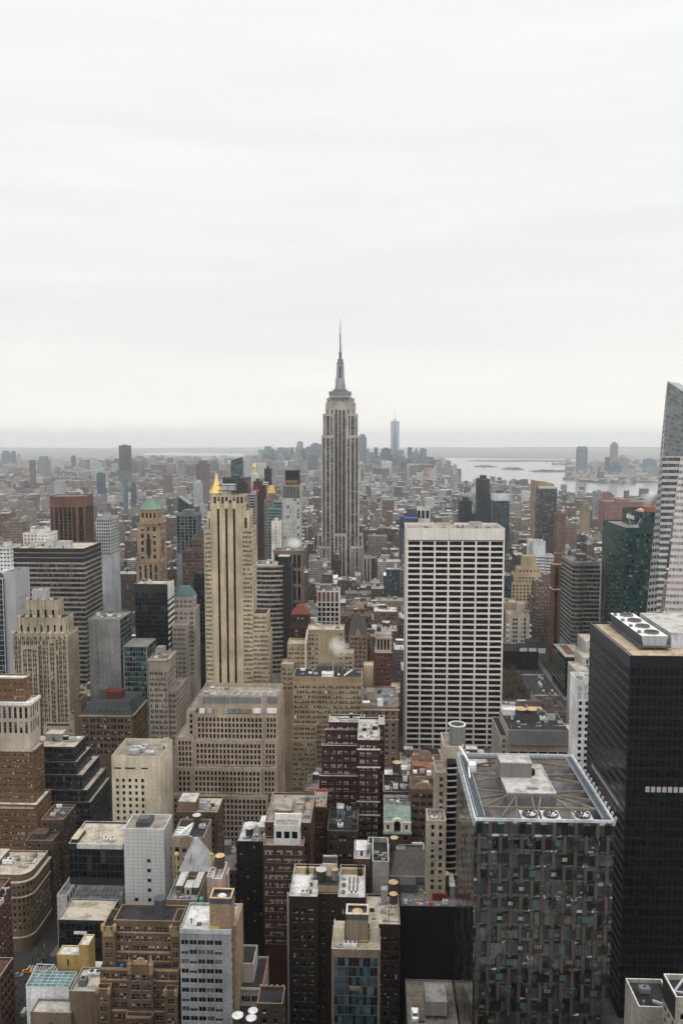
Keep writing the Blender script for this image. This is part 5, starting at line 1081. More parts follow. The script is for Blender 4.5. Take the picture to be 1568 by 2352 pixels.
f = F(4.6, 3.45, .6, .55, 2, .12, .3, mt=2, mx=.5, pal='old'); x = b.box(705, 789, 1446, 560, 18, f=f.but(skip=lambda i, j, n, m: 3 <= i < n - 1), par=1.0); b.clutter(*x, 4)
b.box(659.5, 704.8, 1478, 556, 16, f=f, par=1.4); b.box(645, 674, 1525, 548, 14, f=f); b.box(789, 812, 1500, 562, 14, f=f); b.box(835, 857, 1528, 545, 10, f=None)
q = MB(); xp = P(701.6, 1500, 555)[0]; q.bar((xp, 555.2, P(701, 1560, 555)[1]), (xp, 555.2, P(701, 1478, 555)[1]), .9); q.bar((xp, 555.2, P(701, 1478, 555)[1]), (xp + 1.2, 559, P(705, 1448, 556)[1]), .9); b.part('flue', q, worn('flue_pale', (.62, .58, .5))); b.done()
b = Bld('plant_roof_building', 'pinkish brown stone building with crowded machine roof beside the white gridded slab', wall=(.17, .12, .088), trim=(.36, .28, .2), roof='grey', vb=1770)
Y = 500; f = F(4.2, 3.8, .4, .52, 1, rec=.35, mt=2.6, mx=.8, pal='oldd'); x = b.box(831, 914, 1622, Y, 42, f=f, par=1.0); z = x[4]; b.cornice(x[0], x[1], Y, Y + 20, z - 1.6, .9, .8); b.cornice(x[0], x[1], Y, Y + 20, z - 8, .6, .5)
b.hut(x[0] + 3, x[0] + 8, Y + 10, Y + 20, z, 7, worn('hutb2', (.3, .22, .15))); b.hut(x[0] + 10, x[0] + 13.4, Y + 2, Y + 6, z, 4.4, ACWHITE, MATS['roof_white'], False); b.hut(x[0] + .6, x[0] + 5, Y + 1, Y + 5, z, 3, worn('hutp', (.3, .25, .22)), MATS['roof_white'], False)
b.clutter(x[0], x[1], Y + 2, Y + 40, z, 14, 1.1); b.done()

# ================================================================== left and centre middle distance
b = Bld('ribbon_office', 'wide dark glass office slab with pale horizontal bands and flat cream roof', wall=(.27, .235, .195), trim=(.03, .03, .032), roof='cream', vb=1580)
Y = 700; f = F(2.0, 4.45, .975, .64, rec=.2, mt=.2, mx=.1, pal='curt'); x = b.box(31, 193, 1259, Y, 46, f=f, fs=f, par=1.0); z = x[4] + 1
q = MB(); 
for k in range(3): zz = z - k * 4.45; q.box(x[0] - .05, x[1] + .05, Y - .06, Y - .003, zz - 2.85 - .2, zz + .02); q.box(x[1] + .003, x[1] + .06, Y, Y + 46, zz - 3.05, zz + .02)
b.part('black_band', q, BLACKM); b.hut(x[0] + 36, x[0] + 48, Y + 10, Y + 17, x[4], 6, worn('hut_pale', (.4, .41, .43)), None, True); b.hut(x[0] + 25, x[0] + 31, Y + 14, Y + 22, x[4], 7, worn('hut_pale', (.4, .41, .43))); b.clutter(x[0] + 1, x[0] + 24, Y + 6, Y + 40, x[4], 8, 1.5); b.done()
b = Bld('grey_slab', 'plain pale grey windowless slab with a few slits at the photo\'s left edge', wall=(.34, .345, .355), trim=(.45, .46, .47), roof='dark', vb=1560)
b.m0 = worn('grey_panel', (.33, .335, .345), .06, streak=.06, rough=.55)
x = b.box(9, 35, 1314, 598, 26, f=None, fs=F(4.2, 7.5, .16, .42, mt=18, mx=6, rec=.3, pal='black'), par=3); b.wbox(x[0] - 20, x[0] - .01, 596, 624, 0, x[4] - 1, F(2, 4, .95, .9, rec=.1, pal='curt')); q = MB(); q.bar((x[0] - 12, 604, x[4]), (x[0] + 2, 612, x[4] + 4), .8); q.box(x[0] - 5, x[0] - 2, 606, 610, x[4], x[4] + 3.5); b.part('cleaning_crane', q, ACWHITE); b.done()
b = Bld('grey_slab', 'grey ribbed slab with dark green glass side, steam vents on its roof', wall=(.20, .195, .185), trim=(.3, .29, .27), roof='grey', vb=1620)
Y = 585; x = b.box(203, 276, 1421, Y, 28, f=F(4, 7.5, .3, .1, rec=.25, mt=15, mx=.8, pal='black', skip=lambda i, j, n, m: i != 1), fs=F(2.1, 3.9, .95, .9, rec=.1, mt=.6, mx=.1, pal='green'), par=1.2); b.clutter(*x, 8, 1.1)
b.box(283, 338, 1484, Y - 12, 24, f=F(2.2, 3.8, .94, .9, rec=.1, mt=.5, pal='green'), par=.8); b.done()
b = Bld('limestone_block', 'narrow grey beige stone block with colonnaded top storey, left of the golden striped tower', wall=(.25, .21, .17), trim=(.34, .29, .24), roof='grey', vb=1700)
Y = 500; f = F(2.9, 3.6, .6, .58, 2, .12, .3, mt=8, mx=.5, pal='oldd'); x = b.box(341, 385, 1513, Y, 21, f=f, par=.8); b.cornice(x[0], x[1], Y, Y + 21, x[4] - .4, 1, .8); q = MB(); b.clutter(*x, 4); b.hut(x[0] + 2, x[0] + 7, Y + 10, Y + 18, x[4], 5); b.box(385, 405, 1586, Y + 2, 30, f=f.but(mt=1.5)); b.done()
b = Bld('mansard_building', 'old stone building with dark mansard roof, dormers and a small red shed', wall=(.13, .09, .055), trim=(.24, .19, .13), roof='dark', vb=1720)
Y = 520; x = b.box(185, 304, 1642, Y, 34, f=F(4.6, 4.4, .6, .62, 2, .12, .5, mt=1.6, mx=1, pal='oldd'), par=0); z = x[4]; b.cornice(x[0], x[1], Y, Y + 34, z - .9, .9, 1.0)
zt = z + 7; q = MB(); i_ = [(x[0] + 4, Y + 6), (x[1] - 4, Y + 6), (x[1] - 4, Y + 28), (x[0] + 4, Y + 28)]; o_ = [(x[0], Y), (x[1], Y), (x[1], Y + 34), (x[0], Y + 34)]
for k in range(4): q.face([(*o_[k], z + .01), (*o_[(k + 1) % 4], z + .01), (*i_[(k + 1) % 4], zt), (*i_[k], zt)])
q.face([(*t, zt) for t in i_]); b.part('mansard', q, worn('mansard_dark', (.04, .042, .045), .25))
for k in range(8): q = MB(); a = x[0] + 3 + k * 3.9; q.box(a, a + 1.4, Y + 1.2, Y + 4, z + 1.2, z + 3.6); b.part('dormer', q, DSTEEL)
q = MB(); q.box(x[0] + 13, x[0] + 24, Y + 14, Y + 22, zt - .1, zt + 5); b.part('roof_shed', q, worn('shed_red', (.10, .022, .018))); q = MB(); q.box(x[0] + 8, x[0] + 13, Y + 16, Y + 24, zt - .1, zt + 6); b.part('bulkhead', q, DSTEEL); b.box(170, 186, 1604, Y + 6, 12, f=None); b.done()
b = Bld('black_box_tower', 'black glass box with white striped side, before the green roofed classical tower', wall=(.02, .02, .022), trim=(.5, .48, .45), roof='cream', vb=1510)
Y = 640; x = b.box(309, 385, 1341, Y, 20, f=F(2.6, 3.8, .95, .93, rec=.05, mt=7, mx=.2, pal='curtd'), fs=None, par=.8)
q = MB(); z = x[4] + .8; q.box(x[1] + .003, x[1] + .3, Y, Y + 20, z - 13, z)
for k in range(26): zz = z - 17 - k * 5; q.box(x[1] + .003, x[1] + .3, Y, Y + 20, zz, zz + 2.2) if zz > 20 else None
b.part('side_band', q, worn('band_white', (.62, .6, .57))); b.clutter(*x, 5); b.done()
b = Bld('classical_tower', 'tan classical tower with arched niches and green copper hipped roof', wall=(.26, .19, .115), trim=(.27, .185, .10), sp=(.03, .03, .03), roof='warm', vb=1345)
Y = 730; f = F(3.6, 3.9, .45, .6, 1, rec=.4, mt=2, mx=1.2, pal='oldd'); x0_, x1_, z0_ = b.px(314.7, 366, 1300, Y)
x = b.box(313.5, 367, 1290, Y, 24, f=f.but(strip=True, bay=5)); z1_ = P(340, 1202, Y + 1)[1]
xb = b.box(315, 366, 1202, Y + .6, 23, z0=x[4], f=f.but(bay=5, fl=6.5, mx=2), par=.4); b.cornice(xb[0], xb[1], Y + .6, Y + 23, xb[4] - .6, 1.4, 1.2); b.cornice(x[0], x[1], Y, Y + 24, x[4], 1.2, .9)
q = MB(); xm = (xb[0] + xb[1]) / 2; zz = P(340, 1275, Y)[1]; q.face([(xm - 2.2, Y + .55, zz)] + [(xm + 2.2, Y + .55, zz)] + [(xm + 2.2 * math.cos(math.pi * k / 8), Y + .55, zz + 14 + 2.2 * math.sin(math.pi * k / 8)) for k in range(9)]); b.part('arched_niche', q, BLACKM)
for (px, pw) in ((333, 0),): q = MB(); q.box(xb[1] + .003, xb[1] + .05, Y + 9, Y + 14, zz, zz + 15); b.part('arched_niche', q, BLACKM)
xt = b.box(321, 362, 1170, Y + 3, 17, z0=xb[4], f=F(3.4, 8, .5, .6, 1, rec=.5, mt=1.6, mx=1, pal='black'), par=.3); b.cornice(xt[0], xt[1], Y + 3, Y + 18, xt[4] - .5, 1, .8)
q = MB(); i_ = [(xt[0] + 5.5, Y + 8), (xt[1] - 5.5, Y + 8), (xt[1] - 5.5, Y + 15), (xt[0] + 5.5, Y + 15)]; o_ = [(xt[0], Y + 3), (xt[1], Y + 3), (xt[1], Y + 20), (xt[0], Y + 20)]; zt = P(341, 1146, Y + 10)[1]
for k in range(4): q.face([(*o_[k], xt[4] + .3), (*o_[(k + 1) % 4], xt[4] + .3), (*i_[(k + 1) % 4], zt), (*i_[k], zt)])
q.face([(*t, zt) for t in i_]); b.part('copper_roof', q, worn('verdigris', (.15, .225, .18), .25)); b.done()
b = Bld('copper_top_building', 'pale stone setback building with blue green copper cap, right of the black box', wall=(.35, .31, .27), trim=(.42, .38, .33), roof='warm', vb=1540)
Y = 660; f = F(4, 4, .5, .55, 2, .12, .3, mt=2, mx=.6, pal='oldd'); x = b.box(397, 447, 1398, Y, 20, f=f); xt = b.box(400, 443, 1371, Y + 2, 15, z0=x[4], f=f, par=0)
q = MB(); i_ = [(xt[0] + 4, Y + 7), (xt[1] - 4, Y + 7), (xt[1] - 4, Y + 12), (xt[0] + 4, Y + 12)]; o_ = [(xt[0], Y + 2), (xt[1], Y + 2), (xt[1], Y + 17), (xt[0], Y + 17)]; zt = P(421, 1346, Y + 9)[1]
for k in range(4): q.face([(*o_[k], xt[4]), (*o_[(k + 1) % 4], xt[4]), (*i_[(k + 1) % 4], zt), (*i_[k], zt)])
q.face([(*t, zt) for t in i_]); b.part('copper_cap', q, worn('copper_blue', (.085, .145, .14), .2)); b.box(396, 428, 1436, Y - 14, 13.9, f=f.but(pal='oldb')); b.done()
b = Bld('dark_slab', 'black slab squeezed between the copper capped building and the golden striped tower', wall=(.02, .02, .022), roof='dark', vb=1500); b.box(444, 474, 1316, 740, 20, f=F(2.4, 4, .9, .9, rec=.05, pal='curtd')); b.done()
b = Bld('brick_tower', 'dark brown brick tower with stepped top, left of the golden striped tower', wall=(.11, .075, .06), trim=(.2, .15, .12), roof='brown', vb=1330); x = b.box(418, 474, 1265, 810, 24, f=F(3.2, 3.8, .5, .5, pal='oldd')); b.box(441, 472, 1238, 815, 14, z0=x[4], f=F(3.2, 3.8, .5, .5, pal='oldd')); b.done()

b = Bld('curved_office', 'office with curved banded glass front and black slab end, behind the golden striped tower', wall=(.34, .31, .27), trim=(.4, .37, .32), roof='cream', vb=1540)
Y = 690; x0, x1, z = b.px(579, 650, 1298, Y); n = 7; pts = [(x0 + (x1 - x0) * k / n, Y + 5 * (1 - math.sin(math.pi * (.15 + .7 * k / n))) - 1) for k in range(n + 1)]
b.base = (x0, Y, 0); b.setlow(620, Y); fcv = F(1.6, 4.2, .96, .62, rec=.2, mt=1, mx=.02, pal='curt'); b.prism(pts + [(x1, Y + 24), (x0, Y + 24)], 0, z, [fcv] * n + [None] * 3, par=.7)
xx = P(650, 1303, Y + 1)[0]; q = MB(); x2 = P(668, 1300, Y + 1)[0]; q.box(xx + .01, x2, Y - .6, Y + 24, 0, z - 1); b.part('end_slab', q, worn('slab_black', (.018, .018, .02))); b.hut(x1 - 5, x2 - 2, Y + 5, Y + 16, z - .9, 8, worn('slab_black', (.018, .018, .02)), None, False); b.clutter(x0 + 2, x1 - 8, Y + 8, Y + 22, z - .7, 7, 1.4); b.done()
b = Bld('brown_tower', 'brown stone tower with arcaded top just below the white tower with a black cap', wall=(.17, .125, .10), trim=(.27, .21, .165), roof='grey', vb=1445)
Y = 770; f = F(4.4, 7, .62, .8, 1, rec=.5, mt=2.6, mx=1, pal='black', strip=True); x = b.box(628, 694, 1264, Y, 22, f=f.but(fl=16), par=1); b.cornice(x[0], x[1], Y, Y + 20, x[4] + .2, 1, .9); b.clutter(*x, 6, 1.4); b.done()
b = Bld('capped_tower', 'slender white tower of pale windows with black box cap', wall=(.40, .37, .33), trim=(.4, .37, .33), roof='dark', vb=1262)
Y = 900; x = b.box(648.8, 689, 1114, Y, 22, f=F(4.05, 3.95, .62, .70, rec=.3, mt=15, mx=.2, pal='old').but(pal='skyp'), par=1)
q = MB()
for k in range(6): a = x[0] + k * (x[1] - x[0] - 1.3) / 5; q.box(a, a + 1.3, Y - .9, Y - .003, x[4] - 13, x[4] + 2.5)
b.part('top_pier', q, worn('pier_brown', (.24, .21, .175))); q = MB(); q.box(x[0] + .3, x[1] - .3, Y - .3, Y - .004, x[4] - 13.5, x[4] - .6); b.part('louvre', q, DSTEEL)
q = MB(); xa, zt = P(655, 1081, Y + 2); xb, _ = P(686, 1081, Y + 2); q.box(xa, xb, Y + 2, Y + 18, x[4] - .1, zt); g = MB()
for k in range(6): a = xa + 1.4 + k * 2.3; g.box(a, a + 1, Y + 1.9, Y + 1.997, x[4] + 3, x[4] + 6.5)
b.part('black_cap', q, worn('cap_black', (.013, .018, .02)), ('lit_panel', g, [plain('amber', (.35, .22, .04))])); b.done()
b = Bld('grid_office', 'small white gridded office with reddish top storey, before the great central skyscraper', wall=(.60, .57, .53), trim=(.6, .57, .53), sp=(.15, .06, .05), roof='grey', vb=1470)
Y = 720; x = b.box(728, 779, 1357, Y, 20, f=F(4.0, 4.55, .72, .76, rec=.5, mt=10.5, mx=.3, pal='curtd'), fs=F(4.6, 4.55, .6, .6, rec=.3, mt=10, pal='curtd'), par=1); q = MB(); z = x[4] + 1
for k in range(5): a = x[0] + .3 + (k + .14) * (x[1] - x[0] - .6) / 5; q.box(a, a + 2.85, Y - .02, Y + .1, z - 10, z - 1.2)
b.part('red_panel', q, worn('panel_red', (.13, .055, .045))); b.hut(x[0] + 2, x[0] + 13, Y + 6, Y + 16, x[4], 5, LEADGREY, None, False); b.clutter(*x, 5, 1.2); b.done()
b = Bld('hip_roof_building', 'dark old building with rust red hipped roof beside the curved office', wall=(.05, .035, .03), trim=(.16, .1, .08), roof='brown', vb=1500)
Y = 600; x = b.box(666, 712, 1440, Y, 16, f=F(3, 3.6, .5, .5, pal='oldd'), par=0); z = x[4]; b.box(669, 710, 1411, Y + 1.5, 13, z0=z, f=F(3, 6, .4, .6, mt=1, pal='oldd'), par=0); q = MB(); zz = P(690, 1411, Y + 1.5)[1]; xa = P(667, 1411, Y + 1)[0]; xb = P(711, 1411, Y + 1)[0]; zt = P(690, 1388, Y + 7)[1]
i_ = [(xa + 5, Y + 7), (xb - 5, Y + 7), (xb - 5, Y + 9), (xa + 5, Y + 9)]; o_ = [(xa, Y + .8), (xb, Y + .8), (xb, Y + 15), (xa, Y + 15)]
for k in range(4): q.face([(*o_[k], zz), (*o_[(k + 1) % 4], zz), (*i_[(k + 1) % 4], zt), (*i_[k], zt)])
q.face([(*t, zt) for t in i_]); b.part('hipped_roof', q, worn('rust_tile', (.16, .05, .03))); b.done()
b = Bld('gothic_building', 'brown gothic gabled building beside the tan block\'s blank wall', wall=(.25, .185, .14), trim=(.32, .24, .17), roof='brown', vb=1540)
Y = 615; x = b.box(801, 843, 1458, Y, 16, f=F(3.2, 3.6, .55, .6, 2, .1, rec=.4, mt=1.5, pal='oldb'), par=0); z = x[4]; q = MB(); xm = (x[0] + x[1]) / 2; zt = P(822, 1418, Y + 8)[1]
q.face([(x[0], Y, z), (x[1], Y, z), (x[1] - 2, Y + 8, zt), (x[0] + 2, Y + 8, zt)]); q.face([(x[1], Y, z), (x[1], Y + 16, z), (x[1] - 2, Y + 8, zt)]); q.face([(x[0], Y + 16, z), (x[0], Y, z), (x[0] + 2, Y + 8, zt)]); q.face([(x[1], Y + 16, z), (x[0], Y + 16, z), (x[0] + 2, Y + 8, zt), (x[1] - 2, Y + 8, zt)]); b.part('steep_roof', q, worn('slate_warm', (.085, .075, .07)))
q = MB(); q.face([(xm - 3, Y - .4, z - 2), (xm + 3, Y - .4, z - 2), (xm, Y - .4, z + 6)]); q.face([(xm - 3, Y - .4, z - 2), (xm, Y - .4, z + 6), (xm, Y + 5, z + 6), (xm - 3, Y + 2, z - 2)]); q.face([(xm + 3, Y - .4, z - 2), (xm + 3, Y + 2, z - 2), (xm, Y + 5, z + 6), (xm, Y - .4, z + 6)]); b.part('gable', q, b.m1); b.done()
b = Bld('red_brick_tower', 'narrow dark red brick building with pale arched top, left of the white gridded slab', wall=(.10, .04, .035), trim=(.42, .36, .29), roof='grey', vb=1560)
Y = 580; x = b.box(863, 898, 1498, Y, 14, f=F(2.4, 3.5, .5, .52, rec=.3, pal='oldb')); om = b.m0; q = MB(); xa, xb, zt = b.px(862, 899, 1455, Y - .3); q.box(xa, xb, Y - .3, Y + 13, x[4] + .9, zt); g = MB()
for k in range(4): a = xa + 1 + k * (xb - xa - 2) / 4; g.box(a + .3, a + 1.9, Y - .36, Y - .302, x[4] + 3, zt - 4.5)
b.part('top_storeys', q, worn('top_pale', (.36, .31, .25)), ('window', g, [G_DARK])); b.cornice(xa, xb, Y - .3, Y + 13, zt - 3.5, .7, .8); b.cornice(xa, xb, Y - .3, Y + 13, x[4] + .6, .7, .6); b.unit(xa + 6, Y + 6, zt, 4, 4, 3, STEEL, 1); b.hut(xa + 1, xa + 4, Y + 6, Y + 11, zt, 3.5); b.done()
# ================================================================== the great central skyscraper
b = Bld('setback_skyscraper', 'tallest grey brown limestone skyscraper with steel mast, rising above the horizon at the centre', wall=(.365, .325, .28), trim=(.39, .345, .30), sp=(.045, .042, .044), roof='grey', vb=1330)
Y0 = 1300; f = F(1.75, 3.78, .99, .46, rec=.5, mt=3.2, mx=0, pal='grey', strip=True, sill=.6); b.base = (P(781, 1200, Y0)[0], Y0, 0); b.zlo = P(781, 1336, Y0)[1] - 4
def wing(pl, cols, py, Y, D=12, z0=0.0, mt=3.2, ends=True):
    """pl: left and right pixel; cols: window strips as (left, right, number of columns)"""
    x0, x1, z = b.px(pl[0], pl[1], py, Y); cur = x0
    for (a, c, n) in cols:
        xa, xb = P(a, py, Y)[0], P(c, py, Y)[0]
        b.mb.face([(cur, Y, z0), (xa, Y, z0), (xa, Y, z), (cur, Y, z)]); w_ = (xb - xa)
        b.facade((xa, Y), 0, w_, z0, z, f.but(bay=w_, ww=.97, mt=mt)); cur = xb
    b.mb.face([(cur, Y, z0), (x1, Y, z0), (x1, Y, z), (cur, Y, z)])
    b.mb.face([(x1, Y, z0), (x1, Y + D, z0), (x1, Y + D, z), (x1, Y, z)]); b.mb.face([(x0, Y + D, z0), (x0, Y, z0), (x0, Y, z), (x0, Y + D, z)]); b.roofface([(x0, Y, z - .01), (x1, Y, z - .01), (x1, Y + D, z - .01), (x0, Y + D, z - .01)])
    return x0, x1, z
wing((747.2, 816.1), [(750.3, 753.4, 1), (759.9, 764.5, 2)][:2] + [(769.2, 774.8, 2), (777.7, 783.4, 2), (786.3, 792.2, 2), (797, 801.6, 2), (808, 811, 1)], 925.5, 1316, 26, mt=10)
x0, x1, zc = b.px(749.7, 813.3, 914, 1317); b.wbox(x0, x1, 1316.5, 1340, P(781, 925.5, 1316)[1] - .1, zc, F(7, 5.2, .22, .5, rec=.5, mt=1.4, mx=1, pal='black'), par=.5)
f = f.but(rec=.9)
U = [(743.7, 746.3, 1), (748.8, 757, 3), (759.2, 762.6, 1)]; mir = lambda L, c=781.3: [(2 * c - d, 2 * c - a, n) for (a, d, n) in reversed(L)]
wing((741.1, 765.5), U, 950, 1308, 18); wing((796.4, 821.4), mir(U), 950, 1308, 18)
Lw = [(740.8, 746.4, 2), (748.9, 756.6, 3), (759.4, 764.8, 2)]; wing((738.1, 767.4), Lw, 1000, 1302, 18); wing((795.2, 824.5), mir(Lw), 1000, 1302, 18)
wing((766.3, 795.6), [(769, 775.1, 2), (777.8, 783.3, 2), (786, 791.8, 2)], 1225.5, 1299, 6, mt=6)
wing((729.5, 738.2), [(732, 738, 2)], 1225, 1304, 14); wing((824.4, 833), [(824.4, 829.8, 2)], 1225, 1304, 14)
W1 = [(730.2, 732.6, 1), (735.2, 737.5, 1), (740, 746.4, 2), (748.8, 751.4, 1), (753.6, 756.2, 1)]; wing((727.3, 759.7), W1, 1254.5, 1296, 8); wing((802.9, 835.3), mir(W1), 1254.5, 1296, 8)
wing((710.3, 727.2), [(713.6, 718.8, 2), (721, 726.6, 2)], 1276, 1300, 20); wing((835.4, 852.3), [(835.8, 841, 2), (843.6, 849, 2)], 1278, 1300, 20)
for k in range(3): q = MB(); xm = P(772 + k * 8.3, 1228, 1298.6)[0]; zz = P(772, 1234, 1298.6)[1]; q.face([(xm - 1.9, 1298.9, zz - 2), (xm + 1.9, 1298.9, zz - 2)] + [(xm + 1.9 * math.cos(math.pi * t / 8), 1298.9, zz + 2.2 * math.sin(math.pi * t / 8)) for t in range(9)]); b.part('arched_window', q, DSTEEL)
cx_, cyy = P(781.3, 905, 1328)[0], 1328; pm_ = pxm(1328); hz = lambda py: P(781, py, 1328)[1]
ALU = worn('mast_aluminium', (.25, .26, .28), .12, rough=.5, metal=.2); DK = worn('mast_dark', (.06, .075, .085), .15, rough=.4)
def sq(h, d=None): h *= pm_; d = h if d is None else d; return [(cx_ - h, cyy - d), (cx_ + h, cyy - d), (cx_ + h, cyy + d), (cx_ - h, cyy + d)]
for k, (h, ya, yb_, m_) in enumerate(((24, 915, 907.5, ALU), (24.6, 907.5, 905.5, DK), (24.4, 905.5, 902.5, ALU), (24.8, 902.5, 900.6, DK), (16.5, 900.6, 898.6, ALU), (16.9, 898.6, 897.4, DK), (14.5, 897.4, 895.6, ALU), (14, 895.6, 894.4, DK))):
    q = MB(); q.poly(sq(h), hz(ya), hz(yb_), 0, True, True); b.part('terrace_tier', q, m_)
q = MB(); prof = [(12.2, 894.4), (11, 884), (9.8, 874), (8.7, 862), (8.2, 850), (8, 840)]
for (h, ya), (h2, yb_) in zip(prof, prof[1:]):
    A = [(x, y, hz(ya)) for x, y in sq(h, 5.4)]; B_ = [(x, y, hz(yb_)) for x, y in sq(h2, 5.2)]; A2 = [(cx_ - 5.4, cyy - h * pm_, hz(ya)), (cx_ + 5.4, cyy - h * pm_, hz(ya)), (cx_ + 5.4, cyy + h * pm_, hz(ya)), (cx_ - 5.4, cyy + h * pm_, hz(ya))]; B2 = [(cx_ - 5.2, cyy - h2 * pm_, hz(yb_)), (cx_ + 5.2, cyy - h2 * pm_, hz(yb_)), (cx_ + 5.2, cyy + h2 * pm_, hz(yb_)), (cx_ - 5.2, cyy + h2 * pm_, hz(yb_))]
    for k in range(4): q.face([A[k], A[(k + 1) % 4], B_[(k + 1) % 4], B_[k]]); q.face([A2[k], A2[(k + 1) % 4], B2[(k + 1) % 4], B2[k]])
b.part('mast_base', q, ALU); q = MB(); q.box(cx_ - 3 * pm_, cx_ + 3 * pm_, cyy - 9.4 * pm_, cyy, hz(894), hz(842)); b.part('mast_glazing', q, DK)
q = MB(); q.lathe(cx_, cyy, [(8 * pm_, hz(840)), (8 * pm_, hz(838.6)), (7.7 * pm_, hz(838)), (7.7 * pm_, hz(834)), (8.6 * pm_, hz(833.8)), (8.6 * pm_, hz(833)), (6.3 * pm_, hz(832)), (6.2 * pm_, hz(827)), (7 * pm_, hz(826.6)), (7 * pm_, hz(825.6)), (4.8 * pm_, hz(825)), (2.9 * pm_, hz(821.5))], 16); b.part('mast_crown', q, worn('mast_mid', (.17, .18, .2), .2))
q = MB(); q.lathe(cx_, cyy, [(3.0 * pm_, hz(821.5)), (3.2 * pm_, hz(815)), (2.9 * pm_, hz(810.6)), (4.8 * pm_, hz(810.4)), (4.8 * pm_, hz(809.6)), (1.6 * pm_, hz(809)), (1.7 * pm_, hz(796)), (1.3 * pm_, hz(790)), (1.5 * pm_, hz(780)), (1.2 * pm_, hz(772)), (1.35 * pm_, hz(769)), (2.4 * pm_, hz(768.8)), (2.4 * pm_, hz(768.2)), (.85 * pm_, hz(768)), (.75 * pm_, hz(745)), (.35 * pm_, hz(743)), (.28 * pm_, hz(736)), (.05, hz(731))], 8); b.part('antenna', q, worn('antenna_dark', (.09, .09, .095), .3))
for (o, ya, yb_) in ((4.3, 809, 794), (-11.5, 880, 868), (-19, 903, 891), (17, 897, 887)): q = MB(); q.bar((cx_ + o * pm_, cyy - 5, hz(ya)), (cx_ + o * pm_, cyy - 5, hz(yb_)), .4); b.part('aerial', q, DSTEEL)
b.done(); BUILT.append((P(710, 1276, 1296)[0], P(852, 1276, 1296)[0], 1290, 1345))

# ================================================================== right side, across the avenue
b = Bld('crystal_tower', 'slanting faceted glass skyscraper with sloping top at the photo\'s edge', wall=(.36, .35, .33), trim=(.4, .4, .4), roof='grey', vb=1430)
b.panes = [G_DARK, G_MID, glass('pinkish_glass', (.20, .165, .16), .25), G_GREY]; b.m0 = worn('spandrel_grey', (.34, .335, .325), .08, rough=.4); b.m1 = worn('spandrel_pink', (.46, .43, .415), .08, rough=.4); b.m2 = worn('crown_grey', (.15, .16, .16), .1)
Pt = lambda px, py, Y: (P(px, py, Y)[0], Y, P(px, py, Y)[1]); b.base = (P(1500, 1400, 640)[0], 640, 0)
# left flank, front-left facet, pale front-right facet
A0, A1, A2 = Pt(1532.3, 876, 660), Pt(1515.5, 1048, 652), Pt(1470, 1560, 630)
B1, B2 = Pt(1521.5, 1048, 640), Pt(1500.5, 1560, 608); Cc1 = Pt(1600, 1048, 640); T1 = Pt(1632, 941, 648)
G1, G2 = Pt(1553, 1000, 639), Pt(1503, 1430, 615)
b.qfacade(A1, B1, A0, A0, 2, 14, .8, .55, .1, (0, 3), 0)
b.qfacade(B1, Cc1, T1, A0, 14, 16, .86, .8, .15, (3, 1, 3), 2)
b.qfacade(A2, B2, B1, A1, 3, 34, .8, .5, .15, (0, 1), 0)
kink = Pt(1562, 1048, 640); low = Pt(1502, 1490, 611)
b.qfacade(low, Pt(1504, 1490, 611), kink, B1, 8, 31, .93, .55, .15, (0, 0, 1), 0)
b.qfacade(B2, Pt(1510, 1560, 608), Pt(1504, 1490, 611), low, 2, 4, .8, .58, .2, (0, 1), 0)
b.qfacade(Pt(1508, 1560, 607), Pt(1700, 1560, 640), Pt(1700, 1048, 650), kink, 22, 34, .9, .46, .08, (2, 2, 2, 3), 1)
q = MB(); top = [A0, T1, Pt(1700, 985, 700), Pt(1560, 880, 710)]; q.face(top); q.face([Pt(1560, 880, 710), A0, A1, A2, Pt(1485, 1560, 720)]); b.part('rear_glass', q, G_MID)
q = MB(); q.bar(A0, T1, 1.0); q.bar(A0, A1, .8); b.part('edge_trim', q, b.m1); b.fp.append([(218, 606), (330, 606), (330, 720), (218, 720)]); b.done()

b = Bld('green_glass_tower', 'dark green glass office tower with white lettering on its raised top block', wall=(.012, .052, .048), trim=(.012, .05, .046), roof='warm', vb=1450)
b.m0 = b.m1 = worn('green_panel', (.008, .042, .039), .12, rough=.25, spec=.6)
Y = 760; f = F(2.1, 5.0, .97, .72, rec=.08, mt=5, mx=.1, pal='green'); x = b.box(1436, 1500, 1212, Y, 76, f=f, fs=f.but(wh=.85), par=1.4)
xt0, zt = P(1469.6, 1176, Y + 10); xt1 = P(1540, 1176, Y + 10)[0]; D2 = PZ(1430, 1165, zt)[1] - Y - 10; b.wbox(xt0, xt1, Y + 10, Y + 10 + D2, x[4] - .1, zt, F(2.1, 5, .97, .96, rec=.04, mt=.8, mx=.1, pal='green').but(wh=.97), par=3)
q = MB(); q.lathe(xt0 + 8, Y + 34, [(4, zt - 3), (4, zt + .2), (.2, zt + 2)], 14); b.part('tank', q, TANCAP); q = MB(); q.box(xt0 + 12, xt0 + 24, Y + 30, Y + 44, zt - 3, zt + 3); b.part('plant_room', q, RUST)
q = MB(); xm = x[0] + 9; q.bar((xm, Y + 8, x[4]), (xm - 4, Y + 8, x[4] + 9), .5); q.bar((xm + 3, Y + 8, x[4]), (xm + 7, Y + 8, x[4] + 9), .5); q.box(xm - 1, xm + 5, Y + 6, Y + 10, x[4], x[4] + 3); b.part('cleaning_crane', q, STEEL)
sg = random.Random(4)
for k in range(6): a = x[0] + sg.uniform(1, 22); h = x[4] - sg.randrange(7, 16) * 5 - 5; q = MB(); q.box(a, a + 1.0, Y - .05, Y + .05, h, h + .35); b.part('lit_lamp', q, plain('lamp_yellow', (.8, .6, .2), emit=(1, .75, .25), es=.9))
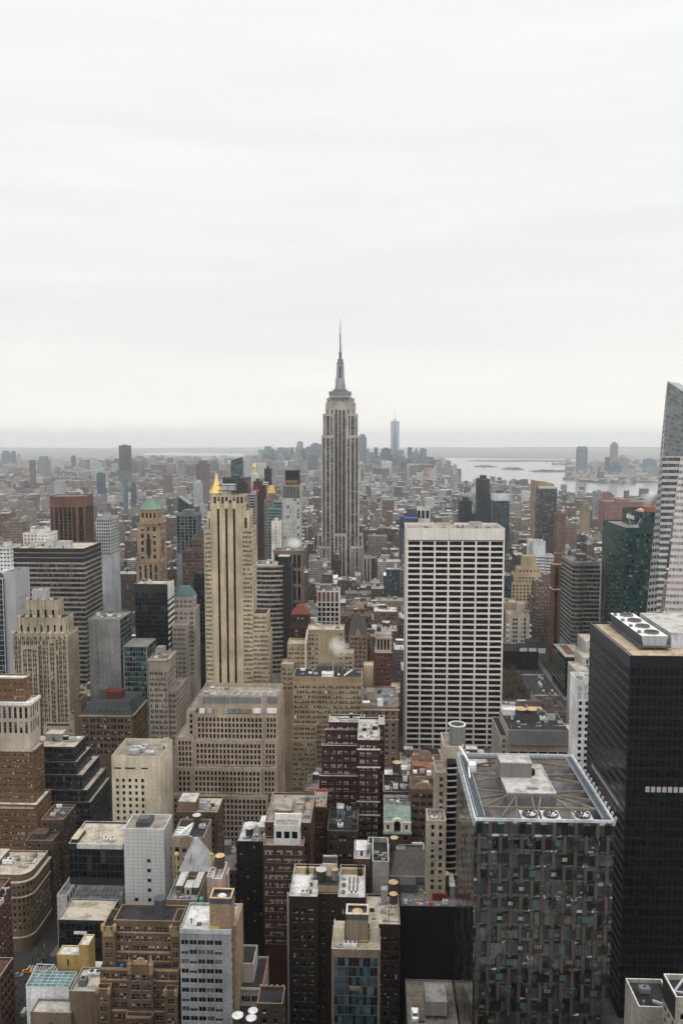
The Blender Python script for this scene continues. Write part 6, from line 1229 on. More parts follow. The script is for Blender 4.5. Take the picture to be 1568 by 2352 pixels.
cu = bpy.data.curves.new('lettering', 'FONT'); cu.body = 'salesforce'; cu.size = 8.2; cu.extrude = .15; cu.align_x = 'CENTER'
fo = bpy.data.objects.new('lettering', cu); C.objects.link(fo); bpy.context.view_layer.update(); me = bpy.data.meshes.new_from_object(fo.evaluated_get(bpy.context.evaluated_depsgraph_get())); me.name = 'lettering'; bpy.data.objects.remove(fo)
me.materials.clear(); me.materials.append(plain('letter_white', (.8, .8, .8), .5)); root = b.done()
o = obj('lettering', me, root, (xt0 - .2 - root.location.x, Y + 10 + D2 * .52 - root.location.y, (zt + x[4]) / 2 - 1.5)); o.rotation_euler = (math.pi / 2, 0, -math.pi / 2); o.scale = (D2 * .42 / max(.1, max(v.co.x for v in me.vertices) * 2), 1, 1)

b = Bld('banded_office', 'grey banded glass office whose curved corner shows red and green strips', wall=(.19, .19, .18), trim=(.34, .33, .31), roof='grey', vb=1480)
Y = 830; f = F(2.2, 4.6, .95, .78, rec=.15, mt=3.4, mx=.2, pal='curt'); xa, xb, z = b.px(1315, 1379, 1291, Y); b.base = (xa, Y, 0); b.setlow(1340, Y); D = PZ(1297, 1275, z)[1] - Y; xc = P(1343, 1291, Y)[0]
arc = [(xa + (xc - xa) * k / 6, Y - 2.6 * math.sin(math.pi * k / 6)) for k in range(7)]; b.prism(arc + [(xb, Y), (xb, Y + D), (xa, Y + D)], 0, z, [f.but(mx=.05)] * 6 + [f, None, None, f], par=1)
q = MB(); g = MB()
for k in range(30):
    zz = z - 7.6 - k * 4.6
    if zz < 20: break
    q = MB(); q.poly([(p[0], p[1] - .25) for p in arc] + [(xc, Y + .05), (xa, Y + .05)], zz, zz + .9, 0, True, True); b.part('red_strip' if k % 2 == 0 else 'green_strip', q, plain('strip_red', (.36, .10, .09), .5) if k % 2 == 0 else plain('strip_green', (.09, .27, .15), .5))
    s_ = MB(); s_.box(xc + .2, xb + .3, Y - .3, Y - .004, zz, zz + .5); s_.box(xa - .3, xa - .004, Y + .2, Y + D, zz, zz + .5); b.part('floor_band', s_, worn('band_grey', (.36, .35, .33)))
q = MB(); q.box(xb - .6, xb + .8, Y - .8, Y - .005, 0, z); b.part('end_pier', q, worn('pier_tan', (.4, .36, .31))); b.hut(xa + 8, xa + 18, Y + 14, Y + 26, z - 1, 7, DSTEEL, None, False); b.clutter(xa + 4, xb - 2, Y + 4, Y + D - 2, z - 1, 10, 1.5); b.done()
b = Bld('brown_sliver_tower', 'very slender brown striped brick tower with white band lines', wall=(.155, .072, .040), trim=(.6, .57, .52), sp=(.10, .045, .03), roof='brown', vb=1530)
Y = 890; f = F(5.4, 4.2, .5, .92, 1, rec=.4, mt=2.5, mx=.8, pal='dark', strip=True); x = b.box(1270, 1299, 1296, Y, 15, f=f, fs=F(2.6, 4.2, .35, .8, rec=.3, mt=3, pal='dark', strip=True)); xt = b.box(1276, 1299, 1271, Y + 3, 10, z0=x[4], f=None)
for py in (1296, 1354): zz = P(1280, py, Y)[1]; q = MB(); q.box(x[0] - .5, x[1], Y - .6, Y - .004, zz - .4, zz + .8); q.box(x[0] - .6, x[0] - .004, Y, Y + 15, zz - .4, zz + .8); b.part('coping', q, b.m1)
q = MB(); xx = P(1256, 1529, Y)[0]; q.box(xx, x[1], Y - 4, Y - .01, 0, P(1270, 1526, Y)[1]); b.part('base', q, worn('base_tan', (.34, .26, .18))); b.done()
b = Bld('dark_office', 'low black office with white line bands and white roof, beside the avenue traffic', wall=(.022, .022, .024), trim=(.5, .48, .46), roof='pale', vb=1600)
Y = 770; xa, xb, z = b.px(1297, 1350, 1509, Y); D = PZ(1274.5, 1478, z)[1] - Y; b.base = (xa, Y, 0); b.wbox(xa, xb, Y, Y + D, 0, z, F(2.4, 4, .95, .9, rec=.1, pal='curtd'), par=.6)
q = MB()
for k in range(9): zz = z - 6.5 - k * 4.1; q.box(xa - .15, xa - .004, Y, Y + D, zz, zz + .3) if zz > 5 else None
b.part('line_band', q, worn('band_grey', (.36, .35, .33))); q = MB(); q.box(xa + 5, xa + 13, Y + 12, Y + D - 6, z - .62, z - .2); b.part('roof_screen', q, RUST); b.done(); BUILT.append((xa - 2, xb + 10, Y, Y + D))
b = Bld('terraced_office', 'pale grey terraced stone building with planted roof ledges beside the white narrow tower', wall=(.36, .35, .335), trim=(.45, .43, .4), roof='cream', vb=1545)
x = b.box(1322, 1356, 1540, 560, 24, f=F(5, 4, .3, .8, pal='dark', mx=.4), fs=None); b.box(1338, 1375, 1510, 575, 24, f=F(5, 4, .3, .8, pal='dark'), fs=F(4, 4, .06, .1, pal='dark')); b.box(1344, 1375, 1473, 590, 24, f=None); b.done()
b = Bld('white_tower', 'narrow white painted tower with small square windows beside the black tower', wall=(.66, .655, .64), trim=(.72, .71, .69), roof='grey', vb=1770)
Y = 442; xa, xb, z = b.px(1325, 1372, 1562, Y); D = PZ(1313, 1543, z)[1] - Y; b.base = (xa, Y, 0); b.wbox(xa, xb, Y, Y + D, 0, z, F(3.1, 3.75, .52, .56, rec=.3, mt=11.5, mx=.3, pal='dark'), F(5, 3.75, .2, .5, rec=.3, mt=10, mx=1.5, pal='dark'), par=2.6)
q = MB(); 
for k in range(3): q.box(xa + .7 + k * 3.2, xa + 2.5 + k * 3.2, Y - .02, Y + .05, z - 6.4, z - 2.8); q.box(xa + .7 + k * 3.2, xa + 2.5 + k * 3.2, Y - .02, Y + .05, z - 10.6, z - 7)
b.part('blank_panel', q, worn('panel_pale', (.45, .44, .42))); b.unit(xa + 6, Y + 5, z - 2.6, 3, 3, 3.6, ACWHITE, 1); b.done()
b = Bld('louvred_building', 'low building with sloping grey louvred front and twin tan tanks on its black roof', wall=(.33, .29, .245), trim=(.3, .28, .25), roof='dark', vb=1745)
Y = 470; x = b.box(1166, 1306, 1676, Y, 34, f=F(6, 9, .84, .3, mt=13.5, pal='curtd', sill=1.0), par=.3); z = x[4]; q = MB(); zb_ = P(1230, 1708, Y)[1]; q.poly([(x[0] + .1, Y - 3), (x[1], Y - 3), (x[1], Y - .004), (x[0] + .1, Y - .004)], zb_, zb_ + .3)
n = 60; w_ = (x[1] - x[0]) / n
for k in range(n): a = x[0] + k * w_; q.face([(a, Y - 3, zb_ + .3), (a + w_ * .7, Y - 3, zb_ + .3), (a + w_ * .7, Y - .3, z + .2), (a, Y - .3, z + .2)]); q.face([(a + w_ * .7, Y - 3, zb_ + .3), (a + w_, Y - 2.6, zb_ + .3), (a + w_, Y + .1, z + .2), (a + w_ * .7, Y - .3, z + .2)])
b.part('louvred_front', q, worn('louvre_grey', (.15, .15, .155), .12)); b.box(1148, 1165.5, 1690, Y + 1, 34, f=F(4, 3.6, .4, .5, pal='oldb')); b.clutter(x[0], x[1], Y + 2, Y + 32, z, 16, 1.2)
xx, yy = PZ(1185, 1655, z); q = MB(); q.box(xx, xx + 14, yy, yy + 5, z, z + 4.5); b.part('tank_house', q, DSTEEL); b.hut(x[0] + 1, x[0] + 12, Y + 26, Y + 33, z, 3.4, ACWHITE, MATS['roof_white'], False); b.hut(x[1] - 9, x[1] - 4, Y + 18, Y + 26, z, 5, worn('hutgr', (.3, .3, .29))); b.done()
tank(1195, 1645, yy + 2.4, 3.4, 2.4, 'tan tank cap on the louvred building\'s roof, nearer the white gridded slab', z=z + 3.8, legs=.5); tank(1219, 1645, yy + 2.4, 3.4, 2.4, 'tan tank cap on the louvred building\'s roof, nearer the white narrow tower', z=z + 3.8, legs=.5)
b = Bld('black_stone_building', 'black stone building with three bright skylights, standing over the bare park trees', wall=(.02, .018, .018), trim=(.05, .045, .04), roof='dark', vb=1600)
Y = 862; x = b.box(1157, 1236, 1496, Y, 30, f=F(4, 4.4, .4, .55, pal='dark')); z = x[4]
for k in range(3): q = MB(); a = x[0] + 17 + k * 10; q.box(a, a + 8, Y + .4, Y + 1.2, z - 1, z + 4.4); b.part('skylight', q, ACWHITE)
b.hut(x[0] + 16, x[0] + 46, Y + 2, Y + 16, z, 6, DSTEEL, None, False); b.hut(x[0] + 26, x[0] + 40, Y + 6, Y + 20, z + 6, 4, DSTEEL, None, False); b.done()
for (nm, lab, px0, px1, py, Y, D, wl, f, vb) in (
    ('stone_building', 'pale stone building with notched balconies and white drain, over the black stone building', 1169, 1216, 1412, 905, 26, (.48, .42, .35), F(10, 5, .45, .62, 2, .1, .5, mt=3, mx=2, pal='black'), 1478),
    ('tan_building', 'plain tan building beside the white gridded slab\'s edge', 1152, 1189, 1384, 935, 24, (.30, .24, .165), F(5, 4.2, .3, .7, mt=8, pal='oldb'), 1470),
    ('brick_tower', 'dark brown stepped brick tower with white speckled windows beside the sliver tower', 1230, 1264, 1336, 962, 26, (.125, .095, .08), F(3.4, 4.1, .45, .5, mt=2, pal='pale'), 1500),
    ('tan_stepped_tower', 'yellow tan setback tower with blank top block, right of the white gridded slab', 1181, 1244, 1320, 1005, 26, (.40, .31, .19), F(4.4, 4.4, .5, .55, mt=2, pal='oldb'), 1420),
    ('white_office', 'white and grey office with louvred top, behind the tan setback tower', 1224, 1252, 1243, 1150, 24, (.52, .53, .53), F(3, 4.4, .95, .4, mt=22, mx=.2, pal='curt'), 1330),
    ('blue_glass_office', 'small blue glass block low beside the white gridded slab', 1154, 1175, 1322, 1015, 18, (.05, .08, .10), F(2, 4, .9, .8, mt=1, pal='blue'), 1400)):
    b = Bld(nm, lab, wall=wl, trim=tuple(min(.8, c * 1.25) for c in wl), roof='warm', vb=vb); x = b.box(px0, px1, py, Y, D, f=f); b.clutter(*x, 4, 1.3)
    if nm == 'tan_stepped_tower': b.box(1189, 1240, 1304, Y + 2, 20, z0=x[4], f=f); b.box(1200, 1231, 1277, Y + 5, 14, z0=x[4], f=None); b.box(1174, 1250, 1338, Y - 2, 1.9, f=f); b.box(1200, 1226, 1385, Y - 14, 11.9, f=f)
    if nm == 'stone_building':
        b.box(1190, 1205, 1386, Y + 1, 12, z0=x[4], f=None)
        for k in range(4): q = MB(); zz = x[4] - 12 - k * 6.4; q.box(x[1] - .8, x[1] + 2.6, Y - .6, Y + 8, zz, zz + .6); q.box(x[0] - 2, x[0] + .8, Y - .6, Y + 8, zz, zz + .6); b.part('balcony', q, worn('cornice_white', (.7, .7, .7)))
        q = MB(); q.bar((x[0] + 15, Y - .4, x[4] + 4), (x[0] + 15, Y - .4, x[4] - 22), .8); q.bar((x[0] + 15, Y - .4, x[4] - 22), (x[0] + 17, Y - .4, x[4] - 29), .8); b.part('drain_pipe', q, ACWHITE)
    if nm == 'brick_tower': b.box(1248, 1264, 1319, Y + 6, 14, z0=x[4], f=None); b.box(1222, 1231, 1372, Y + 3, 24, f=f); b.box(1212, 1222, 1406, Y + 5, 24, f=f)
    if nm == 'white_office': b.box(1252.2, 1273, 1276, Y + 2, 24, f=f.but(mt=2)); b.box(1215.6, 1224, 1239, Y + 14, 20, f=None)
    b.done()

# ================================================================== towers further off, each with its own outline
TW = [  # name, label, px0, px1, py, depth, depth m, wall, facade, visible down to
 ('brown_tower', 'red brown tower with chamfered corners and vertical fins, above the ribbon windowed slab', 108.7, 189.5, 1140, 1000, 40, (.12, .055, .038), F(6.2, 4.2, .70, .9, rec=.9, mt=14, mx=1, pal='black', strip=True), 1245, 'chamfer'),
 ('grid_tower', 'grey white gridded office tower right of the red brown tower', 221, 253, 1189, 930, 34, (.34, .35, .36), F(2.6, 3.9, .62, .6, rec=.4, mt=2, mx=.4, pal='black'), 1270, ''),
 ('angular_glass_tower', 'dark glass tower with slanted top edge, left of the golden striped tower', 408.6, 435, 1140, 1150, 24, (.04, .06, .07), F(2.4, 4, .95, .9, rec=.1, pal='curt'), 1190, 'slant'),
 ('glass_apartment_tower', 'grey blue glass apartment tower before the slanted dark glass tower', 404, 452, 1180, 960, 26, (.13, .15, .16), F(5, 3.8, .8, .85, 1, rec=.3, mt=3, pal='curt', strip=True), 1265, 'step'),
 ('brown_apartments', 'brown brick apartment slab with white roof edge near the photo\'s left edge', 5, 49, 1199, 1120, 30, (.19, .145, .12), F(3.4, 3.8, .6, .5, pal='oldd'), 1300, ''),
 ('white_building', 'white stepped building just left of the red brown tower\'s base', 53, 112, 1224, 860, 26, (.62, .59, .54), F(4, 4, .4, .5, pal='oldd'), 1260, 'step'),
 ('white_building', 'white painted building at the left edge behind the plain grey slab', -10, 24, 1256, 800, 26, (.60, .59, .57), F(3.6, 4, .6, .4, pal='dark'), 1310, ''),
 ('black_tower', 'broad black office block behind the golden striped tower\'s roof frame', 511, 569, 1097, 1480, 40, (.025, .03, .035), F(2.4, 4, .9, .8, rec=.1, mt=3, pal='curtd'), 1180, ''),
 ('blue_glass_tower', 'dark blue glass tower with slanting roof rising above the horizon', 529.8, 554.5, 1050, 1850, 24, (.02, .045, .06), F(2.6, 4.2, .95, .9, rec=.1, pal='blue'), 1100, 'slantup'),
 ('dark_tower', 'slim black tower beside the golden domed clock tower', 607, 622, 1076, 1420, 16, (.02, .03, .035), F(2.4, 4, .9, .85, rec=.1, pal='curtd'), 1180, 'striped'),
 ('maroon_tower', 'dark maroon tower under construction behind the red crane', 581, 600, 1106, 1180, 18, (.065, .03, .032), F(3, 4, .6, .6, rec=.3, pal='black'), 1270, 'steps'),
 ('striped_office', 'dark striped office left of the maroon tower', 571, 586, 1134, 1150, 20, (.3, .28, .26), F(3, 4, .95, .6, rec=.3, pal='dark'), 1250, ''),
 ('teal_glass_tower', 'pale teal glass tower beside the white tower with black cap', 614, 648, 1168, 1010, 26, (.17, .24, .24), F(3, 3.8, .85, .7, rec=.2, mt=1, pal='blue'), 1300, 'teal'),
 ('gold_top_building', 'brown setback building with a golden mansard top', 606, 634, 1147, 1060, 20, (.17, .125, .10), F(3, 4, .5, .5, pal='oldd'), 1250, 'gold'),
 ('blank_white_tower', 'plain white slab wall with one column of small windows', 623, 643, 1197, 985, 18, (.62, .59, .53), F(9.5, 4, .12, .4, mx=.2, mt=1.5, pal='black', skip=lambda i, j, n, m: False), 1300, ''),
 ('tan_top_tower', 'dark gridded apartment tower with a curved tan screen on top', 1229, 1279, 1122, 1300, 34, (.075, .082, .08), F(3.4, 3.7, .7, .6, rec=.4, mt=3, mx=1.5, pal='tant'), 1240, 'tan'),
 ('dark_tower', 'dark slate tower with narrow raised top, before the harbour', 1097, 1124, 1100, 1520, 30, (.045, .055, .062), F(3, 4.1, .9, .62, rec=.3, pal='curtd'), 1200, 'raise'),
 ('glass_tower', 'slate blue glass tower with white top band, beside the tan topped tower', 1133, 1170, 1133, 1400, 34, (.06, .085, .10), F(2.6, 4, .92, .8, rec=.1, mt=14, pal='blue'), 1270, 'whitetop'),
 ('dark_tower', 'black tower with pale window column, just above the white gridded slab', 1055, 1084, 1150, 1420, 28, (.03, .038, .045), F(3, 4, .7, .6, rec=.3, pal='curtd'), 1205, 'raise'),
 ('violet_lit_tower', 'dark blue tower with a thin violet light line, behind the white gridded slab', 918, 960, 1186, 1300, 36, (.045, .06, .075), F(3, 4, .9, .7, rec=.2, mt=4, pal='blue'), 1215, 'violet'),
 ('white_frame_tower', 'unfinished tower with white concrete frame below the red crane', 946, 987, 1168, 1340, 24, (.55, .55, .54), F(7, 16, .72, .85, rec=2, mt=2, mx=.6, pal='black'), 1205, ''),
 ('tan_apartments', 'slender tan apartment tower in the red brick quarter by the river', 1337, 1354, 1155, 1700, 20, (.27, .2, .135), F(3, 3.8, .5, .6, pal='oldb', strip=True), 1190, ''),
 ('grey_apartments', 'grey concrete apartment slab by the river', 1366, 1390, 1129, 2300, 30, (.26, .27, .27), F(4, 4, .6, .5, pal='dark'), 1180, ''),
 ('pink_building', 'pink red painted building on the river\'s near bank', 1391, 1405, 1132, 2250, 24, (.24, .09, .085), F(4, 4, .4, .5, pal='dark'), 1170, ''),
 ('brick_warehouse', 'huge reddish brick warehouse block behind the green glass tower', 1389, 1492, 1152, 1950, 60, (.20, .105, .085), F(4, 4.2, .5, .5, rec=.3, pal='oldb'), 1240, ''),
 ('brown_building', 'brown brick block with white roof edge below the tan topped tower', 1279, 1299, 1180, 1260, 24, (.17, .10, .075), F(3, 4, .6, .5, pal='oldb'), 1270, ''),
 ('slab_tower', 'tall lone glass slab tower standing far off, breaking the horizon', 273, 293.3, 1023, 3900, 60, (.07, .09, .11), F(6, 5, .9, .8, rec=.3, pal='curt'), 1080, ''),
 ('brown_slab', 'broad maroon brown slab tower by the far river', 450, 475.5, 1066, 2900, 50, (.12, .08, .085), F(5, 5, .5, .5, pal='dark'), 1100, 'step'),
]
PAL['tant'] = (('cd', 'lw', 'lb', 'cg'), (5, 2, 2, 2))
for (nm, lab, px0, px1, py, Y, D, wl, f, vb, kind) in TW:
    b = Bld(nm, lab, wall=wl, trim=tuple(min(.8, c * 1.3) for c in wl), roof='grey', vb=vb); x0, x1, z = b.px(px0, px1, py, Y); b.base = (x0, Y, 0); b.setlow((px0 + px1) / 2, Y); b.maxpx.append((px0, px1, py, Y)); W = x1 - x0
    if kind == 'chamfer':
        c = W * .17; b.prism([(x0 + c, Y), (x1 - c, Y), (x1, Y + c), (x1, Y + D), (x0, Y + D), (x0, Y + c)], 0, z, [f, f, f, None, None, f], par=1)
    elif kind in ('slant', 'slantup'):
        hz_ = z - (P(px0, py + (14 if kind == 'slant' else 12), Y)[1] and pxm(Y) * (24 if kind == 'slant' else 12)); b.wbox(x0, x1, Y, Y + D, 0, hz_, f, roof=False); q = MB(); L = [(x0, z if kind == 'slant' else hz_ + 4), (x1, hz_ + 3 if kind == 'slant' else z)]
        q.face([(x0, Y, hz_), (x1, Y, hz_), (x1, Y, L[1][1]), (x0, Y, L[0][1])]); q.face([(x1, Y, hz_), (x1, Y + D, hz_), (x1, Y + D, L[1][1]), (x1, Y, L[1][1])]); q.face([(x0, Y + D, hz_), (x0, Y, hz_), (x0, Y, L[0][1]), (x0, Y + D, L[0][1])]); q.face([(x1, Y + D, hz_), (x0, Y + D, hz_), (x0, Y + D, L[0][1]), (x1, Y + D, L[1][1])]); q.face([(x0, Y, L[0][1]), (x1, Y, L[1][1]), (x1, Y + D, L[1][1]), (x0, Y + D, L[0][1])]); b.part('slanted_top', q, G_MID if kind == 'slant' else b.m0)
    else:
        x = b.wbox(x0, x1, Y, Y + D, 0, z, f, par=.8)
        b.hut(x0 + W * .3, x0 + W * .62, Y + D * .3, Y + D * .7, z - .8, 5, None, None, False)
    if kind == 'step': b.wbox(x0 + W * .25, x0 + W * .75, Y + 3, Y + D - 3, z - .8, z + pxm(Y) * 8, f, par=.5)
    if kind == 'steps': b.wbox(x1 + .01, x1 + W * .45, Y + 2, Y + D, 0, z - pxm(Y) * 9, f)
    if kind == 'raise': b.wbox(x0 + W * .3, x0 + W * .75, Y + 4, Y + D - 4, z - .8, z + pxm(Y) * 8, f, par=.5); b.wbox(x1 + .01, x1 + W * .35, Y + 6, Y + D, 0, z - pxm(Y) * 30, f)
    if kind == 'striped': b.wbox(x0 - W * .25, x1 - W * .35, Y - 6, Y - .01, 0, z - pxm(Y) * 32, F(3, 5, .95, .5, rec=.3, pal='dark').but(mt=.5)) ; b.part('pale_band', (lambda q: ([q.box(x0 - W * .27, x1 - W * .33, Y - 6.4, Y - 6.01, z - pxm(Y) * (33 + k * 5), z - pxm(Y) * (30.6 + k * 5)) for k in range(18)], q)[1])(MB()), worn('band_white', (.62, .6, .57)))
    if kind == 'gold':
        q = MB(); a, c, d = x0 + W * .3, x0 + W * .85, z + pxm(Y) * 14; b.wbox(a, c, Y + 4, Y + 14, z - 1, d, None, par=0); q.face([(a, Y + 4, d), (c, Y + 4, d), (c - 1.6, Y + 6, d + 10), (a + 1.6, Y + 6, d + 10)]); q.face([(c, Y + 4, d), (c, Y + 14, d), (c - 1.6, Y + 12, d + 10), (c - 1.6, Y + 6, d + 10)]); q.face([(a, Y + 14, d), (a, Y + 4, d), (a + 1.6, Y + 6, d + 10), (a + 1.6, Y + 12, d + 10)]); q.face([(a + 1.6, Y + 6, d + 10), (c - 1.6, Y + 6, d + 10), (c - 1.6, Y + 12, d + 10), (a + 1.6, Y + 12, d + 10)]); b.part('gold_top', q, plain('gold_flat', (.62, .34, .06), .45))
    if kind == 'teal': b.wbox(x0 + W * .35, x1 - 1, Y + 5, Y + D, z - 1, z + pxm(Y) * 16, f); 
    if kind == 'tan':
        q = MB(); t = worn('tan_screen', (.27, .205, .14)); h = pxm(Y) * 18; q.box(x0 - 1.2, x0 - .01, Y, Y + D, 0, z + h); q.face([(x0 - 1.2, Y + 6, z), (x1 - 4, Y + 6, z), (x1 - 4, Y + 6, z + h * .55), (x0 + W * .5, Y + 6, z + h * .85), (x0 - 1.2, Y + 6, z + h)]); q.face([(x0 - 1.2, Y + 7, z), (x0 - 1.2, Y + 7, z + h), (x0 + W * .5, Y + 7, z + h * .85), (x1 - 4, Y + 7, z + h * .55), (x1 - 4, Y + 7, z)]); b.part('tan_screen', q, t); q = MB(); q.box(x0 + W * .16, x1, Y + 1, Y + 5.9, z - .7, z + h * .25); b.part('white_band', q, worn('band_cream', (.5, .46, .4)))
    if kind == 'whitetop': q = MB(); q.box(x0 - .3, x1 + .3, Y - .4, Y - .004, z - 13, z + .3); q.box(x0 - .3, x0 - .004, Y, Y + D, z - 13, z + .3); b.part('top_band', q, worn('band_silver', (.5, .51, .52)))
    if kind == 'violet': q = MB(); q.box(x0 + 8, x1, Y - .2, Y - .01, z - 2.6, z - 1.8); b.part('light_line', q, plain('violet', (.1, .05, .5), emit=(.25, .12, 1), es=1.2)); b.wbox(x0 + W * .4, x1 - 2, Y + 8, Y + D, z - 1, z + pxm(Y) * 16, None)
    b.done()

# gilded pyramid tower and gilded clock tower
GOLD = plain('gilding', (.80, .50, .13), .38, .35)
b = Bld('pyramid_tower', 'stone tower with a bright gilded pyramid spire, left of the golden striped tower', wall=(.42, .38, .32), roof='grey', vb=1150)
Y = 1650; x = b.box(482, 508, 1133, Y, 24, f=F(4, 5, .5, .55, pal='oldb'), par=.1); xm = (x[0] + x[1]) / 2; h = (x[1] - x[0]) * .43; q = MB(); zt = P(495, 1096, Y + 12)[1]; q.lathe(xm, Y + 12, [(h * 1.35, x[4]), (h * 1.28, x[4] + 2), (h * .98, x[4] + 9), (h * .42, x[4] + (zt - x[4]) * .74), (h * .40, x[4] + (zt - x[4]) * .76), (h * .30, zt - 3), (.3, P(495, 1087, Y + 12)[1])], 8, rot=R(22.5)); b.part('gilded_spire', q, GOLD)
for k in range(4): q = MB(); a = R(45 + 90 * k); q.lathe(xm + h * 1.55 * math.cos(a), Y + 12 + h * 1.55 * math.sin(a), [(1.6, x[4]), (1.6, x[4] + 3), (.1, x[4] + 9)], 6); b.part('gilded_pinnacle', q, GOLD)
b.done()
b = Bld('clock_tower', 'slender pale clock tower with tapering top and gilded dome', wall=(.52, .48, .42), roof='grey', vb=1130)
Y = 1900; x = b.box(574, 593, 1113, Y, 20, f=F(4, 5, .4, .5, pal='oldb'), par=.1); xm = (x[0] + x[1]) / 2; h = (x[1] - x[0]) * .5; zz = lambda py: P(583, py, Y + 10)[1]
q = MB(); q.lathe(xm, Y + 10, [(h * 1.3, x[4]), (h * .95, zz(1088)), (h * .62, zz(1086)), (h * .52, zz(1080)), (h * .45, zz(1075))], 4, rot=R(45)); b.part('tapering_top', q, b.m0); q = MB(); q.lathe(xm, Y + 10, [(h * .45, zz(1075)), (h * .5, zz(1072)), (h * .4, zz(1068)), (h * .15, zz(1066)), (h * .12, zz(1063)), (.1, zz(1060))], 10); b.part('gilded_dome', q, GOLD); b.done()

# ================================================================== far skylines: one tower each
FAR = [  # px0, px1, py, depth, top, colour, label
 (678.4, 692, 1016, 6000, 'pyr', 'grey', 'pyramid topped old skyscraper in the far downtown cluster'), (682, 694.6, 1016, 5950, 'pyr2', 'grey', ''),
 (658, 671, 1031, 5900, 'flat', 'blue', 'blocky tower at the left end of the far downtown cluster'), (682.2, 694.6, 1015, 6100, 'flat', 'grey', 'square shouldered tall tower beside the pyramid topped skyscraper'),
 (691, 701, 1030, 6050, 'step', 'blue', 'stepped bluish tower joined to the square shouldered tower'), (707, 718, 1028, 5800, 'step', 'blue', 'narrow stepped tower between two broad far downtown towers'),
 (713, 737, 1020, 6200, 'flat', 'blue', 'broad flat topped tower just left of the central skyscraper'), (707, 727, 1046, 4900, 'flat', 'slate', 'dark slab in front of the broad flat topped tower'),
 (637, 653, 1043, 5600, 'step', 'grey', 'stepped stone tower low in the far downtown cluster'), (602, 619, 1042, 5600, 'step', 'slate', 'dark stepped block left of the downtown cluster'),
 (561, 579, 1047, 4300, 'flat', 'pale', 'pale ribbed slab right of the dark blue slanted tower'), (593, 600, 1036, 5900, 'spire', 'pale', 'white needle topped tower far off left of the downtown cluster'),
 (823.8, 841.5, 997, 5700, 'step', 'blue', 'tall blue tower close to the central skyscraper\'s shaft'), (841, 847.4, 1032, 5900, 'flat', 'blue', 'thin tower against the tall blue tower'),
 (849, 857.6, 1040, 6100, 'flat', 'pale', 'low pale tower between the tall blue tower and a thin dark one'), (858.6, 868, 1027, 6000, 'step', 'slate', 'thin dark tower in the gap left of the tallest far tower'),
 (875.7, 898.4, 1031, 5600, 'flat', 'slate', 'dark square tower at the foot of the tallest far tower'), (917, 929, 1046, 5500, 'dome', 'blue', 'round shouldered tower right of the tallest far tower'),
 (936, 945.8, 1028, 6000, 'flat', 'slate', 'slim flat tower standing clear right of the tallest far tower'), (947, 965, 1031, 5800, 'pyr', 'blue', 'tower with small green pyramid top right of the tallest far tower'),
 (964, 979, 1031, 5900, 'flat', 'blue', 'flat tower touching the green pyramid topped tower'), (984, 1003, 1054, 5700, 'dome', 'blue', 'domed tower near the downtown waterfront'),
 (1000, 1023, 1053, 5500, 'flat', 'pale', 'pale blocky tower at the downtown waterfront end'), (1040, 1049, 1065, 4700, 'step', 'pale', 'last small tower of downtown, nearest the harbour'),
 (1328, 1349, 1026, 5900, 'taper', 'blue', 'tapering tower alone at the left of the opposite waterfront'), (1404.5, 1419, 1017, 6200, 'dome', 'pinkish', 'tallest reddish domed tower of the opposite waterfront'),
 (1391.6, 1404, 1050.6, 6300, 'flat', 'slate', 'dark slab just left of the reddish domed tower'), (1422, 1444, 1048, 6400, 'dome', 'grey', 'round shouldered tower right of the reddish domed tower'),
 (1405, 1427, 1060.5, 5700, 'step', 'slate', 'dark stepped block before the reddish domed tower'), (1361, 1372.5, 1062, 6300, 'flat', 'pale', 'small pale tower left of the opposite waterfront group'),
 (1379, 1390.6, 1063, 6400, 'flat', 'pale', 'second small pale tower of the opposite waterfront'), (1483, 1507, 1056, 6000, 'flat', 'blue', 'blue topped wide slab at the right of the opposite waterfront'),
 (1483, 1512, 1075.4, 5700, 'flat', 'grey', 'grey slab in front of the blue topped wide slab'),
 (3, 18.8, 1035, 6500, 'step', 'blue', 'blue tower group end at the far left edge of the horizon'), (26.4, 34, 1037, 6600, 'flat', 'blue', 'thin tower second from the far left edge'), (39.5, 45, 1043, 6700, 'flat', 'pale', 'very thin tower third from the far left edge'),
 (67.6, 78, 1058, 3700, 'flat', 'brown', 'brown square tower in the far left housing quarter'), (86, 108, 1048, 4600, 'step', 'grey', 'pale grey stepped tower in the far left quarter'), (163.8, 171.4, 1047, 5200, 'flat', 'brown', 'narrow brown tower right of the pale grey stepped tower'),
 (180, 199, 1057, 5000, 'step', 'grey', 'grey block left of the lone glass slab tower'), (210, 229, 1062, 4600, 'flat', 'pale', 'pale block near the bridge towers'), (222, 237, 1087, 2900, 'flat', 'slate', 'dark slab below the bridge in the left quarter'),
 (384, 394, 1061, 5200, 'flat', 'slate', 'small dark tower right of the lone glass slab'), (283, 291, 1104, 2300, 'flat', 'blue', 'slender blue glass tower below the lone glass slab'), (301, 309, 1108, 2300, 'flat', 'slate', 'small dark tower beside the slender blue glass tower'),
 (444, 462, 1103, 2400, 'step', 'pale', 'cream stepped tower with pointed top in the middle left distance'), (375, 392, 1092, 3000, 'flat', 'brown', 'brown tower in the middle left distance'), (124, 143, 1105, 2500, 'flat', 'pale', 'white horizontal striped block in the left quarter'),
]
FC = dict(grey=(.19, .21, .23), blue=(.10, .15, .20), slate=(.06, .09, .12), pale=(.34, .35, .36), pinkish=(.19, .15, .16), brown=(.15, .11, .10))
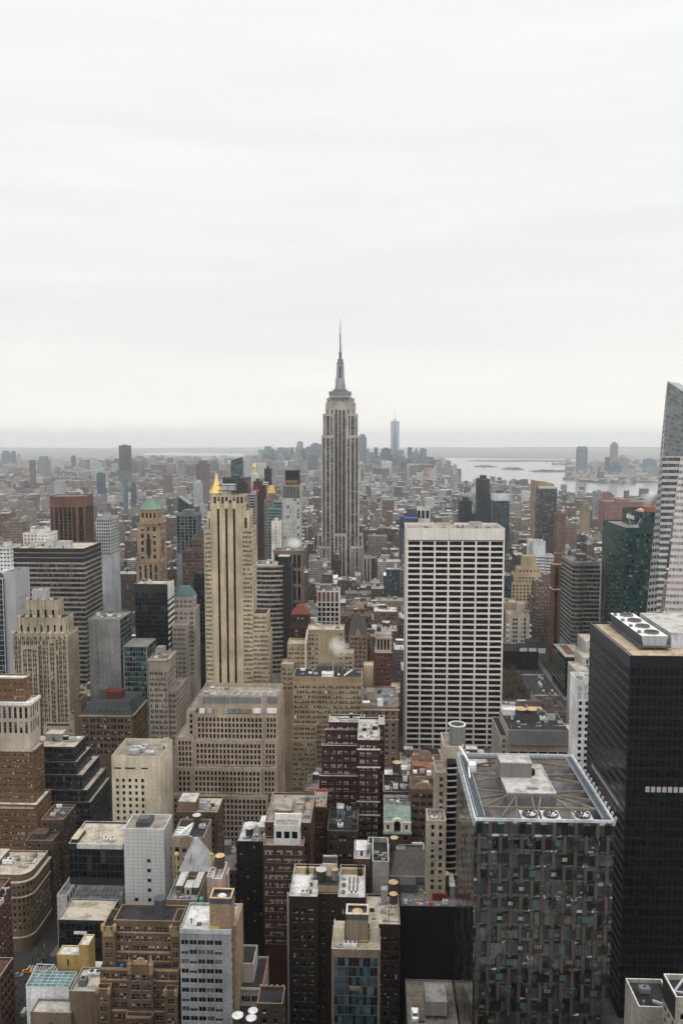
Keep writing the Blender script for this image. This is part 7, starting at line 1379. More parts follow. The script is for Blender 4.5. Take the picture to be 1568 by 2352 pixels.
for (px0, px1, py, Y, kind, col, lab) in FAR:
    if not lab: continue
    x0, x1, z = *[P(p, py, Y)[0] for p in (px0, px1)], P(px0, py, Y)[1]; W = x1 - x0; D = min(W, 70); o3 = (x0, Y, 0)
    t = empty('far_tower', o3, lab, 'tower'); q = MB(); m_ = worn('far_' + col, FC[col], .15, streak=.3)
    top = dict(flat=z, step=z - W * .35, pyr=z - W * .8, spire=z - W * .9, dome=z - W * .25, taper=z - W * .3)[kind]
    f_ = worn('farstripe_' + col, tuple(c * .55 for c in FC[col]), .2)
    pts = [(0, 0), (W, 0), (W, D), (0, D)]
    for k in range(4):                              # shallow piers and strips give each tower its lines
        a, c = pts[k], pts[(k + 1) % 4]; n = 7
        for j in range(n):
            p = [(a[0] + (c[0] - a[0]) * (j + o) / n, a[1] + (c[1] - a[1]) * (j + o) / n) for o in (0, .62, 1)]
            q.face([(*p[0], 0), (*p[1], 0), (*p[1], top), (*p[0], top)], 0); q.face([(*p[1], 0), (*p[2], 0), (*p[2], top), (*p[1], top)], 1)
    q.face([(*p, top) for p in pts], 0); obj('shaft', q.mesh('shaft', [m_, f_]), t); q = MB(); cxm, cym = W / 2, D / 2; s2 = 1.414
    if kind == 'step': q.box(W * .15, W * .8, D * .15, D * .85, top, z)
    elif kind == 'flat': q.box(W * .2, W * .7, D * .2, D * .8, top, top + W * .12)
    elif kind == 'pyr': q.lathe(cxm, cym, [(W * .36 * s2, top), (W * .34 * s2, top + W * .2), (.5, z + W * .2)], 4, rot=R(45))
    elif kind == 'spire': q.lathe(cxm, cym, [(W * .3, top), (W * .3, top + W * .5), (W * .08, z), (.2, z + W * .9)], 8)
    elif kind == 'dome': q.lathe(cxm, cym, [(W * .47, top), (W * .42, top + W * .2), (W * .3, top + W * .34), (W * .12, z + W * .14)], 10)
    elif kind == 'taper': q.lathe(cxm, cym, [(W * .5 * s2, top), (W * .42 * s2, z), (W * .3 * s2, z + W * .04)], 4, rot=R(45))
    obj('roof_top', q.mesh('roof_top', [m_]), t)
# tallest far tower: twisted square with antiprism facets and a needle
Y = 5900; x0, x1, z = P(897.4, 965, Y)[0], P(917, 965, Y)[0], P(907, 967, Y)[1]; W = x1 - x0; t = empty('tapering_skyscraper', (x0, Y, 0), 'tallest far glass skyscraper with triangular facets and needle, over the downtown cluster', 'skyscraper')
q = MB(); s = W; bq = [(0, 0), (s, 0), (s, s), (0, s)]; tq = [(s / 2, 0), (s, s / 2), (s / 2, s), (0, s / 2)]
for k in range(4): q.face([(*bq[k], 40), (*bq[(k + 1) % 4], 40), (*tq[k], z)], 0); q.face([(*bq[(k + 1) % 4], 40), (*tq[(k + 1) % 4], z), (*tq[k], z)], 1)
q.face([(*p, z) for p in tq], 0); q.poly(bq, 0, 40, 0, False); obj('shaft', q.mesh('shaft', [glass('far_glass', (.10, .14, .18), .2), glass('far_glass_pale', (.24, .28, .32), .2)]), t)
q = MB(); q.lathe(s / 2, s / 2, [(s * .16, z), (s * .16, z + 12), (s * .03, z + 14), (s * .02, z + 60), (.3, P(907, 934, Y)[1])], 8); obj('needle', q.mesh('needle', [STEEL]), t)
# ================================================================== ground, water, far land
import numpy as np
def struct(name, me, **k): o = obj(name, me); o['kind'] = 'structure'; return o
def groundmat():
    m, t, b = _mat('ground'); N, L = t.nodes.new, t.links.new
    gm = N('ShaderNodeNewGeometry'); vo = N('ShaderNodeTexVoronoi'); vo.inputs['Scale'].default_value = .018; L(gm.outputs['Position'], vo.inputs['Vector'])
    hs = N('ShaderNodeSeparateColor'); L(vo.outputs['Color'], hs.inputs[0]); rp = N('ShaderNodeValToRGB'); L(hs.outputs[0], rp.inputs[0])
    for k, (p, c) in enumerate(((0, (.05, .05, .05)), (.4, (.10, .085, .075)), (.6, (.06, .065, .055)), (.8, (.17, .16, .15)), (1, (.33, .32, .31)))):
        e = rp.color_ramp.elements[k] if k < 2 else rp.color_ramp.elements.new(p)
        e.position = p; e.color = (*c, 1)
    sp = N('ShaderNodeSeparateXYZ'); L(gm.outputs['Position'], sp.inputs[0]); r = N('ShaderNodeMapRange'); L(sp.outputs[1], r.inputs[0])
    for i, q in enumerate((1800, 4500, 0, 1)): r.inputs[i + 1].default_value = q
    n = N('ShaderNodeTexNoise'); n.inputs['Scale'].default_value = .4; n.inputs['Detail'].default_value = 5; L(gm.outputs['Position'], n.inputs['Vector'])
    a = N('ShaderNodeValToRGB'); a.color_ramp.elements[0].color = (.022, .022, .023, 1); a.color_ramp.elements[1].color = (.05, .049, .047, 1); L(n.outputs[0], a.inputs[0])
    mx = N('ShaderNodeMix'); mx.data_type = 'RGBA'; L(r.outputs[0], mx.inputs[0]); L(a.outputs[0], mx.inputs[6]); L(rp.outputs[0], mx.inputs[7]); L(mx.outputs[2], b.inputs['Base Color']); b.inputs['Roughness'].default_value = .9
    return m
q = MB(); q.face([(-17000, -4000, 0), (17000, -4000, 0), (17000, 26400, 0), (-17000, 26400, 0)]); struct('ground', q.mesh('ground', [groundmat()]))
def watermat():
    m, t, b = _mat('water'); N, L = t.nodes.new, t.links.new; b.inputs['Base Color'].default_value = (.14, .15, .15, 1); b.inputs['Roughness'].default_value = .16; b.inputs['Specular IOR Level'].default_value = .6
    return m
WATER = watermat()
BAY = [(560, 1074), (700, 1079), (850, 1084), (960, 1087), (1030, 1098), (1060, 1112), (1160, 1119), (1230, 1129), (1300, 1139), (1390, 1148), (1520, 1154), (1750, 1170), (1750, 1115), (1500, 1108), (1400, 1110.5), (1330, 1106), (1297, 1101), (1302, 1079), (1318, 1071), (1268, 1067), (1322, 1059), (1318, 1055.5), (1180, 1053.5), (1060, 1052), (900, 1051), (700, 1050), (560, 1056)]
CREEK = [(478, 1092), (515, 1093), (560, 1091), (560, 1078), (480, 1079), (400, 1085), (395, 1090)]; LOWBAY = [(330, 1045), (560, 1048), (560, 1042), (400, 1039), (330, 1041)]; SLIP = [(395, 1067), (520, 1066), (520, 1062), (400, 1061.5)]
WP = []
for k, pl in enumerate((BAY, CREEK, LOWBAY, SLIP)):
    pts = [PZ(*p) for p in pl]; WP.append(pts); q = MB(); q.face([(*p, .6) for p in (pts if k == 0 or 1 else pts)]); struct('water', q.mesh('water', [WATER]))
def inside(x, y, pts):
    c = False; n = len(pts)
    for i in range(n):
        (a, b_), (d, e) = pts[i - 1], pts[i]
        if (b_ > y) != (e > y) and x < (d - a) * (y - b_) / (e - b_) + a: c = not c
    return c
LAND = worn('far_land', (.06, .065, .05), .3, big=.004, fine=.02)
for pl in ([(1088, 1072), (1112, 1073.5), (1140, 1072.8), (1124, 1070.6), (1100, 1070.8)], [(1150, 1078), (1180, 1079.8), (1203, 1079), (1190, 1075.5), (1165, 1075.5)], [(1215, 1083), (1260, 1085), (1306, 1083.2), (1290, 1081.6), (1240, 1081.8)], [(1070, 1059), (1160, 1061), (1230, 1060), (1310, 1062), (1310, 1058.5), (1200, 1057), (1100, 1057.5)]):
    pts = [PZ(*p) for p in pl]; q = MB(); q.poly(pts[::-1] if sum((b_[0] - a[0]) * (b_[1] + a[1]) for a, b_ in zip(pts, pts[1:] + pts[:1])) > 0 else pts, .5, 5); r = random.Random(len(pl) + int(pl[0][0])); mx_, my_ = sum(p[0] for p in pts) / len(pts), sum(p[1] for p in pts) / len(pts)
    for k in range(30):
        u = r.random() * .8; p = pts[r.randrange(len(pts))]; x, y = mx_ + (p[0] - mx_) * u, my_ + (p[1] - my_) * u; s = r.uniform(8, 22); q.lathe(x, y, [(s, 5), (s * .9, r.uniform(8, 11)), (s * .3, r.uniform(11, 16))], 7)
    struct('island', q.mesh('island', [LAND]))
q = MB(); r = random.Random(3); prev = None
for k in range(90):                                  # low hills closing the horizon
    x = -16500 + k * 370; h = 18 + 22 * (math.sin(k * .21) * .5 + .5) + 10 * r.random() + (22 if x > 900 else 0)
    if prev: q.face([(prev[0], 24800, 0), (x, 24800, 0), (x, 25500, h), (prev[0], 25500, prev[1])]); q.face([(prev[0], 25500, prev[1]), (x, 25500, h), (x, 26300, 0), (prev[0], 26300, 0)])
    prev = (x, h)
struct('hills', q.mesh('hills', [worn('hill', (.05, .06, .05), .3, big=.002, fine=.01)]))
# statue on its island
x, y = PZ(1109, 1072.3); t = empty('statue', (x, y, 4), 'tiny statue with raised arm standing on its island in the harbour', 'statue'); hs_ = (1072 - 1061) * pxm(y)
q = MB(); q.lathe(0, 0, [(hs_ * .22, 0), (hs_ * .2, hs_ * .12), (hs_ * .10, hs_ * .14), (hs_ * .08, hs_ * .46)], 4, rot=.78); obj('pedestal', q.mesh('pedestal', [worn('far_pale', FC['pale'])]), t)
q = MB(); q.lathe(0, 0, [(hs_ * .06, hs_ * .46), (hs_ * .05, hs_ * .72), (hs_ * .055, hs_ * .8), (hs_ * .02, hs_ * .83), (hs_ * .03, hs_ * .88), (.2, hs_ * .92)], 8); q.bar((0, 0, hs_ * .78), (-hs_ * .06, 0, hs_ * 1.0), hs_ * .03); obj('figure', q.mesh('figure', [worn('verdigris', (.17, .34, .25))]), t)
# two suspension bridges far off
for (lab, xa, xb, yt, yd, Y) in (('pale far suspension bridge almost lost in haze on the horizon', 480, 586, 1027.5, 1037, 17000), ('small suspension bridge with pale cables in the left quarter', 181, 240, 1072, 1082, 4300)):
    x0, zt = P(xa, yt, Y); x1, zd = P(xb, yd, Y); t = empty('suspension_bridge', (x0, Y, 0), lab, 'bridge'); L_ = x1 - x0; wd = max(4, L_ * .012); st = worn('bridge_steel', (.3, .31, .32))
    q = MB(); q.box(-L_ * .45, L_ * 1.45, -8, 8, zd - wd, zd); obj('deck', q.mesh('deck', [st]), t)
    for xx in (0, L_): q = MB(); q.box(xx - wd, xx + wd, -12, -6, 0, zt); q.box(xx - wd, xx + wd, 6, 12, 0, zt); q.box(xx - wd, xx + wd, -6, 6, zt - wd * 2, zt); obj('pylon', q.mesh('pylon', [st]), t)
    for yy in (-9, 9):
        q = MB(); pr = [(-L_ * .45, zd), (0, zt)] + [(L_ * k / 10, zd + 2 + (zt - zd - 2) * (2 * k / 10 - 1) ** 2) for k in range(1, 10)] + [(L_, zt), (L_ * 1.45, zd)]
        for a, c in zip(pr, pr[1:]): q.bar((a[0], yy, a[1]), (c[0], yy, c[1]), max(1.2, wd * .25))
        obj('cable', q.mesh('cable', [worn('cable_pale', (.55, .55, .53))]), t)
# streets near the camera: pavements with kerbs, lane lines, crossings
PAVE = worn('paving', (.17, .165, .155), .2); PAINT = worn('road_paint', (.62, .61, .58), .2)
for (a, c, d, e) in ((-136, -131, 240, 1300), (-156, -151.5, 240, 300), (-156, -151.2, 361, 1300), (155, 160, 500, 1400), (186, 191, 760, 1400)):
    q = MB(); q.box(a, c, d, e, 0, .14, 0, False); struct('pavement', q.mesh('pavement', [PAVE]))
q = MB()
for (X0, X1, ys) in ((-163, -141, (349, 354.5)), (161, 185, (772, 776)), (161, 185, (842, 846)), (161, 185, (912, 916))):
    for k in range(16): a = X0 + k * (X1 - X0) / 16; q.face([(a, ys[0], .006), (a + .75, ys[0], .006), (a + .75, ys[1], .006), (a, ys[1], .006)])
for X in (-148, -144, -140, 167, 173, 179):
    for k in range(70): y = 250 + k * 12; (q.face([(X, y, .006), (X + .18, y, .006), (X + .18, y + 4, .006), (X, y + 4, .006)]) if not 334 < y < 358 else None)
struct('road_markings', q.mesh('road_markings', [PAINT]))

# ================================================================== vehicles, people, trees
GLS = plain('car_glass', (.015, .017, .02), .08); TYRE = plain('tyre', (.02, .02, .02), .8); RIM = plain('rim', (.3, .3, .3), .4, .5); LAMP = plain('lamp', (.6, .58, .5), .3); TAIL = plain('tail', (.25, .02, .02), .4)
def prof(q, pr, w, m=0, ins=0.0):
    n = len(pr)
    for s in (-1, 1): q.face([(x, s * (w - (ins if z > .95 else 0)), z) for x, z in (pr if s < 0 else pr[::-1])], m)
    for k in range(n): a, c = pr[k], pr[(k + 1) % n]; wa, wc = w - (ins if a[1] > .95 else 0), w - (ins if c[1] > .95 else 0); q.face([(c[0], -wc, c[1]), (a[0], -wa, a[1]), (a[0], wa, a[1]), (c[0], wc, c[1])], m)
VM = {}
def vehicle(kind, x, y, rz, col, label, group):
    key = (kind, col)
    if key not in VM:
        pt_ = plain('paint_%d_%d_%d' % tuple(int(c * 100) for c in col), col, .3, spec=.5); L_ = {'car': 4.7, 'taxi': 4.8, 'van': 5.6, 'bus': 12}[kind]; h = L_ / 2; w = 1.25 if kind == 'bus' else .92; ps = []
        q = MB()
        if kind in ('car', 'taxi'): prof(q, [(-h, .3), (h, .3), (h, .72), (h - .15, .82), (h - 1.3, .92), (-h + .9, .94), (-h + .05, .9), (-h, .5)], w)
        elif kind == 'van': prof(q, [(-h, .35), (h, .35), (h, .95), (h - 1.1, 1.15), (h - 1.7, 2.2), (-h, 2.25)], w, 0, .1)
        else: prof(q, [(-h, .4), (h, .4), (h, 3.0), (-h, 3.05)], w)
        ps.append(('body', q.mesh('body', [pt_]))); q = MB()
        if kind in ('car', 'taxi'): prof(q, [(h - 1.45, .9), (h - 2.0, 1.42), (-h + 1.5, 1.44), (-h + .75, .92)], w - .1, 0, .12); ps.append(('cabin', q.mesh('cabin', [GLS]))); q = MB(); q.box(-h + 1.5, h - 2.1, -w + .28, w - .28, 1.425, 1.47); ps.append(('roof_panel', q.mesh('roof_panel', [pt_])))
        elif kind == 'van': prof(q, [(h - 1.05, 1.2), (h - 1.62, 2.0), (h - 1.75, 2.0), (h - 1.3, 1.2)], w + .01); ps.append(('windscreen', q.mesh('windscreen', [GLS])))
        else: q.box(-h + .4, h + .02, -w - .02, w + .02, 1.5, 2.5); ps.append(('window_band', q.mesh('window_band', [GLS])))
        if kind == 'taxi': q = MB(); q.box(-.15, .15, -.35, .35, 1.46, 1.62); ps.append(('roof_sign', q.mesh('roof_sign', [LAMP])))
        for sx in (-h * .62, h * .62):
            for sy in (-w + .1, w - .1):
                q = MB(); n = 12; ring = lambda r_, yy: [(sx + r_ * math.cos(k * 6.2832 / n), yy, .34 + r_ * math.sin(k * 6.2832 / n)) for k in range(n)]; a, c = ring(.34, sy - .12), ring(.34, sy + .12); q.face(a, 1); q.face(c[::-1], 1)
                for k in range(n): q.face([a[k], c[k], c[(k + 1) % n], a[(k + 1) % n]][::-1])
                ps.append(('wheel', q.mesh('wheel', [TYRE, RIM])))
        for sy in (-.62, .62): q = MB(); q.box(h - .04, h + .03, sy * w - .16, sy * w + .16, .58, .74); ps.append(('headlight', q.mesh('headlight', [LAMP]))); q = MB(); q.box(-h - .03, -h + .04, sy * w - .16, sy * w + .16, .6, .8); ps.append(('tail_light', q.mesh('tail_light', [TAIL])))
        VM[key] = ps
    t = empty({'car': 'parked_car' if group is None else 'car', 'taxi': 'taxi', 'van': 'delivery_van', 'bus': 'bus'}[kind], (x, y, zd if group is None else .004), label, kind if kind != 'van' else 'van', group, rz)
    for n_, me in VM[key]: obj(n_, me, t)
    return t
WHT, YEL, BLK, SIL, RED, GRN = (.62, .62, .61), (.75, .36, .02), (.02, .02, .022), (.30, .31, .32), (.40, .03, .03), (.16, .3, .22)
G5, G6 = 'vehicles at the crossing on the lower left', 'traffic on the avenue beside the park'
for (px, py, k, c, rz, lab) in ((64, 2233, 'taxi', YEL, .05, 'yellow taxi turning over the white crossing stripes'), (42, 2242, 'car', SIL, .1, 'silver car waiting beside the yellow taxi at the crossing'), (58, 2328, 'van', WHT, 1.57, 'white van driving up the avenue near the glass roof studio'), (27, 2349, 'taxi', YEL, 1.57, 'yellow taxi at the very bottom edge of the photo'), (98, 2212, 'car', BLK, 1.57, 'black car on the avenue just past the crossing')):
    x, y = PZ(px, py); vehicle(k, x, y, rz, c, lab, G5)
for (px, py, k, c, lab) in ((1242, 1551, 'taxi', YEL, 'farthest yellow taxi on the avenue beside the park'), (1238, 1557, 'van', WHT, 'white van keeping to the park side, behind the farthest taxi'), (1244, 1561, 'van', WHT, 'white van in the middle lane near the farthest taxi'), (1239.5, 1567, 'van', GRN, 'pale green truck beside the park'), (1239.5, 1576, 'bus', WHT, 'long white bus beside the park trees'), (1247, 1589, 'van', WHT, 'white truck in the middle of the avenue'), (1251.5, 1595, 'car', SIL, 'silver car just behind the white truck'), (1261.5, 1594, 'taxi', YEL, 'yellow taxi in the middle lanes, farther than its two followers'), (1262, 1600, 'car', BLK, 'black car between yellow taxis on the avenue'), (1265.5, 1606, 'taxi', YEL, 'yellow taxi second from the crossing'), (1266.5, 1613, 'taxi', YEL, 'yellow taxi nearest to the crossing'), (1267, 1589, 'van', WHT, 'white van on the far kerb side of the avenue'), (1274, 1597, 'van', WHT, 'white van nearer the black low office'), (1257, 1606, 'car', WHT, 'white car leading the park side lane'), (1269.5, 1595.5, 'car', RED, 'small red car between two white vans'), (1249, 1613, 'taxi', YEL, 'yellow taxi turning beside the park corner')):
    x, y = PZ(px, py); vehicle(k, min(max(x, 163), 184), y, 1.57, c, lab, G6)
r = random.Random(21)
for k in range(16):
    c, n_, kd = ((YEL, 'yellow taxi', 'taxi'), (BLK, 'black car', 'car'), (SIL, 'silver car', 'car'), (WHT, 'white car', 'car'))[r.randrange(4)]; vehicle(kd, (164.5, 170, 176, 182)[k % 4], 868 + (k // 4) * 34 + r.uniform(0, 12), 1.57, c, n_ + ' in the far traffic beyond the park on the avenue', G6)
for (u, v, c, lab) in ((952.5, 2333, WHT, 'white car parked on the concrete deck'), (976 - 9, 2338, BLK, 'dark car parked beside the white car on the deck')):
    x, y = PZ(u, v, zd); vehicle('car', x, y, 1.57, c, lab, None)
def person_mesh(seed):
    r = random.Random(seed); q = MB(); st = r.uniform(.1, .25)
    for s, f_ in ((-1, st), (1, -st)): q.lathe(s * .1, 0, [(.06, 0), (.055, .1), (.075, .45), (.1, .85)], 6); 
    q.lathe(0, 0, [(.17, .8), (.19, 1.0), (.22, 1.35), (.12, 1.47), (.06, 1.5), (.06, 1.54), (.1, 1.6), (.11, 1.68), (.06, 1.77)], 8)
    for s in (-1, 1): q.bar((s * .22, 0, 1.38), (s * .27, st * s, .85), .09)
    return q.mesh('person', [plain('clothes%d' % seed, ((.03, .03, .035), (.06, .07, .1), (.15, .04, .04), (.3, .29, .27), (.08, .05, .03))[seed % 5])])
pms = [person_mesh(k) for k in range(5)]; r = random.Random(12)
lab5 = ['pedestrian in black clothes at the lower left crossing', 'pedestrian in dark blue clothes at the lower left crossing', 'pedestrian in a dark red coat at the lower left crossing', 'pedestrian in pale clothes at the lower left crossing', 'pedestrian in brown clothes at the lower left crossing']
for k in range(40):
    u, v = (r.uniform(72, 118), r.uniform(2165, 2230)) if k % 2 else (r.uniform(30, 66), r.uniform(2252, 2320)); x, y = PZ(u, v); v_ = r.randrange(5)
    o = obj('person', pms[v_], None, (x, y, .01), label=lab5[v_], category='person', group='pedestrians at the crossing'); o.rotation_euler.z = r.random() * 6.28
x, y = PZ(99, 2170); t = empty('blade_sign', (-153.6, 374, 9), 'glowing purple and red upright sign over the pavement', 'sign'); q = MB(); q.box(-.9, .9, -.2, .2, 0, 6.5); obj('panel', q.mesh('panel', [plain('sign_purple', (.1, .04, .4), emit=(.3, .12, 1), es=.9)]), t); q = MB(); q.box(.1, .85, -.26, -.201, .4, 6); obj('strip', q.mesh('strip', [plain('sign_red', (.5, .03, .05), emit=(1, .06, .1), es=.6)]), t); q = MB(); q.bar((.9, 0, 1), (3, 0, 1), .15); q.bar((.9, 0, 5.5), (3, 0, 5.5), .15); obj('bracket', q.mesh('bracket', [DSTEEL]), t)
BARK = worn('bark', (.055, .042, .033), .3); TWIG = worn('twig', (.115, .08, .055), .35)
def tree_mesh(seed, H=15.0):
    r = random.Random(seed); tr, cr_ = MB(), MB()
    def limb(p, d, L_, w_, lv):
        e = p + d * L_; (tr if lv < 2 else cr_).bar(p, e, w_)
        if lv >= 4: return
        for k in range(3 if lv else 5):
            a = r.random() * 6.283; sd = Vector((math.cos(a), math.sin(a), 0)) * r.uniform(.4, .9); limb(p + d * L_ * r.uniform(.55, 1), (d + sd + Vector((0, 0, .12))).normalized(), L_ * r.uniform(.5, .75), w_ * .55, lv + 1)
    limb(Vector((0, 0, 0)), Vector((r.uniform(-.05, .05), r.uniform(-.05, .05), 1)).normalized(), H * .36, .55, 0)
    return tr.mesh('trunk', [BARK]), cr_.mesh('crown', [TWIG])
tms = [tree_mesh(60 + k) for k in range(5)]; r = random.Random(77); nt_ = 0
for gy in range(14):
    for gx in range(11):
        y = 752 + gy * 7.2 + r.uniform(-2.4, 2.4); x = 118 + gx * 4.3 + r.uniform(-1.8, 1.8); pp = proj(x, y, 8)
        if not (1152 < pp[0] < 1237) or r.random() < .2 or x > 154: continue
        me = tms[r.randrange(5)]; t = empty('bare_tree', (x, y, 0), 'bare brown winter tree in the park below the black stone building', 'tree', 'bare park trees'); t.rotation_euler.z = r.random() * 6.28; s = r.uniform(.8, 1.2); t.scale = (s, s, s); obj('trunk', me[0], t); obj('crown', me[1], t); nt_ += 1
q = MB(); q.face([(60, 745, .004), (154, 745, .004), (154, 852, .004), (60, 852, .004)]); o = struct('park_lawn', q.mesh('park_lawn', [worn('lawn', (.05, .042, .028), .3)]))
CR_ = plain('crane_red', (.42, .05, .05), .5)
for (lab, mx_, y0_, y1_, jx, jy, kx, ky, Y) in (('red luffing crane leaning over the maroon tower', 586, 1175, 1128, 561.8, 1101, 592, 1120, 1165), ('red luffing crane on the unfinished white framed tower', 969, 1168, 1128, 993, 1066, 963, 1122, 1352)):
    x, zb = P(mx_, y0_, Y); _, zt = P(mx_, y1_, Y); xj, zj = P(jx, jy, Y); xk, zk = P(kx, ky, Y); t = empty('tower_crane', (x, Y, 0), lab, 'crane'); s = 1.1
    def lattice(a, c, w_, n):
        q = MB(); a, c = Vector(a), Vector(c); d = (c - a).normalized(); sd = d.cross(Vector((0, 1, 0))).normalized() * w_
        for o_ in (-1, 1): q.bar(a + sd * o_, c + sd * o_, w_ * .45); 
        for k in range(n): q.bar(a + (c - a) * k / n + sd * (1 if k % 2 else -1), a + (c - a) * (k + 1) / n - sd * (1 if k % 2 else -1), w_ * .3)
        return q
    obj('mast', lattice((0, 0, 0), (0, 0, zt), .9, 30).mesh('mast', [CR_]), t); obj('jib', lattice((0, 0, zt), (xj - x, 0, zj), .75, 18).mesh('jib', [CR_]), t); q = MB(); q.bar((0, 0, zt), (xk - x, 0, zk), 1.0); q.bar((xk - x, 0, zk), (xj - x, 0, zj), .25); q.box(xk - x - 2, xk - x + 2, -1, 1, zt - 1, zt + 2); obj('counterweight', q.mesh('counterweight', [CR_]), t); q = MB(); q.box(-1.6, 1.6, -1.6, 1.6, zt - 2.4, zt + .4); obj('cab', q.mesh('cab', [ACWHITE]), t)

# ================================================================== the city between and behind
rnd = random.Random(2024)
WALLS = [((.20, .105, .075), 'red brown brick'), ((.15, .105, .08), 'dark brown brick'), ((.30, .225, .155), 'tan brick'), ((.40, .34, .27), 'beige stone'), ((.27, .26, .25), 'grey'), ((.55, .53, .49), 'white'), ((.07, .065, .06), 'charcoal'), ((.24, .15, .11), 'russet brick'), ((.33, .29, .25), 'greyish stone'), ((.06, .09, .11), 'dark glass'), ((.47, .40, .30), 'cream brick')]
ROOFC = [((.50, .49, .46), 'pale'), ((.22, .21, .2), 'grey'), ((.07, .07, .07), 'black'), ((.36, .33, .28), 'tan'), ((.66, .66, .65), 'white'), ((.2, .1, .07), 'reddish')]
def citymat(name, windows):
    m, t, b = _mat(name); N, L = t.nodes.new, t.links.new; at = N('ShaderNodeAttribute'); at.attribute_name = 'Col'
    gm = N('ShaderNodeNewGeometry'); n = N('ShaderNodeTexNoise'); n.inputs['Scale'].default_value = .12 if windows else .3; n.inputs['Detail'].default_value = 4; L(gm.outputs['Position'], n.inputs['Vector'])
    r = N('ShaderNodeMapRange'); L(n.outputs[0], r.inputs[0]); lo = (.3, .7, .72, 1.25) if windows else (.3, .7, .55, 1.25)
    for i, q_ in enumerate(lo): r.inputs[i + 1].default_value = q_
    s = N('ShaderNodeVectorMath'); s.operation = 'SCALE'; L(at.outputs['Color'], s.inputs[0]); L(r.outputs[0], s.inputs['Scale']); col = s.outputs[0]; b.inputs['Roughness'].default_value = .85; b.inputs['Specular IOR Level'].default_value = .25
    if windows:
        uv = N('ShaderNodeUVMap'); sep_ = N('ShaderNodeSeparateXYZ'); L(uv.outputs[0], sep_.inputs[0])
        def mth(op, a, v=None, o=None):
            q_ = N('ShaderNodeMath'); q_.operation = op; L(a, q_.inputs[0])
            if o is not None: L(o, q_.inputs[1])
            elif v is not None: q_.inputs[1].default_value = v
            return q_.outputs[0]
        ab = lambda a: mth('ABSOLUTE', mth('SUBTRACT', mth('FRACT', a), .5))
        mask = mth('MULTIPLY', mth('LESS_THAN', ab(sep_.outputs[0]), .27), o=mth('LESS_THAN', ab(sep_.outputs[1]), .27))
        fl_ = N('ShaderNodeVectorMath'); fl_.operation = 'FLOOR'; L(uv.outputs[0], fl_.inputs[0]); wn_ = N('ShaderNodeTexWhiteNoise'); wn_.noise_dimensions = '2D'; L(fl_.outputs[0], wn_.inputs['Vector'])
        cr2 = N('ShaderNodeValToRGB'); L(wn_.outputs[0], cr2.inputs[0])
        for k, (p, c) in enumerate(((0, .012), (.62, .03), (.8, .07), (.95, .2), (1, .34))):
            e = cr2.color_ramp.elements[k] if k < 2 else cr2.color_ramp.elements.new(p)
            e.position = p; e.color = (c, c, c * 1.02, 1)
        mx = N('ShaderNodeMix'); mx.data_type = 'RGBA'; L(mask, mx.inputs[0]); L(col, mx.inputs[6]); L(cr2.outputs[0], mx.inputs[7]); col = mx.outputs[2]
        rr = N('ShaderNodeMapRange'); L(mask, rr.inputs[0]); rr.inputs[3].default_value = .85; rr.inputs[4].default_value = .2; L(rr.outputs[0], b.inputs['Roughness'])
    L(col, b.inputs['Base Color']); return m
CW, CRF = citymat('city_wall', True), citymat('city_roof', False)
class CM:
    def __init__(s): s.v = []; s.f = []; s.c = []; s.u = []; s.m = []
    def quad(s, p, col, uv, m): n = len(s.v); s.v += p; s.f.append((n, n + 1, n + 2, n + 3)); s.c.append(col); s.u += uv; s.m.append(m)
    def block(s, x0, x1, y0, y1, z0, z1, col, rc, bay=3.4, fl=3.7, par=0.0, side=1, wm=0, rm=1):
        u0 = rnd.randrange(1000); o = rnd.random()
        uvw = lambda w: [(u0, z0 / fl), (u0 + max(1, round(w / bay)), z0 / fl), (u0 + max(1, round(w / bay)), z1 / fl), (u0, z1 / fl)]
        s.quad([(x0, y0, z0), (x1, y0, z0), (x1, y0, z1), (x0, y0, z1)], col, uvw(x1 - x0), wm); s.quad([(x1, y0, z0), (x1, y1, z0), (x1, y1, z1), (x1, y0, z1)], col, uvw(y1 - y0) if side else [(.9, .9)] * 4, wm)
        s.quad([(x0, y1, z0), (x0, y0, z0), (x0, y0, z1), (x0, y1, z1)], col, uvw(y1 - y0) if side else [(.9, .9)] * 4, wm); s.quad([(x1, y1, z0), (x0, y1, z0), (x0, y1, z1), (x1, y1, z1)], col, [(.9, .9)] * 4, wm)
        Z = [(0, 0)] * 4
        if par:
            t_ = .4; a = [(x0, y0), (x1, y0), (x1, y1), (x0, y1)]; i_ = [(x0 + t_, y0 + t_), (x1 - t_, y0 + t_), (x1 - t_, y1 - t_), (x0 + t_, y1 - t_)]; lc = tuple(min(.7, c * 1.5) for c in col)
            for k in range(4): k2 = (k + 1) % 4; s.quad([(*a[k], z1), (*a[k2], z1), (*i_[k2], z1), (*i_[k], z1)], lc, Z, rm); s.quad([(*i_[k], z1), (*i_[k2], z1), (*i_[k2], z1 - par), (*i_[k], z1 - par)], col, Z, rm)
            s.quad([(*p, z1 - par) for p in i_], rc, Z, rm)
        else: s.quad([(x0, y0, z1), (x1, y0, z1), (x1, y1, z1), (x0, y1, z1)], rc, Z, rm)
    def mesh(s, name, mats, off=(0, 0, 0)):
        me = bpy.data.meshes.new(name); me.from_pydata([(p[0] - off[0], p[1] - off[1], p[2] - off[2]) for p in s.v], [], s.f)
        for m in mats: me.materials.append(m)
        if len(mats) > 1: me.polygons.foreach_set('material_index', s.m)
        at = me.color_attributes.new('Col', 'FLOAT_COLOR', 'CORNER'); arr = np.ones((len(s.f), 4, 4), np.float32); arr[:, :, :3] = np.array(s.c, np.float32)[:, None, :]; at.data.foreach_set('color', arr.ravel())
        uv = me.uv_layers.new(name='UVMap'); uv.data.foreach_set('uv', np.array(s.u, np.float32).ravel()); me.update(); return me
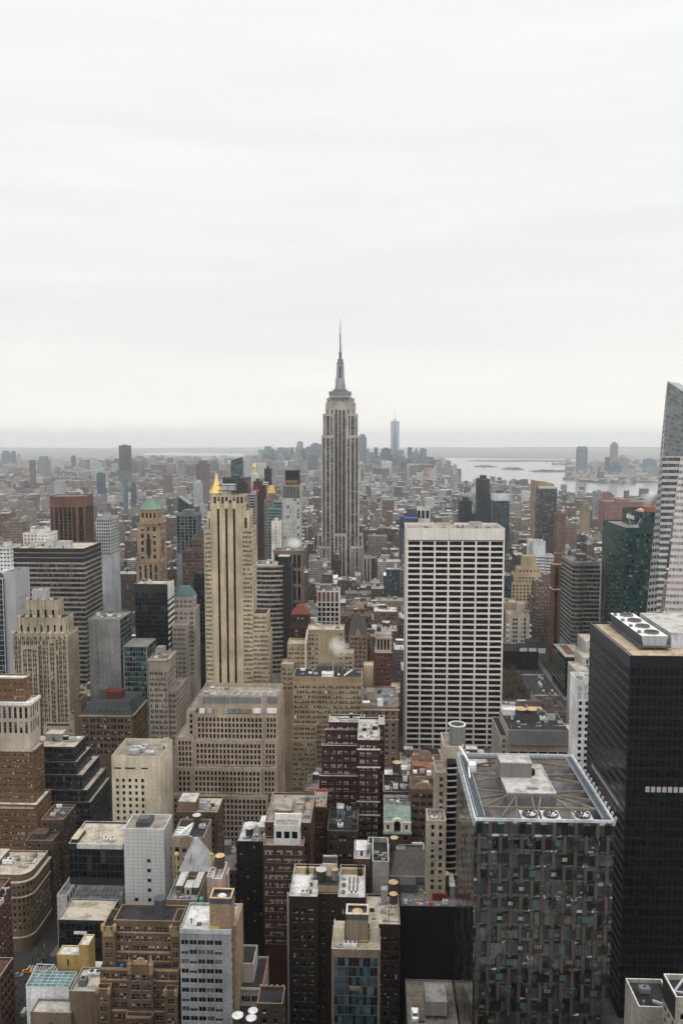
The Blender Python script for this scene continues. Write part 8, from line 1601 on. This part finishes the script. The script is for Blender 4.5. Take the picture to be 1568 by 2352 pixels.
KEEP += [(1150, 1312, 1626, 800, 1480), (20, 150, 2380, 420, 2200)]
def limit(x0, x1, y0, h):
    """highest roof that leaves the listed buildings' visible parts clear"""
    for _ in range(3):
        a = proj(x0, y0, h); c = proj(x1, y0, h)
        if not a or not c: return 0
        l, r_ = a[0] - 1, c[0] + 1; worst = 0
        for (k0, k1, vb, Yk, pt_) in KEEP:
            if Yk > y0 + 3 and l < k1 and r_ > k0 and vb > a[1] - 7: worst = max(worst, vb)
        if not worst: return h
        h = P((a[0] + c[0]) / 2, worst + 8, y0)[1]
        if h < 7: return 0
    return h
AV = [-5200 + 210 * k for k in range(20)] + [-1070, -850, -640, -510, -400, -290, -152, 173, 496, 819, 1142] + [1420 + 280 * k for k in range(16)]
lots = []
def clear(x0, x1, y0, y1): return not any(x0 < b_[1] + .6 and x1 > b_[0] - .6 and y0 < b_[3] + .6 and y1 > b_[2] - .6 for b_ in BUILT)
y = 342.0; 
while y < 9400:
    far = y > 2400; vfar = y > 4800; step = 78 if not vfar else 130
    rows = ((y + 7, y + 37), (y + 38, y + 70)) if not vfar else ((y + 9, y + 58), (y + 62, y + 118))
    wdt = .47 * (y + step) + 80
    for a, c in zip(AV, AV[1:]):
        if c < -wdt or a > wdt: continue
        for (ya, yb_) in rows:
            x = a + 13
            while x < c - 20:
                w_ = rnd.choice((9, 12, 15, 18, 22, 28, 36)) if not far else (rnd.uniform(10, 34) if not vfar else rnd.uniform(26, 70)); w_ = min(w_, c - 13 - x); x0, x1 = x, x + w_ - .1; x += w_
                if w_ < 7 or abs((x0 + x1) / 2) > wdt: continue
                yb2 = yb_ - rnd.choice((0, 0, 3, 7)); xm, ym = (x0 + x1) / 2, (ya + yb2) / 2
                if y < 1700 and not clear(x0, x1, ya, yb2): continue
                if any(inside(xm, ym, w2) or inside(xm, yb2 + 20, w2) for w2 in WP): continue
                if 60 < x1 and x0 < 160 and 740 < yb2 and ya < 858: continue
                u = rnd.random()
                if y < 900: h = rnd.uniform(22, 62)
                elif y < 1700: h = rnd.uniform(18, 50) if u < .8 else rnd.uniform(50, 85)
                elif y < 2600: h = rnd.uniform(13, 32) if u < .88 else rnd.uniform(35, 75)
                elif y < 4800: h = rnd.uniform(9, 24) if u < .9 else rnd.uniform(30, 62)
                else: h = rnd.uniform(6, 16) if u < .95 else rnd.uniform(20, 55)
                if 4800 < y < 7000 and -1900 < xm < 620 and not inside(xm, ym, WP[0]): h = rnd.uniform(18, 60) if u < .7 else rnd.uniform(60, 130)
                if y < 2400: h = limit(x0, x1, ya, h)
                if h < 6: continue
                wi = rnd.choices(range(len(WALLS)), (2.4, 3.6, 2.4, 1.8, 3, 1.4, 2.6, 2, 2, 1.2, 1) if xm < 500 or y < 1500 else (5, 3, 3, 1.4, 1.5, 1.4, .6, 5, 1.2, .3, 1.2))[0]; ri = rnd.choices(range(6), (4, 3, 2.4, 1.6, 2, .8))[0]
                lots.append((x0, x1, ya, yb2, h, wi, ri))
    y += step
# which of them show, and how much of each: a coarse painter's pass
H_, W_ = 1176, 784; buf = np.full((H_, W_), -1, np.int32); ent = [(l[2], i) for i, l in enumerate(lots)] + [(k[3], -2 - j) for j, k in enumerate(KEEP[:-2])]
for Yk, i in sorted(ent, reverse=True):
    if i >= 0:
        x0, x1, ya, yb2, h = lots[i][:5]; cs = [proj(p, q_, z) for p in (x0, x1) for q_ in (ya, yb2) for z in (0, h)]
        if any(c is None for c in cs): continue
        l, r_ = min(c[0] for c in cs), max(c[0] for c in cs); t_, bt = min(c[1] for c in cs), max(c[1] for c in cs)
    else: k = KEEP[-2 - i]; l, r_, t_, bt = k[0], k[1], k[4], 2352
    buf[max(0, int(t_ / 2)):max(0, int(bt / 2) + 1), max(0, int(l / 2)):max(0, int(r_ / 2) + 1)] = i
cnt = np.bincount(buf[buf >= 0].ravel(), minlength=len(lots))
order = sorted((i for i in range(len(lots)) if cnt[i] > 0 and lots[i][2] < 2600), key=lambda i: -cnt[i])[:215]; pickd = set(order)
import re
heroes = []
for o in [o for o in C.objects if o.parent is None and o.get('category') == 'building']:
    sh = re.split(r', | with | beside | behind | in | at | left | right | just | before | above | below | whose | squeezed | standing | carrying | over | low | stepping | across | below | by | rising | of ', o['label'])[0]
    pp = proj(o.location.x, o.location.y, 30)
    if pp and 3 <= len(sh.split()) <= 6: heroes.append((pp[0], o.location.y, sh))
used = {}
def hue(c, wi):
    l_ = sum(c) / 3; mt = 'glass' if wi == 9 else 'brick' if 'brick' in WALLS[wi][1] else 'stone'
    if c[0] / max(c[2], .001) < 1.25: n_ = 'charcoal' if l_ < .05 else 'dark grey' if l_ < .12 else 'grey' if l_ < .24 else 'pale grey'
    elif c[0] / c[1] > 1.45: n_ = 'dark red brown' if l_ < .065 else 'red brown'
    else: n_ = 'dark brown' if l_ < .075 else 'brown' if l_ < .14 else 'tan' if l_ < .22 else 'beige'
    return n_ + ' ' + mt
def describe(x0, x1, y0, h, col, wi, ri):
    pp = proj((x0 + x1) / 2, y0, h); near = sorted(heroes, key=lambda q_: abs(q_[0] - pp[0]) * 1.0 + abs(q_[1] - y0) * .12)[:6]; hw = 'low' if h < 22 else 'tall' if h > 48 else 'narrow' if x1 - x0 < 13 else 'wide' if x1 - x0 > 27 else 'mid-height'
    for w1 in (hw, 'small' if h < 30 else 'higher'):
        for q_ in near:
            for rel in (('behind' if y0 > q_[1] else 'in front of'), ('left of' if pp[0] < q_[0] else 'right of')):
                s_ = '%s %s block with %s roof %s the %s' % (w1, hue(col, wi), ROOFC[ri][1], rel, q_[2])
                if s_ not in used and len(s_.split()) <= 16: used[s_] = 1; return s_
    return s_
HUE = {}
for i in order:
    x0, x1, ya, yb2, h, wi, ri = lots[i]; k_ = rnd.uniform(.35, .78); col = tuple(c * k_ for c in WALLS[wi][0]); HUE[i] = hue(col, wi); lab = describe(x0, x1, ya, h, col, wi, ri); rc = tuple(c * .75 for c in ROOFC[ri][0])
    nm = 'glass_block' if wi == 9 else 'brick_block' if 'brick' in WALLS[wi][1] else 'city_block_building'
    if ya < 1000:
        b = Bld(nm, lab, wall=tuple(round(c, 2) for c in col), trim=tuple(round(min(.6, c * 1.5), 2) for c in col), roof=('pale', 'grey', 'dark', 'tan', 'white', 'brown')[ri], ind=False, group='ordinary city blocks'); b.zlo = max(0, h - 75)
        b.wbox(x0, x1, ya, yb2, 0, h, F(rnd.uniform(2.6, 4), rnd.uniform(3.4, 4), rnd.uniform(.4, .66), rnd.uniform(.48, .62), rnd.choice((1, 1, 2)), .1, .3, mt=rnd.uniform(1.4, 3), pal=rnd.choice(('old', 'oldd', 'oldd', 'oldb', 'pale')) if wi != 9 else 'curt')); b.clutter(x0, x1, ya + 1, yb2, h - .9, 4 if x1 - x0 > 12 else 2); hw_ = min(8, (x1 - x0) * .4)
        if hw_ > 2.5: xx = rnd.uniform(x0 + 1, x1 - hw_ - 1); b.hut(xx, xx + hw_, yb2 - 9, yb2 - 3, h - .9, rnd.uniform(3, 6))
        b.done(); continue
    o3 = (x0, ya, 0); t = empty(nm, o3, lab, 'building', 'ordinary city blocks'); q = CM(); q.block(x0, x1, ya, yb2, 0, h, col, rc, par=.9); 
    wq, rq = CM(), CM()
    for f_, c_, m_, k in zip(q.f, q.c, q.m, range(len(q.f))): (rq if m_ else wq).quad([q.v[j] for j in f_], c_, q.u[4 * k:4 * k + 4], 0)
    obj('wall', wq.mesh('wall', [CW], o3), t); obj('roof', rq.mesh('roof', [CRF], o3), t)
    for k in range(rnd.choice((1, 2, 2, 3))):
        w_, d_ = rnd.uniform(2, 6), rnd.uniform(2, 7)
        if x1 - x0 < w_ + 2: continue
        xx, yy = rnd.uniform(x0 + .6, x1 - w_ - .6), rnd.uniform(ya + 1, yb2 - d_ - 1); bq = CM(); bq.block(xx, xx + w_, yy, yy + d_, h - .9, h + rnd.uniform(1.5, 5), rnd.choice((col, (.3, .3, .3), (.5, .5, .48), (.16, .1, .07))), rnd.choice(ROOFC)[0], side=0, wm=0, rm=0); obj('bulkhead', bq.mesh('bulkhead', [CRF], o3), t)
FARC = CM(); nfar = 0
for i, l in enumerate(lots):
    if i in pickd or (cnt[i] == 0 and l[2] < 1500): continue
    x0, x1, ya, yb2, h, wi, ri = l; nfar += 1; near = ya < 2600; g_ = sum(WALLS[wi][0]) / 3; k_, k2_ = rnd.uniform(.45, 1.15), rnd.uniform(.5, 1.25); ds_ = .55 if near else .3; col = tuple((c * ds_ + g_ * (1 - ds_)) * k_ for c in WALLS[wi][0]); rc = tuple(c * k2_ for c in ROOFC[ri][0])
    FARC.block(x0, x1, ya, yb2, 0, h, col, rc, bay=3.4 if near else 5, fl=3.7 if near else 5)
    if rnd.random() < (.9 if near else .35):
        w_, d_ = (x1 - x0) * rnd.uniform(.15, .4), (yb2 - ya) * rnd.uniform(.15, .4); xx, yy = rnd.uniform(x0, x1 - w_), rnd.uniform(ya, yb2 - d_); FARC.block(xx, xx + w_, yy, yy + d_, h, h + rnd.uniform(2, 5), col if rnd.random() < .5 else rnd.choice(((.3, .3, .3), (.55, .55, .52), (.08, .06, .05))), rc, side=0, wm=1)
rnd2 = random.Random(9)
def extra(n, pxa, pxb, pya, pyb, hs, ws, cols):
    for _ in range(n):
        X, Yv = PZ(rnd2.uniform(pxa, pxb), rnd2.uniform(pya, pyb)); h = rnd2.uniform(*hs); w_ = rnd2.uniform(*ws)
        if not any(inside(X, Yv, w2) for w2 in WP): FARC.block(X, X + w_, Yv, Yv + w_ * .8, 0, h, tuple(c * (.85 + (X * 7 % 1) * .3) for c in rnd2.choice(cols)), (.4, .4, .38), bay=5, fl=5)
BR = [(.16, .105, .09), (.2, .13, .11), (.14, .10, .095)]
extra(190, 575, 742, 1083, 1100, (30, 130), (20, 38), [(.13, .16, .18), (.22, .23, .24), (.10, .13, .16), (.3, .29, .28)]); extra(120, 822, 1040, 1086, 1102, (30, 110), (20, 38), [(.13, .16, .18), (.22, .23, .24), (.10, .13, .16), (.3, .26, .24)]); extra(64, 590, 742, 1083, 1094, (120, 215), (28, 45), [(.10, .14, .17), (.16, .19, .22), (.25, .26, .27)]); extra(46, 822, 1040, 1086, 1098, (90, 190), (28, 45), [(.10, .14, .17), (.16, .19, .22)]); extra(150, 0, 470, 1092, 1135, (38, 62), (22, 40), BR + [(.32, .28, .25)]); extra(420, -20, 560, 1056, 1092, (20, 75), (28, 60), [(.2, .19, .19), (.3, .29, .28), (.14, .13, .13), (.4, .39, .37)]); extra(130, 560, 1045, 1082, 1118, (30, 95), (30, 60), [(.2, .19, .19), (.3, .27, .25), (.42, .40, .37), (.15, .14, .15)]); extra(70, 1300, 1560, 1084, 1106, (10, 40), (20, 45), [(.3, .22, .19), (.4, .38, .36), (.16, .2, .24)])
extra(160, 1050, 1500, 1150, 1180, (8, 22), (20, 45), [(.25, .12, .09), (.2, .11, .09), (.35, .27, .2), (.12, .13, .14)])
blk = lambda x0, x1, y0, y1, h: FARC.block(x0, x1, y0, y1, 0, h, rnd2.choice(((.2, .17, .14), (.12, .09, .07), (.25, .24, .23))), (.25, .24, .23))
blk(-42, 38, -70, -8, 246); blk(-135, -62, -95, -12, 165); blk(60, 150, -100, -10, 190)          # the tower one stands on, its neighbours, the blocks below the frame: unseen, added to shade near facades
for y0 in (5, 45, 95, 140, 185, 222):
    for x0 in range(-130, 150, 36):
        y1 = y0 + (34 if y0 < 200 else 26); cap = P(784, 2352, y1)[1] - 4; blk(x0, x0 + 33, y0, y1, max(10, min(cap, rnd2.uniform(50, 150))))
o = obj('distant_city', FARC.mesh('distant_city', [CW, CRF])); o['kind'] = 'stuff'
print('lots', len(lots), 'individual', len(order), 'far', nfar, 'trees', nt_, 'labels', len(used))

# small tanks scattered over the nearer ordinary roofs
done_ = 0
for i in order:
    x0, x1, ya, yb2, h, wi, ri = lots[i]
    if 420 < ya < 1300 and x1 - x0 > 9 and rnd2.random() < .55 and done_ < 34:
        pp = proj((x0 + x1) / 2, (ya + yb2) / 2, h)
        if not (0 < pp[0] < 1568): continue
        done_ += 1; q_ = min(heroes, key=lambda k: abs(k[0] - pp[0]) + abs(k[1] - ya) * .12); lab = '%s capped tank on %s block near %s' % (('tan', 'grey')[done_ % 2], HUE[i], q_[2])
        tank(*pp, (ya + yb2) / 2, rnd2.uniform(1.7, 2.3), rnd2.uniform(3.2, 4.2), lab, z=h - .95, cap=(TANCAP, GREYCAP)[done_ % 2 == 0], legs=2.2, group='small roof tanks')
# ================================================================== steam and haze
def steam(px, py, Y, w_, h_, dens, seed):
    x, z = P(px, py, Y); q = MB(); n = 9
    q.lathe(0, 0, [(.18, -.5), (.34, -.25), (.5, .1), (.46, .35), (.2, .5)], 12); me = q.mesh('steam', [])
    m = bpy.data.materials.new('steam'); m.use_nodes = True; t = m.node_tree; t.nodes.clear(); N, L = t.nodes.new, t.links.new
    o_ = N('ShaderNodeOutputMaterial'); pv_ = N('ShaderNodeVolumePrincipled'); pv_.inputs['Color'].default_value = (.97, .97, .97, 1); L(pv_.outputs[0], o_.inputs['Volume']); tc_ = N('ShaderNodeTexCoord'); ns = N('ShaderNodeTexNoise'); ns.inputs['Scale'].default_value = 4; ns.inputs['Detail'].default_value = 6; ns.inputs['Roughness'].default_value = .7; mp_ = N('ShaderNodeMapping'); mp_.inputs['Location'].default_value = (seed, 0, 0); L(tc_.outputs['Object'], mp_.inputs[0]); L(mp_.outputs[0], ns.inputs['Vector'])
    ln = N('ShaderNodeVectorMath'); ln.operation = 'LENGTH'; L(tc_.outputs['Object'], ln.inputs[0]); r1 = N('ShaderNodeMapRange'); L(ln.outputs['Value'], r1.inputs[0])
    for i_, v_ in enumerate((.12, .5, .6, -.15)): r1.inputs[i_ + 1].default_value = v_
    ad = N('ShaderNodeMath'); ad.operation = 'ADD'; L(ns.outputs[0], ad.inputs[0]); L(r1.outputs[0], ad.inputs[1]); r2 = N('ShaderNodeMapRange'); L(ad.outputs[0], r2.inputs[0])
    for i_, v_ in enumerate((.72, 1.15, 0, dens)): r2.inputs[i_ + 1].default_value = v_
    L(r2.outputs[0], pv_.inputs['Density']); me.materials.append(m); o2 = obj('steam', me, None, (x, Y, z)); o2.scale = (w_ * pxm(Y), w_ * pxm(Y), h_ * pxm(Y)); o2.rotation_euler.y = R(28); o2['kind'] = 'stuff'
steam(776, 1486, 538, 84, 78, .10, 1); steam(676, 1247, 780, 60, 52, .12, 2); steam(1490, 1143, 800, 40, 84, .08, 3); steam(226, 1410, 600, 26, 20, .2, 4)
m = bpy.data.materials.new('haze'); m.use_nodes = True; t = m.node_tree; t.nodes.clear(); o_ = t.nodes.new('ShaderNodeOutputMaterial'); pv_ = t.nodes.new('ShaderNodeVolumePrincipled'); t.links.new(pv_.outputs[0], o_.inputs['Volume'])
pv_.inputs['Color'].default_value = (.955, .985, 1, 1); pv_.inputs['Density'].default_value = 6.5e-5; pv_.inputs['Anisotropy'].default_value = .7
q = MB(); q.box(-17100, 17100, -4100, 26500, -1, 500); o = obj('haze', q.mesh('haze', [m])); o['kind'] = 'stuff'
